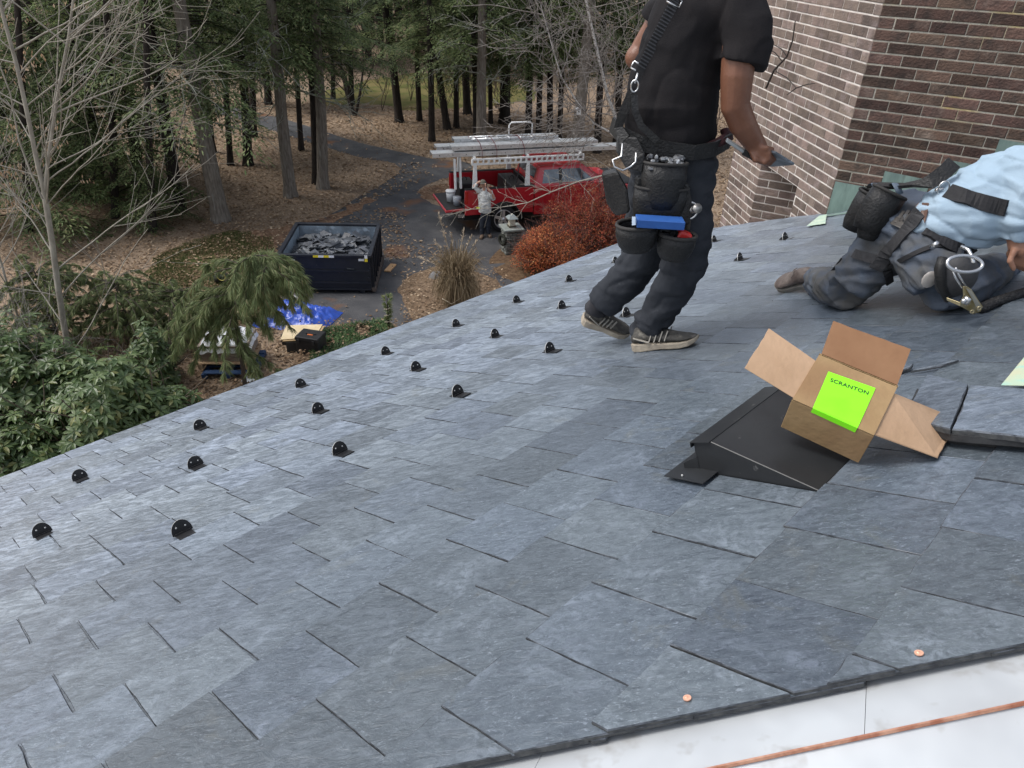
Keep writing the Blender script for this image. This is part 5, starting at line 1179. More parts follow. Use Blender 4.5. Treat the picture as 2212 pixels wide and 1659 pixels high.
# load on the rack, each a thing
def plank(name, x0, x1, y, z, wd_, label, cat='plank', hgt=.12):
    t_ = thing(name, label, cat, tk((x0 + x1) / 2, y, z))
    for s_ in (-1, 1): MB().beam(tk(x0, y + s_ * wd_ / 2, z), tk(x1, y + s_ * wd_ / 2, z), .03, hgt).build('side_rail', galv, t_)
    MB().beam(tk(x0, y, z + hgt * .35), tk(x1, y, z + hgt * .35), wd_ - .03, .02).build('deck', galv, t_)
    for k in range(int((x1 - x0) / .4)): MB().ball(tk(x0 + .2 + k * .4, y - wd_ / 2 - .016, z), .016, 6, 4).build('bolt', trim, t_)
    return t_
plank('scaffold_plank', -2.15, 4.6, -.62, 2.40, .36, 'longest aluminium scaffold plank on the near side of the truck rack')
plank('scaffold_plank', -1.55, 2.9, -.55, 2.56, .34, 'shorter aluminium plank stacked on the longest one on the truck rack')
plank('scaffold_plank', -1.85, 3.4, .15, 2.40, .36, 'aluminium scaffold plank in the middle of the truck rack')
plank('scaffold_plank', -1.2, 2.2, .55, 2.5, .30, 'aluminium plank on the far side of the truck rack')
ld_ = thing('ladder', 'narrow aluminium ladder laid on top of the rack load', 'ladder', tk(0, -.2, 2.7))
for y in (-.32, -.02): MB().tube([tk(-.85, y, 2.70), tk(1.15, y, 2.70)], .028, 8).build('stile', galv, ld_, True)
for k in range(6): MB().tube([tk(-.75 + k * .36, -.36, 2.705), tk(-.75 + k * .36, .02, 2.705)], .03, 6).build('rung', galv, ld_, True)
hp = MB(); hp.tube([tk(.38, -.1, 2.68), tk(.38, -.1, 3.02), tk(.45, -.1, 3.10), tk(1.05, -.1, 3.10), tk(1.12, -.1, 3.04), tk(1.12, -.1, 2.68)], .024, 8); tag(hp.build('ladder_stabiliser', white_p, smooth=True), 'white tubular hoop standing up from the truck rack load', 'ladder part')
for i, (x, y) in enumerate(((-1.50, -.78), (-1.32, -.72))):
    t_ = MB(); t_.beam(tk(x, y, 2.28), tk(x + .03, y, 1.38), .09, .06, fx); bevel(tag(t_.build('hanging_post', white_p), ['leftmost white post hanging down behind the truck bed', 'second white post hanging down behind the truck bed'][i], 'post'), .008)
for i, x in enumerate((-.7, -.25, .62)):
    t_ = MB(); t_.tube([tk(x, -.95, 2.2), tk(x + .02, -.86, 2.5), tk(x, -.7, 2.66), tk(x, -.2, 2.74), tk(x, .6, 2.56), tk(x, .97, 2.2)], .02, 6, flat=.5)
    tag(t_.build('ratchet_strap', P('dark_red_strap', (.09, .015, .02), .7), smooth=True), ['dark red strap tied round the rack load at the rear', 'dark red strap tied round the rack load behind the first', 'dark red strap tied round the rack load over the cab end'][i], 'strap')
# in the bed and on the tailgate
bk = thing('bucket', 'grey plastic bucket standing on the lowered tailgate', 'bucket', tk(-1.45, -.1, .81)); b = MB(); b.tube([tk(-1.45, -.1, .81), tk(-1.45, -.1, 1.14)], [.12, .15], 16); b.build('pail', P('grey_bucket', (.42, .44, .46), .5), bk, True); b = MB(); b.tube([tk(-1.45, -.1, 1.10), tk(-1.45, -.1, 1.15)], .157, 16); b.build('lid', P('grey_bucket_lid', (.5, .52, .54), .5), bk, True)
b2 = thing('bucket', 'dark bucket on the tailgate beside the grey one', 'bucket', tk(-1.35, -.5, .81)); b = MB(); b.tube([tk(-1.35, -.5, .81), tk(-1.35, -.5, 1.06)], [.11, .135], 14); b.build('pail', P('slate_bucket', (.2, .22, .25), .5), b2, True)
for nm, lab_, x, y, sz, colr in (('tool_box', 'black tool box standing in the truck bed by the tailgate', -.9, .3, (.5, .7, .5), (.015, .015, .017)), ('tool_box', 'black tool chest across the truck bed behind the cab', .55, .0, (.5, 1.4, .55), (.02, .02, .022)), ('fuel_can', 'red fuel can in the truck bed', -.25, -.35, (.32, .22, .34), (.42, .03, .02))):
    t_ = thing(nm, lab_, nm.replace('_', ' '), tk(x, y, .82)); TMx = Matrix((fx, fy, V((0, 0, 1)))).transposed(); mt_ = P(nm + str(colr[0]), colr, .45)
    bevel(MB().box(tk(x, y, .82 + sz[2] / 2), sz, TMx).build('body', mt_, t_), .03, 2); MB().ring(tk(x, y, .82 + sz[2] + .03), fy, .07, .015, 12, 6).build('handle', mt_, t_, True)
# man on the phone
pm = thing('person', 'man in pale hooded jacket holding a phone beside the red truck', 'person', gp(1047, 512)); Q0 = gp(1047, 512)
def M_(x, y, o=0.0): return vpl(x, y, Q0, o)
b = MB(); b.tube([M_(1047, 455), M_(1046, 425)], .10, 10); b.tube([M_(1046, 413), M_(1045, 405)], .05, 8); b.ball(M_(1043, 397), .095, 12, 10, (.85, .95, 1.15))
b.tube([M_(1062, 418, .05), M_(1067, 428, .12), M_(1058, 412, .17), M_(1050, 402, .15)], [.05, .045, .04, .03], 8); b.ball(M_(1050, 401, .15), .04, 8, 6); b.tube([M_(1033, 417, 0), M_(1024, 402, .02), M_(1034, 393, .05)], [.05, .045, .032], 8); b.ball(M_(1036, 393, .05), .042, 8, 6)
for i in range(4): finger(b, [M_(1049 + i, 402, .16), M_(1048 + i * .8, 398, .175), M_(1047 + i, 396, .16)], .011, .008)
blob('body', b, P('pale_skin', (.42, .24, .17), .5), pm, .012, 3)
b = MB(); b.tube([M_(1048, 458, .0), M_(1047, 440, .02), M_(1046, 422), M_(1045, 411)], [(.19, .15), (.19, .16), (.20, .14), (.08, .08)], 14, up=XH); b.tube([M_(1058, 414, .0), M_(1066, 430, .10), M_(1060, 417, .15)], [.085, .07, .06], 10); b.tube([M_(1036, 414, .0), M_(1025, 404, .02), M_(1031, 397, .04)], [.085, .07, .055], 10); b.ball(M_(1047, 408, -.06), .09, 10, 6, (1, .8, .7))
blob('hooded_jacket', b, P('pale_grey_fleece', (.52, .53, .52), .9, c2=(.42, .43, .42), ns=7), pm, .016, 3, folds(.012, (8, 8, 14), 2))
b = MB(); b.tube([M_(1048, 455), M_(1042, 480, .02), M_(1041, 506, .02)], [.12, .09, .07], 12); b.tube([M_(1049, 455), M_(1054, 480, .0), M_(1055, 504, .0)], [.12, .09, .07], 12); blob('trousers', b, P('dark_trousers', (.016, .02, .03), .9), pm, .016, 3, folds(.01, (8, 8, 14), 4))
for (x0, y0, x1, y1) in ((1042, 509, 1038, 515), (1056, 507, 1060, 512)):
    b = MB(); a_, c_ = gp(x0, y0, .06), gp(x1, y1, .05); b.tube([a_, a_.lerp(c_, .5), c_], [.055, .06, .045], 10, flat=1); blob('boot', b, P('tan_boot', (.16, .11, .075), .7), pm, .014, 2)
b = MB(); b.ball(M_(1043, 393.5), .103, 12, 8, (.9, 1, .75)); b.poly([M_(1036, 396, .09), M_(1048, 396, .09), M_(1047, 398, .16), M_(1037, 398, .16)], V((0, 0, .012))); b.build('cap', P('olive_cap', (.10, .095, .075), .8), pm)
b = MB(); b.box(M_(1033, 450, .16), (.10, .02, .05)); b.build('reflective_patch', P('hi_vis_yellow', (.7, .8, .08), .5), pm)
MB().box(M_(1051, 399, .17), (.02, .07, .14)).build('phone', black, pm)

# ================================================================== STONE PILLAR
pb = gp(1103, 545); pil = thing('stone_pillar', 'stacked stone gate pillar with slab cap and lantern before the truck', 'pillar', pb)
rot = RAD(20); px_, py_ = V((math.cos(rot), math.sin(rot), 0)), V((-math.sin(rot), math.cos(rot), 0)); SM = Matrix((px_, py_, V((0, 0, 1)))).transposed()
stm = P('grey_fieldstone', (.13, .135, .12), .85, c2=(.20, .205, .185), ns=5, rv=.35, bump=.8, bs=30); z = .0; PWd = .47
core = MB(); core.box(pb + V((0, 0, .36)), (PWd - .08, PWd - .08, .72), SM); core.build('core', P('dark_joint', (.03, .03, .028), .9), pil)
while z < .68:
    h_ = ry.uniform(.045, .08); cuts = [0, ry.uniform(.25, .45), ry.uniform(.55, .8), 1]
    for fdir, sdir in ((-py_, px_), (px_, py_), (-px_, py_), (py_, px_)):
        for a, b_ in zip(cuts, cuts[1:]):
            L = (b_ - a) * PWd - .012; o_ = ry.uniform(-.015, .02)
            q_ = MB().box(pb + fdir * (PWd / 2 - .05 + o_) + sdir * ((a + b_) / 2 - .5) * PWd + V((0, 0, z + h_ / 2)), (.001 + L, .10, h_ - .01), Matrix((sdir, fdir, V((0, 0, 1)))).transposed()); bevel(q_.build('stone', stm, pil), .012, 1)
    z += h_
bevel(MB().box(pb + V((0, 0, z + .035)), (PWd + .13, PWd + .13, .06), SM).build('cap', P('bluestone_cap', (.17, .19, .175), .8, c2=(.23, .25, .23), ns=6), pil), .012, 2)
ln = MB(); ln.box(pb + V((0, 0, z + .09)), (.22, .22, .04), SM); ln.build('lantern_base', P('bronze', (.10, .085, .06), .5, metal=.5), pil)
ln = MB(); ln.box(pb + V((0, 0, z + .22)), (.17, .17, .22), SM, .9); ln.build('lantern_glass', P('frosted_lantern', (.45, .42, .34), .4), pil)
ln = MB(); ln.box(pb + V((0, 0, z + .36)), (.30, .30, .08), SM, .45); ln.build('lantern_roof', P('lantern_roof', (.22, .25, .25), .5), pil); MB().ball(pb + V((0, 0, z + .42)), .03, 8, 6).build('finial', P('pale_finial', (.6, .58, .5), .5), pil)
wr_ = MB(); wr_.ring(pb - px_ * (PWd / 2 + .06) - py_ * .1 + V((0, 0, .45)), -px_ - py_ * .4, .13, .05, 22, 8); tag(wr_.build('wreath', P('dark_wreath', (.02, .022, .016), .9, bump=1, bs=40), smooth=True), 'dark wreath hanging on the left face of the stone pillar', 'wreath')
rk = MB(); rk.ball(gp(945, 600, .1), .26, 10, 7, (1, .7, .65)); o = blob('boulder', rk, P('boulder_grey', (.14, .14, .145), .85, c2=(.2, .2, .2), ns=5, bump=.6, bs=20), None, .03, 2, lambda c, n_: .05 * noise.noise(c * 5)); tag(o, 'grey boulder at the foot of the tied ornamental grass', 'boulder')
# ================================================================== WOODS AND PLANTS
rt = random.Random(42)
bark_g = P('grey_bark', (.205, .182, .155), .95, spec=.1, c2=(.118, .10, .084), ns=7, st=(3, 3, .5), lo=.35, hi=.65, bump=2.5, bs=14, bst=(3, 3, .45), c3=(.25, .245, .22), ns3=3, lo3=.58, hi3=.75)
bark_d = P('dark_bark', (.045, .037, .032), .95, spec=.1, c2=(.024, .02, .018), ns=7, st=(3, 3, .5), bump=2, bs=14, bst=(3, 3, .45))
bark_l = P('pale_twig_bark', (.36, .335, .285), .85, spec=.2, c2=(.24, .22, .185), ns=9, st=(1, 1, .4))
bark_w = P('white_birch_bark', (.48, .46, .43), .8, spec=.2, c2=(.16, .14, .13), ns=13, st=(1, 1, 1.6), lo=.52, hi=.62)
lichen = P('lichen_grey_twigs', (.28, .30, .25), .95, spec=.1, c2=(.17, .165, .14), ns=9)
hem_leaf = ramp_leaf('hemlock_leaf', [(0, (.056, .084, .032)), (.5, (.112, .152, .06)), (.85, (.165, .205, .09)), (1, (.21, .21, .10))], .6, .3, .45, .9)
def leafquad(mb, p, d, side, L, W):
    """a pointed leaf: p base, d direction, side vector"""
    n0 = len(mb.v); mb.v += [p, p + d * (L * .45) + side * W, p + d * L, p + d * (L * .45) - side * W]; mb.f.append((n0, n0 + 1, n0 + 2, n0 + 3))
def limb(mb, p, d, L, r, depth, rr, seg=5, curl=.25, up=.1, spread=.8, kids=4, kr=.55, minr=.004, tips=None, r1=None):
    """a wandering tapered limb with side limbs"""
    n_ = max(3, int(L / .28) if L > 1.2 else 4); pts = [V(p)]; d = V(d).normalized()
    for i in range(n_):
        d = (d + V((rr.gauss(0, 1), rr.gauss(0, 1), rr.gauss(0, 1))) * curl * .35 + V((0, 0, up * .3))).normalized(); pts.append(pts[-1] + d * (L / n_))
    re = max(minr, r * .35) if r1 is None else r1
    mb.tube(pts, [r + (re - r) * i / n_ for i in range(n_ + 1)], seg if r > .02 else (4 if r > .008 else 3), cap=False)
    if tips is not None and depth == 0: tips.append((pts[-1], d)); tips.append((pts[-2], d))
    if depth > 0:
        for k in range(kids):
            t = .25 + .72 * (k + rr.random()) / kids; f_ = t * n_; i = min(int(f_), n_ - 1); q = pts[i].lerp(pts[i + 1], f_ - i); dd = (pts[i + 1] - pts[i]).normalized()
            x, y = basis(dd); a = rr.uniform(0, 6.283); nd = (dd * rr.uniform(.55, 1.0) + (x * math.cos(a) + y * math.sin(a)) * spread).normalized()
            limb(mb, q, nd, L * rr.uniform(.35, .62), max(minr, r * kr * (1 - t * .4)), depth - 1, rr, 4, curl, up, spread, max(2, kids - 1), kr, minr, tips)
    return pts
# ---- shared hemlock crowns
def crown_mesh(seed, H=10.0, R0=3.2, nb=62, droop=.35, dens=1.35):
    rr = random.Random(seed); tw, lf = MB(), MB()
    for b_ in range(nb):
        z = H * (b_ + rr.random()) / nb; t = z / H; R_ = R0 * (1 - t * .8) * rr.uniform(.55, 1.1); a = rr.uniform(0, 6.283); dr = V((math.cos(a), math.sin(a), 0)); sd = V((-dr.y, dr.x, 0))
        n_ = 8; pts = []; wig = rr.uniform(-.25, .25)
        for i in range(n_ + 1):
            s = i / n_; pts.append(dr * (R_ * s) + sd * (wig * s * s * R_) + V((0, 0, z + R_ * (.10 * s - droop * s * s))))
        tw.tube(pts, [.02 * (1 - .8 * i / n_) for i in range(n_ + 1)], 4, cap=False)
        nbl = int(R_ / .13 * dens)
        for k in range(nbl):
            s = .18 + .82 * (k + rr.random()) / nbl; f_ = s * n_; i = min(int(f_), n_ - 1); q = pts[i].lerp(pts[i + 1], f_ - i); d0 = (pts[i + 1] - pts[i]).normalized()
            for sg in (-1, 1):
                L = (.25 + .55 * (1 - abs(s - .45))) * rr.uniform(.5, 1.15); d_ = (d0 * rr.uniform(.3, .8) + sd * sg * rr.uniform(.6, 1) + V((0, 0, rr.uniform(-.35, .08)))).normalized(); ls = d_.cross(V((0, 0, 1))).normalized(); m_ = max(3, int(L / .085))
                for j in range(m_):
                    u = (j + rr.random()) / m_; pp = q + d_ * (L * u) + V((0, 0, -.12 * u * u)); sg2 = 1 if j % 2 else -1
                    ld = (d_ * .8 + ls * sg2 * rr.uniform(.2, .9) + V((0, 0, rr.uniform(-.4, .1)))).normalized(); lsd = (ld.cross(V((0, 0, 1))) + V((rr.uniform(-.4, .4), rr.uniform(-.4, .4), rr.uniform(-.5, .5)))).normalized()
                    leafquad(lf, pp, ld, lsd, rr.uniform(.11, .21), rr.uniform(.018, .034))
    return tw.mesh('crown_twigs', bark_d), lf.mesh('crown_foliage', hem_leaf)
CROWNS = [crown_mesh(1, 7.0), crown_mesh(2, 7.0, 2.7, 58, .42), crown_mesh(3, 6.6, 3.5, 60, .28), crown_mesh(4, 7.0, 2.4, 54, .5)]
def dead_mesh(seed):
    rr = random.Random(seed); mb = MB()
    for k in range(9):
        a = rr.uniform(0, 6.283); limb(mb, V((0, 0, rr.uniform(-1.2, 1.6))), V((math.cos(a), math.sin(a), rr.uniform(-.15, .25))), rr.uniform(1.2, 2.6), .028, 2, rr, 4, .45, -.05, .7, 5, .5, .006)
    return mb.mesh('dead_branches', lichen)
DEAD = [dead_mesh(5), dead_mesh(6)]
def px2m(w_, P_): return w_ / FPX * (P_ - EYE).dot(CF)
def wood_tree(x, y, wpx, x2, y2, zc, crown, label, mat, group, cs=1.0, top=11.0, dead=False, name='hemlock_tree', flare=1.35):
    B = gp(x, y); Tp = vpl(x2, y2, B); d_ = (Tp - B); d_ = d_ / d_.z; r = px2m(wpx, B) / 2
    o = thing(name, label, 'tree', B, group)
    m_ = MB(); rr = random.Random(int(x * 7 + y)); hs = [0, .15, .5, 1.2, 2.5, 4, 6, 8, 9.5, top]
    def ax(h): return B + d_ * h + V((wob((x, h * .25, 1), 1, .10), wob((x, h * .25, 5), 1, .10), 0)) * min(1, h / 2)
    m_.tube([ax(h) + V((0, 0, -.05 if h == 0 else 0)) for h in hs], [r * flare, r * 1.15] + [r * (1.0 - .055 * h) for h in hs[2:]], 12, cap=False); m_.build('trunk', mat, o, True)
    if crown is not None:
        a = rr.uniform(0, 6.283)
        for nm, me in zip(('crown_twigs', 'crown'), CROWNS[crown]):
            c = bpy.data.objects.new(nm, me); link(c); c.parent = o; c.location = ax(zc) - B; c.rotation_euler = (0, 0, a); c.scale = (cs, cs, cs)
    if dead:
        c = bpy.data.objects.new('dead_branches', DEAD[int(x) % 2]); link(c); c.parent = o; c.location = ax(zc - .2) - B; c.rotation_euler = (0, 0, rr.uniform(0, 6.28))
    return o
G1 = 'tall conifers at the edge of the drive'
wood_tree(478, 476, 36, 425, 205, 3.6, 0, 'thick grey trunk leaning left at the lawn edge, nearest of the tall conifers', bark_g, G1, 1.05, dead=True)
wood_tree(628, 424, 27, 600, 150, 4.2, 1, 'grey rough-barked trunk left of the lane, second big one from the leaning tree', bark_g, G1, .95, dead=True)
wood_tree(698, 407, 25, 688, 150, 4.0, 2, 'straight grey-brown trunk nearest the drive bend, right of the rough-barked one', bark_g, G1, .9, dead=True)
wood_tree(684, 396, 18, 672, 150, 4.4, 3, 'thin dark twin trunk just behind the straight one at the drive bend', bark_d, G1, .8)
wood_tree(387, 455, 27, 350, 220, 3.6, 3, 'dark trunk behind the bare sapling twigs, left of the leaning conifer', bark_d, G1, 1.05)
wood_tree(1039, 335, 23, 1041, 60, 3.8, 1, 'pale straight trunk rising just behind the truck\'s ladder rack', bark_g, G1, .95, dead=True, flare=1.1)
bh_t = wood_tree(1243, 345, 27, 1262, 150, 5.0, 0, 'grey trunk carrying a white birdhouse behind the truck cab', bark_g, G1, .8, flare=1.15)
G2 = 'dark trunks standing in the woods'
lst = [(536, 357, 20, 524, 150, 'dark trunk with flared foot left of the lane, right of the thin one'), (498, 357, 13, 486, 200, 'thin dark trunk just right of the leaning conifer'), (455, 330, 22, 440, 190, 'brown trunk half hidden behind the leaning conifer'),
       (651, 325, 12, 640, 150, 'thin dark trunk behind the rough-barked one by the lane'), (548, 296, 15, 545, 160, 'far dark trunk with wide foot beyond the lane'), (580, 225, 15, 572, 110, 'far dark trunk above the lane at left'), (612, 232, 10, 606, 110, 'thin far trunk above the lane, right of its darker neighbour'),
       (863, 264, 18, 845, 120, 'dark trunk leaning left at the meadow edge, leftmost of the middle group'), (906, 261, 12, 902, 110, 'straight dark trunk, second of the middle group at the meadow edge'), (933, 305, 14, 929, 110, 'nearest dark trunk of the middle group'), (966, 279, 16, 946, 130, 'dark trunk leaning left beside the nearest one of the middle group'),
       (986, 276, 12, 984, 110, 'slim upright dark trunk left of the pale straight one'), (1010, 247, 17, 1000, 110, 'dark trunk at the meadow edge behind the slim upright one'), (1028, 292, 12, 1024, 110, 'dark trunk almost touching the pale straight one on its left'), (1060, 268, 10, 1058, 120, 'thin dark trunk just right of the pale straight one'),
       (1090, 266, 24, 1092, 110, 'broad dark trunk right of the pale straight one'), (1141, 300, 15, 1146, 120, 'dark trunk left of the tangle of bare twigs'), (1163, 302, 13, 1168, 120, 'dark trunk in the middle of the bare twig tangle'), (1187, 298, 14, 1190, 120, 'dark trunk behind the bare twigs, left of the birdhouse tree'), (1208, 305, 12, 1215, 130, 'dark trunk next to the birdhouse tree'),
       (1290, 330, 16, 1300, 140, 'dark trunk right of the birdhouse tree'), (1330, 320, 15, 1342, 140, 'dark trunk beside the standing worker\'s shoulder'), (760, 225, 12, 756, 110, 'far trunk behind the small forked tree'), (720, 214, 10, 716, 110, 'thin far trunk left of the small forked tree'),
       (300, 400, 24, 280, 200, 'dark trunk behind the left sapling'), (210, 380, 22, 190, 200, 'dark trunk deep in the foliage at the left'), (110, 400, 24, 85, 200, 'dark trunk behind the left sapling\'s fork'), (20, 390, 24, -10, 200, 'dark trunk at the left edge of the picture')]
for i, (x, y, w_, x2, y2, lab_) in enumerate(lst):
    left = x < 400
    wood_tree(x, y, w_, x2, y2, (1.3 if left else rt.uniform(2.7, 3.9)), (i * 7 + 1) % 4, lab_, bark_d, G2, rt.uniform(.8, 1.05) * (1.0 if not left else 1.15))
# conifers outside the trunks' list whose low boughs close the left side
for i, (x, y, sc, lab_) in enumerate(((250, 470, .9, 'low-branched green hemlock behind the left sapling, middle one'), (330, 500, .55, 'small low hemlock left of the dark trunk behind the twigs'), (60, 500, .95, 'low-branched dark hemlock at the left edge'), (170, 430, 1.0, 'low-branched hemlock far behind the left sapling'))):
    wood_tree(x, y, 16, x - 8, y - 200, .35, i % 4, lab_, bark_d, 'low hemlocks at the left', sc, 11)
# small forked tree
ft = thing('forked_tree', 'small dark forked tree beyond the lane', 'tree', gp(766, 250)); mb = MB(); rr = random.Random(8); B = gp(766, 250)
for dx, dz, L, r_ in ((-.75, 1, 4.5, .07), (-.25, 1.2, 4.5, .065), (.45, 1, 4.2, .06)): limb(mb, B, V((dx, .1, dz)), L, r_ * 1.3, 2, rr, 6, .3, .2, .8, 5, .5, .012)
mb.build('trunk', bark_d, ft, True)
# distant wood beyond the meadow
fw = MB(); ff = MB(); rf = random.Random(77)
for k in range(300):
    y = rf.uniform(50, 125); x = rf.uniform(-.62 * y - 6, .42 * y + 6)
    r_ = rf.uniform(.10, .24); fw.tube([V((x, y, -.1)), V((x + rf.uniform(-.3, .3), y, 6)), V((x + rf.uniform(-.6, .6), y, 14))], [r_ * 1.2, r_, r_ * .6], 6, cap=False)
    z0 = rf.uniform(2.0, 5.0)
    for j in range(240):
        a, q = rf.uniform(0, 6.283), rf.uniform(.1, 1) ** .6; z = z0 + rf.random() * 8; R_ = 3.4 * (1 - (z - z0) / 11) * q; p = V((x + R_ * math.cos(a), y + R_ * math.sin(a), z - .3 * R_))
        d_ = V((math.cos(a), math.sin(a), rf.uniform(-.5, .0))).normalized(); leafquad(ff, p, d_, V((-d_.y, d_.x, rf.uniform(-.4, .4))).normalized(), rf.uniform(.5, 1.1), rf.uniform(.12, .26))
dw = struct(fw.build('distant_trunks', bark_d), 'stuff'); tag(dw, 'far dark tree trunks seen between the nearer trunks', 'woods')
dw = struct(ff.build('distant_foliage', ramp_leaf('far_hemlock_leaf', [(0, (.025, .04, .02)), (.6, (.05, .074, .035)), (1, (.085, .11, .055))], .7, .2, .2, .25)), 'stuff'); tag(dw, 'dark evergreen foliage of the far wood', 'woods')
# understorey of brushy twigs across the far wood
us = MB()
for k in range(320):
    y = rf.uniform(38, 70); x = rf.uniform(-.6 * y, .35 * y); h_ = rf.uniform(.8, 2.6)
    for j in range(4): limb(us, V((x, y, 0)), V((rf.uniform(-.6, .6), rf.uniform(-.6, .6), 1)), h_, .016, 1, rf, 3, .4, .1, .8, 4, .6, .008)
tag(struct(us.build('brushwood', P('brown_brush', (.075, .052, .042), .95)), 'stuff'), 'brown leafless brush under the far trees', 'brush')
# a pale house far behind the trunks
fh = thing('far_house', 'pale house glimpsed far behind the trunks', 'house', V((-1.5, 78, 0))); MB().box((-1.5, 80, 2.2), (9, 5, 4.4)).build('wall', P('pale_house_wall', (.55, .6, .62), .8), fh); MB().poly([V((-6.3, 77.2, 4.4)), V((3.3, 77.2, 4.4)), V((3.3, 80, 6.6)), V((-6.3, 80, 6.6))], V((0, 0, .2))).build('roof', P('grey_house_roof', (.2, .2, .21), .8), fh)
for x in (-4.2, -1.4, 1.4): MB().box((x, 77.46, 2.5), (1.1, .08, 1.4)).build('window', P('dark_window', (.05, .09, .10), .2), fh)
# birdhouse
bb0 = vpl(1250, 241, gp(1243, 345), .32); bh_ = thing('birdhouse', 'small white birdhouse on the trunk behind the truck cab', 'birdhouse', bb0)
MB().box(bb0, (.16, .16, .22)).build('body', white_p, bh_); MB().poly([bb0 + V((-.13, -.12, .09)), bb0 + V((.13, -.12, .09)), bb0 + V((0, -.12, .21))], V((0, .24, 0))).build('roof', P('birdhouse_roof', (.6, .62, .66), .6), bh_); MB().ball(bb0 + V((0, -.085, .01)), .03, 8, 6, (1, .3, 1)).build('hole', black, bh_)

# ---- bare saplings
def pathtube(mb, B, pts, r0, r1, seg=8, off=0.0):
    w_ = [vpl(x, y, B, off) for x, y in pts]; n_ = len(w_); mb.tube(w_, [r0 + (r1 - r0) * i / (n_ - 1) for i in range(n_)], seg, cap=False); return w_
B1 = gp(160, 815); sap = thing('bare_sapling', 'bare grey beech sapling with two stems at the far left', 'tree', B1); mb = MB(); rr = random.Random(15)
main = pathtube(mb, B1, [(160, 815), (150, 770), (136, 690), (124, 610), (112, 520), (101, 450), (95, 415)], .06, .046)
sA = pathtube(mb, B1, [(97, 420), (80, 350), (60, 250), (36, 140), (8, 40), (-12, -50)], .042, .022)
sB = pathtube(mb, B1, [(96, 418), (106, 330), (125, 200), (148, 80), (162, -30)], .034, .016)
sC = pathtube(mb, B1, [(92, 430), (65, 370), (40, 300), (22, 200), (-5, 130)], .018, .010, 5, .15)
for st_, rng_ in ((main, (2, 6)), (sA, (0, 5)), (sB, (0, 4))):
    for i in range(len(st_) - 1):
        for k in range(3 if st_ is not main else 2):
            q = st_[i].lerp(st_[i + 1], rr.random()); side_ = 1 if rr.random() < .66 else -1
            if st_ is main and i < 2 and rr.random() < .5: continue
            d_ = XH * side_ * rr.uniform(.5, 1.1) + V((0, 0, rr.uniform(.35, 1.0))) - NH * rr.uniform(-.6, .6)
            limb(mb, q, d_, rr.uniform(1.6, 3.4) * (1 if side_ > 0 else .6), rr.uniform(.011, .018), 2, rr, 5, .16, .12, .55, 4, .6, .0042)
mb.build('trunk', bark_l, sap, True)
B1b = gp(60, 760); sap2 = thing('leafy_sapling', 'thin sapling still holding tan withered leaves at the left edge', 'tree', B1b); mb, lf = MB(), MB(); tips = []
for k in range(5): limb(mb, B1b + V((rr.uniform(-.8, .3), 0, 0)), V((rr.uniform(-.3, .1), rr.uniform(-.2, .2), 1)), rr.uniform(3.5, 6.5), .03, 2, rr, 5, .12, .2, .7, 7, .5, .005, tips)
mb.build('trunk', bark_l, sap2, True)
for c, d_ in tips:
    if rr.random() < .55:
        for j in range(7):
            p = c + V((rr.gauss(0, .12), rr.gauss(0, .12), rr.gauss(0, .05))); dd = V((rr.uniform(-.6, .6), rr.uniform(-.6, .6), -1)).normalized(); leafquad(lf, p, dd, basis(dd)[0], rr.uniform(.07, .11), .018)
lf.build('withered_leaves', ramp_leaf('withered_leaf', [(0, (.30, .19, .11)), (.5, (.40, .27, .17)), (1, (.48, .36, .25))], .8, .2, .3), sap2)
# thicket of thin bare stems at lower left
th_ = thing('bare_thicket', 'tangle of thin grey bare stems at the lower left edge', 'shrub', gp(20, 880)); mb = MB()
for k in range(26): limb(mb, gp(rr.uniform(-40, 110), rr.uniform(830, 930)), V((rr.uniform(-.5, .5), rr.uniform(-.3, .3), 1)), rr.uniform(1.2, 2.6), .010, 2, rr, 4, .35, .05, .8, 4, .6, .0035)
mb.build('stems', P('grey_stems', (.20, .185, .17), .9), th_, True)
B2 = gp(1385, 525); bir = thing('white_birch', 'bare white-barked birch spreading twigs beside the standing worker', 'tree', B2); mb, tw = MB(), MB(); rr = random.Random(33)
m1 = pathtube(mb, B2, [(1385, 525), (1378, 420), (1356, 330), (1336, 272), (1312, 205), (1292, 120), (1272, 30), (1256, -50)], .075, .022)
m2 = pathtube(mb, B2, [(1352, 318), (1316, 285), (1282, 266), (1246, 220), (1212, 165), (1190, 90), (1168, 10)], .034, .015, 6, .2)
m3 = pathtube(mb, B2, [(1354, 325), (1300, 308), (1250, 322), (1205, 345)], .02, .007, 5, .3)
m4 = pathtube(mb, B2, [(1340, 285), (1360, 220), (1375, 120), (1400, 30), (1420, -40)], .035, .015, 6, -.2)
mb.build('trunk', bark_w, bir, True)
for st_ in (m1[3:], m2, m4):
    for i in range(len(st_) - 1):
        for k in range(5):
            q = st_[i].lerp(st_[i + 1], rr.random()); d_ = XH * rr.uniform(-1.2, .8) + V((0, 0, rr.uniform(-.5, 1.0))) - NH * rr.uniform(-.8, .8); limb(tw, q, d_, rr.uniform(1.2, 2.8), rr.uniform(.010, .018), 2, rr, 4, .3, .05, .7, 5, .6, .0055)
tw.build('twigs', P('grey_twigs', (.22, .20, .18), .9, c2=(.12, .105, .095), ns=5), bir)
B3 = gp(1290, 470); br2 = thing('bare_shrub', 'leafless twiggy shrub in front of the truck cab', 'shrub', B3); mb = MB()
for k in range(3): limb(mb, B3 + V((rr.uniform(-.5, .5), rr.uniform(-.5, .5), 0)), V((rr.uniform(-.9, .9), rr.uniform(-.5, .3), 1)), rr.uniform(1.4, 2.2), .014, 2, rr, 4, .3, .05, .8, 4, .55, .0055)
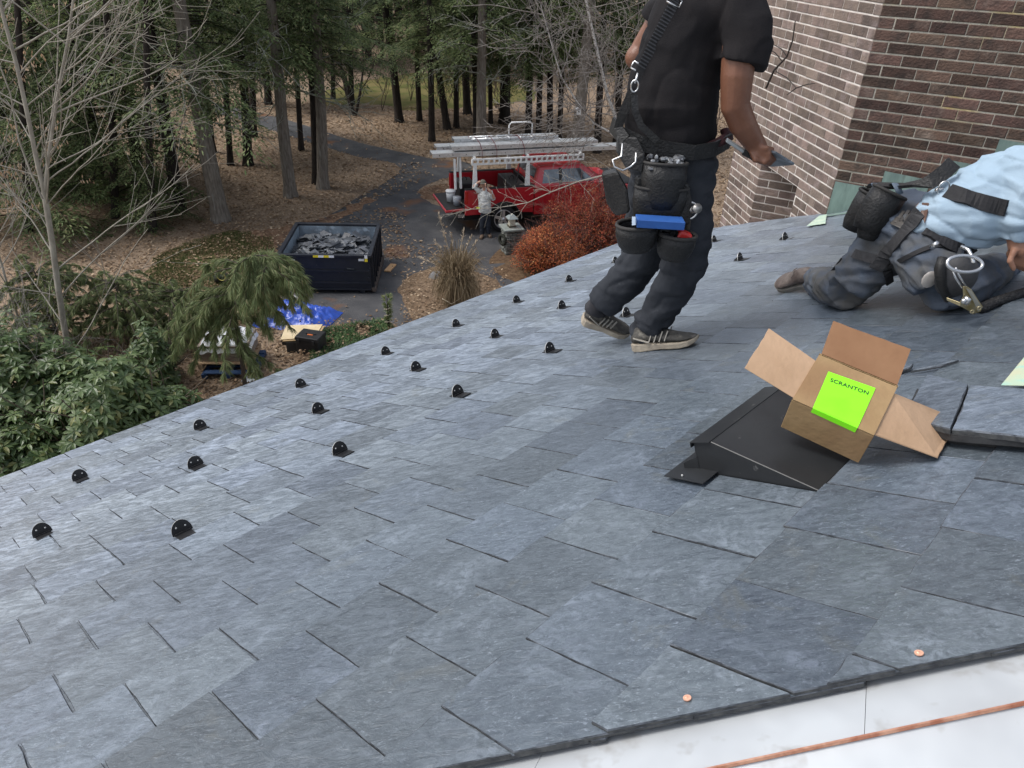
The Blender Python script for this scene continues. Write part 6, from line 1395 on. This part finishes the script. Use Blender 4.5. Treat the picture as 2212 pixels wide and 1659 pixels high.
mb.build('stems', P('brown_grey_twigs', (.15, .12, .105), .9), br2)
# dead bough hanging in front of the truck
mb = MB(); bw = pathtube(mb, gp(1180, 560), [(1330, 372), (1250, 392), (1190, 415), (1140, 438), (1080, 448), (1020, 452)], .022, .008, 6)
for q in bw: 
    for k in range(5): limb(mb, q, V((rr.uniform(-1, .3), rr.uniform(-.4, .4), rr.uniform(-.4, .6))), rr.uniform(.4, 1.0), .008, 1, rr, 4, .3, 0, .7, 3, .6, .004)
mb2 = thing('bare_bough', 'long bare branch crossing in front of the truck\'s rear wheel', 'branch', bw[0]); mb.build('branch', bark_l, mb2, True)

# ---- pines with long needles
needle = ramp_leaf('pine_needle', [(0, (.11, .155, .062)), (.5, (.21, .265, .115)), (.85, (.30, .34, .165)), (1, (.34, .26, .15))], .5, .35, .4)
def tuft(lf, p, d_, rr, n_=26, L=.17, spread=.55):
    x, y = basis(d_)
    for k in range(n_):
        a = rr.uniform(0, 6.283); q = rr.uniform(.1, spread); nd = (d_ + (x * math.cos(a) + y * math.sin(a)) * q + V((0, 0, -.25))).normalized(); s = nd.cross(V((rr.uniform(-1, 1), rr.uniform(-1, 1), rr.uniform(-1, 1)))).normalized()
        l_ = L * rr.uniform(.7, 1.15); m_ = p + nd * (l_ * .5); e = m_ + (nd + V((0, 0, -.35))).normalized() * (l_ * .5); w_ = .0048
        n0 = len(lf.v); lf.v += [p - s * w_, p + s * w_, m_ + s * w_, m_ - s * w_, e]; lf.f += [(n0, n0 + 1, n0 + 2, n0 + 3), (n0 + 3, n0 + 2, n0 + 4)]
def pine(name, label, B, stem, arms, seed, group=None, n_t=26, L=.17):
    rr = random.Random(seed); o = thing(name, label, 'tree', B, group); mb, lf = MB(), MB()
    mb.tube(stem, [.045 * (1 - .75 * i / (len(stem) - 1)) for i in range(len(stem))], 7, cap=False)
    for (q, d_, ln) in arms(rr):
        pts = [q]; dd = V(d_).normalized(); n_ = 7
        for i in range(n_): dd = (dd + V((rr.gauss(0, .12), rr.gauss(0, .12), -.24))).normalized(); pts.append(pts[-1] + dd * (ln / n_))
        mb.tube(pts, [.012 * (1 - .7 * i / n_) for i in range(n_ + 1)], 4, cap=False)
        for i in range(1, n_ + 1):
            for k in range(4):
                p = pts[i - 1].lerp(pts[i], rr.random()); td = ((pts[i] - pts[i - 1]).normalized() * .8 + V((rr.uniform(-.8, .8), rr.uniform(-.8, .8), rr.uniform(-.7, .2)))).normalized(); tuft(lf, p, td, rr, n_t, L)
        tuft(lf, pts[-1], dd, rr, n_t + 8, L)
    mb.build('trunk', P('pine_bark', (.07, .055, .045), .9), o, True); lf.build('needles', needle, o); return o
BP = gp(530, 838)
stem = [vpl(x, y, BP) for x, y in ((530, 838), (520, 760), (508, 690), (500, 630), (512, 596), (532, 566), (560, 552), (588, 560), (604, 584))]
def arms1(rr):
    out = []
    for k in range(78):
        i = rr.choice((2, 3, 3, 4, 4, 5, 5, 6, 6, 7, 7, 8)); q = stem[i - 1].lerp(stem[i], rr.random()); a = rr.uniform(0, 6.283); xb = XH * math.cos(a) + NH * math.sin(a) * .8
        if i >= 5: xb = xb * .55 + XH * .12
        elif i <= 3: xb = xb + XH * .55
        out.append((q, xb + V((0, 0, rr.uniform(-.1, .35))), rr.uniform(.7, 1.5) * (.72 if i >= 6 else 1)))
    for k in range(12): out.append((stem[2].lerp(stem[3], rr.random()), XH * rr.uniform(-1.0, -.4) + V((0, 0, rr.uniform(-.1, .3))) - NH * rr.uniform(-.5, .5), rr.uniform(.9, 1.7)))
    return out
pine('weeping_pine', 'weeping pine with long drooping needles arching over the pallet', BP, stem, arms1, 9, None, 24, .23)
for i, (x, y, h_, lab_) in enumerate(((285, 745, 1.5, 'low spreading pine left of the weeping pine'), (130, 750, 1.8, 'low spreading pine behind the rhododendron at the left'), (400, 735, 1.2, 'small spreading pine between the weeping pine and its left neighbour'))):
    Bq = gp(x, y); st2 = [Bq, Bq + V((.05, 0, h_ * .5)), Bq + V((-.05, .05, h_))]
    def arms2(rr, st2=st2, h_=h_):
        out = []
        for k in range(60): a = rr.uniform(0, 6.283); q = st2[1].lerp(st2[2], rr.uniform(-.6, 1)); out.append((q, V((math.cos(a), math.sin(a) * .8, rr.uniform(.25, .8))), rr.uniform(.8, 1.7)))
        return out
    pine('spreading_pine', lab_, Bq, st2, arms2, 20 + i, 'low pines left of the weeping pine', 22, .15)

# ---- rhododendrons
rhl = ramp_leaf('rhododendron_leaf', [(0, (.052, .092, .034)), (.5, (.105, .16, .06)), (.9, (.16, .215, .088)), (1, (.25, .25, .09))], .36, .5, .35)
def rhodo(label, B, R_, H_, seed, n_w):
    rr = random.Random(seed); o = thing('rhododendron', label, 'shrub', B, 'rhododendrons at the lower left'); mb, lf = MB(), MB()
    for k in range(16): a = rr.uniform(0, 6.283); limb(mb, B, V((math.cos(a), math.sin(a), rr.uniform(.5, 1.5))), H_ * rr.uniform(.6, .9), .025, 1, rr, 5, .3, .1, .8, 4, .6, .008)
    for k in range(n_w):
        a, t = rr.uniform(0, 6.283), math.acos(rr.uniform(-.12, 1)); q = rr.uniform(.62, 1.06) * (1 + .22 * noise.noise(V((math.cos(a) * 2, math.sin(a) * 2, t * 2 + seed)))); nrm = V((math.sin(t) * math.cos(a), math.sin(t) * math.sin(a), math.cos(t)))
        p = B + V((nrm.x * R_ * q, nrm.y * R_ * q, H_ * .12 + max(.05, nrm.z) * H_ * .9 * q)); axd = (nrm + V((0, 0, .7)) + V((rr.gauss(0, .25), rr.gauss(0, .25), 0))).normalized(); x, y = basis(axd); m_ = rr.randint(6, 9); ph_ = rr.uniform(0, 6.283)
        for j in range(m_):
            b_ = ph_ + 6.283 * j / m_; rd = x * math.cos(b_) + y * math.sin(b_); d_ = (rd + axd * rr.uniform(-.25, .35)).normalized(); s = axd.cross(rd).normalized(); L = rr.uniform(.12, .19); W = L * .18; up_ = axd * .006; dip = V((0, 0, -.25 * L * rr.uniform(.3, 1.2)))
            n0 = len(lf.v); b0 = p + d_ * .012; lf.v += [b0, b0 + d_ * L * .35 + s * W + up_, b0 + d_ * L * .72 + s * W * .85 + up_ + dip * .4, b0 + d_ * L + dip, b0 + d_ * L * .72 - s * W * .85 + up_ + dip * .4, b0 + d_ * L * .35 - s * W + up_, b0 + d_ * L * .5 + dip * .15]
            lf.f += [(n0, n0 + 1, n0 + 6), (n0 + 1, n0 + 2, n0 + 6), (n0 + 2, n0 + 3, n0 + 6), (n0 + 3, n0 + 4, n0 + 6), (n0 + 4, n0 + 5, n0 + 6), (n0 + 5, n0, n0 + 6)]
    mb.build('stems', P('rhodo_stem', (.10, .08, .06), .9), o, True); lf.build('leaves', rhl, o)
rhodo('largest rhododendron with glossy leaves against the roof edge', gp(255, 965), 1.05, 1.75, 3, 900)
rhodo('tall rhododendron at the left edge behind the roof', gp(95, 935), 1.15, 2.05, 4, 900)
rhodo('rhododendron at the lower left corner beside the eave', gp(55, 1030), .85, 1.1, 5, 480)
rhodo('small rhododendron nearest the wrapped pallet', gp(380, 925), .55, .8, 6, 220)
rhodo('upright young rhododendron before the low pines', gp(345, 830), .42, 1.35, 7, 130)

# ---- red shrubs, ornamental grass, ground cover
def redbush(label, B, R_, H_, seed, n_l, stops):
    rr = random.Random(seed); o = thing('red_shrub', label, 'shrub', B, 'autumn-red shrubs by the drive'); mb, lf = MB(), MB(); tips = []
    for k in range(46): a = rr.uniform(0, 6.283); limb(mb, B, V((math.cos(a) * 1.0, math.sin(a) * 1.0, rr.uniform(.35, 1.7))), rr.uniform(.65, 1.0) * (R_ + H_) * .55, .011, 2, rr, 4, .25, .08, .7, 5, .6, .004, tips)
    for k in range(n_l):
        c, d_ = rr.choice(tips); p = c + V((rr.gauss(0, .09), rr.gauss(0, .09), rr.gauss(0, .08)))
        if ((p.x - B.x) / R_) ** 2 + ((p.y - B.y) / R_) ** 2 + (p.z / (H_ * 1.1)) ** 2 > 1.25: continue
        dd = V((rr.gauss(0, 1), rr.gauss(0, 1), rr.gauss(0, 1))).normalized(); leafquad(lf, p, dd, basis(dd)[0], rr.uniform(.035, .065), rr.uniform(.010, .018))
    mb.build('stems', P('red_brown_stem', (.10, .05, .04), .9), o); lf.build('leaves', ramp_leaf('red_leaf_%d' % seed, stops, .6, .25, .3, 1.6), o)
redbush('small bright orange-red shrub at the roof edge by the stone pillar', gp(1185, 590), 1.0, 1.15, 1, 20000, [(0, (.20, .045, .022)), (.5, (.36, .095, .038)), (.85, (.50, .17, .06)), (1, (.40, .24, .09))])
redbush('large dark red shrub in front of the truck cab', gp(1265, 545), 1.45, 1.75, 2, 26000, [(0, (.13, .028, .022)), (.5, (.27, .055, .033)), (.85, (.42, .11, .045)), (1, (.30, .20, .09))])
redbush('red shrub half hidden behind the standing worker', gp(1360, 560), 1.2, 1.3, 3, 9000, [(0, (.20, .04, .025)), (.5, (.36, .08, .04)), (1, (.34, .22, .09))])
og = thing('ornamental_grass', 'tall dry ornamental grass tied in a sheaf on the planting bed', 'grass clump', gp(990, 668)); BG = gp(990, 668); lf = MB(); rr = random.Random(14); TIE = .95
for k in range(1900):
    a, q = rr.uniform(0, 6.283), rr.random() ** .5; low = k < 700; ca, sa = math.cos(a), math.sin(a)
    b0 = BG + V((ca * (.36 if not low else .25) * q, sa * (.36 if not low else .25) * q, .05)); rad_ = .18 * q if not low else .22
    t0 = BG + V((ca * rad_ - .04 + rr.gauss(0, .05), sa * rad_ + rr.gauss(0, .05), TIE * rr.uniform(.75, 1.1)))
    if low:      # outer leaves bent back down to the ground
        e = t0 + V((ca * rr.uniform(.12, .3), sa * rr.uniform(.12, .3), rr.uniform(-.35, -.05))); e2 = e + V((ca * .1, sa * .1, rr.uniform(-.5, -.25)))
    else:
        fl_ = rr.uniform(.05, 1.0); az = a + rr.gauss(0, .8); H_ = rr.uniform(.15, .75); e = t0 + V((math.cos(az) * fl_ * .5, math.sin(az) * fl_ * .5, H_ * (1.05 - .5 * fl_))); e2 = e + V(((e - t0).x * rr.uniform(.2, .7), (e - t0).y * rr.uniform(.2, .7), rr.uniform(-.25, .08)))
    s = V((rr.gauss(0, 1), rr.gauss(0, 1), 0)).normalized() * rr.uniform(.004, .009)
    n0 = len(lf.v); lf.v += [b0 - s, b0 + s, t0 + s, t0 - s, e + s * .8, e - s * .8, e2]; lf.f += [(n0, n0 + 1, n0 + 2, n0 + 3), (n0 + 3, n0 + 2, n0 + 4, n0 + 5), (n0 + 5, n0 + 4, n0 + 6)]
lf.build('blades', ramp_leaf('dry_grass_blade', [(0, (.12, .085, .05)), (.5, (.22, .165, .10)), (1, (.36, .29, .19))], .8, .2, .25), og)
for k, (x, y, h_) in enumerate(((948, 463, 0), (957, 500, 0), (1002, 498, 0), (1018, 510, 0), (975, 505, 0), (905, 555, 0), (1030, 520, 0), (940, 520, 0))):
    p1 = vpl(x, y, BG, rr.uniform(-.2, .2)); p0_ = BG + V((-.06, 0, TIE)); pl = MB(); d_ = (p1 - p0_).normalized(); pl.tube([p0_, p1], .004, 4)
    for j in range(70): u = rr.random(); q = p1 - d_ * (.30 * u); nd = (d_ + V((rr.gauss(0, .45), rr.gauss(0, .45), rr.gauss(0, .3)))).normalized(); leafquad(pl, q, nd, basis(nd)[0], rr.uniform(.05, .11), .008)
    pl.build('plume', P('pale_plume', (.42, .35, .26), .9), og)
q_ = MB(); q_.ring(BG + V((-.05, 0, TIE)), V((0, 0, 1)), .21, .012, 18, 5); q_.tube([BG + V((.22, -.28, .85)), BG + V((.1, -.42, .5)), BG + V((-.12, -.45, .35)), BG + V((-.35, -.38, .45))], .010, 5); q_.build('twine', P('pale_twine', (.48, .42, .32), .8), og, True)
tp_ = thing('tied_sapling', 'small green conifer sapling tied with twine at the roof edge', 'sapling', gp(840, 712)); Bt = gp(840, 712); lf, mb = MB(), MB(); mb.tube([Bt, Bt + V((0, 0, .8))], [.025, .012], 6)
for k in range(90): z = rr.uniform(.05, .85); a = rr.uniform(0, 6.283); w_ = .07 if .15 < z < .68 else .12; tuft(lf, Bt + V((math.cos(a) * w_ * .4, math.sin(a) * w_ * .4, z)), V((math.cos(a) * .5, math.sin(a) * .5, .6 if z > .2 else -.2)).normalized(), rr, 12, .12, .4)
mb.build('trunk', bark_d, tp_, True); lf.build('needles', needle, tp_)
q_ = MB(); pts = [Bt + V((.085 * math.cos(k * .7), .085 * math.sin(k * .7), .12 + k * .018)) for k in range(30)]; q_.tube(pts, .006, 4); q_.build('twine', P('pale_twine', (.48, .42, .32), .8), tp_, True)
jl = MB()
for k in range(15000):
    x, y = rr.uniform(672, 838), rr.uniform(702, 800); c = gp(x, y)
    if y < 705 + (838 - x) * .16 - 6 or noise.noise(V((c.x * 1.6, c.y * 1.6, 2))) < -.28: continue
    p = c + V((0, 0, .06 + .13 * rr.random())); d_ = V((rr.gauss(0, 1), rr.gauss(0, 1), rr.uniform(.0, 1.0))).normalized(); leafquad(jl, p, d_, basis(d_)[0], rr.uniform(.04, .08), rr.uniform(.010, .018))
tag(struct(jl.build('ground_cover', ramp_leaf('juniper_leaf', [(0, (.025, .055, .018)), (.6, (.05, .095, .03)), (1, (.09, .14, .05))], .6, .3, .2, 1.5)), 'stuff'), 'low green juniper ground cover at the roof edge', 'ground cover')
# ---- fallen leaves and lawn grass
drive2 = [(p.x, p.y) for p in drive]
def inside(x, y, poly):
    c = False; n_ = len(poly); j = n_ - 1
    for i in range(n_):
        if (poly[i][1] > y) != (poly[j][1] > y) and x < (poly[j][0] - poly[i][0]) * (y - poly[i][1]) / (poly[j][1] - poly[i][1]) + poly[i][0]: c = not c
        j = i
    return c
fl = MB(); fl2 = MB(); rl = random.Random(99)
drift = [(gp(*q).x, gp(*q).y) for q in [(520, 520), (600, 545), (640, 490), (720, 470), (790, 440), (850, 420), (900, 400), (930, 372), (900, 352), (850, 352), (820, 390), (700, 440), (560, 470)]]
for k in range(95000):
    y = 9 + 31 * rl.random() ** 1.25; x = rl.uniform(-.72 * y - 1, .30 * y + 1)
    on = inside(x, y, drive2); pn = noise.noise(V((x * .33, y * .33, 4)))
    nd_ = inside(x, y, drift)
    if on and rl.random() > ((.75 + .5 * pn) if nd_ else .5 if (pn > .2 and y > 18) else .03): continue
    s_ = rl.uniform(.05, .10) * (1 + max(0, y - 16) * .03); a = rl.uniform(0, 6.283); d_ = V((math.cos(a), math.sin(a), rl.uniform(-.3, .45))).normalized(); sd_ = V((-math.sin(a), math.cos(a), rl.uniform(-.5, .5))).normalized()
    leafquad(fl, V((x, y, rl.uniform(.012, .05))), d_, sd_, s_, s_ * .33)
tag(struct(fl.build('fallen_leaves', ramp_leaf('fallen_leaf', [(0, (.10, .06, .036)), (.4, (.20, .135, .083)), (.8, (.29, .205, .132)), (1, (.42, .33, .23))], .85, .15, .1)), 'stuff'), 'brown fallen leaves strewn over the ground', 'leaves')
for k in range(5200):
    x, y = rl.uniform(640, 1095), rl.uniform(575, 790); c = gp(x, y)
    if not (868 < x < 1092 and 590 < y < 720 or 645 < x < 860 and 702 < y < 790): continue
    a = rl.uniform(0, 6.283); d_ = V((math.cos(a), math.sin(a), rl.uniform(-.3, .45))).normalized(); s_ = rl.uniform(.05, .09); leafquad(fl2, c + V((0, 0, rl.uniform(.06, .2))), d_, V((-math.sin(a), math.cos(a), rl.uniform(-.5, .5))).normalized(), s_, s_ * .33)
tag(struct(fl2.build('bed_leaves', MATS['fallen_leaf']), 'stuff'), 'tan fallen leaves lying on the planting beds', 'leaves')
gr_ = MB(); lawn2 = [(gp(*q).x, gp(*q).y) for q in [(330, 560), (420, 520), (510, 500), (590, 512), (596, 560), (600, 640), (560, 700), (420, 690), (320, 640)]]
xs_, ys_ = [p[0] for p in lawn2], [p[1] for p in lawn2]
for k in range(26000):
    x, y = rl.uniform(min(xs_), max(xs_)), rl.uniform(min(ys_), max(ys_))
    if not inside(x, y, lawn2) or noise.noise(V((x * .8, y * .8, 1))) < -.15: continue
    a = rl.uniform(0, 6.283); leafquad(gr_, V((x, y, .004)), V((math.cos(a) * .5, math.sin(a) * .5, 1)).normalized(), V((-math.sin(a), math.cos(a), 0)), rl.uniform(.05, .11), .006)
tag(struct(gr_.build('lawn_grass', ramp_leaf('grass_blade', [(0, (.04, .055, .015)), (.6, (.075, .09, .028)), (1, (.14, .13, .055))], .7, .2, .2)), 'stuff'), 'thin green grass on the lawn left of the dumpster', 'grass')
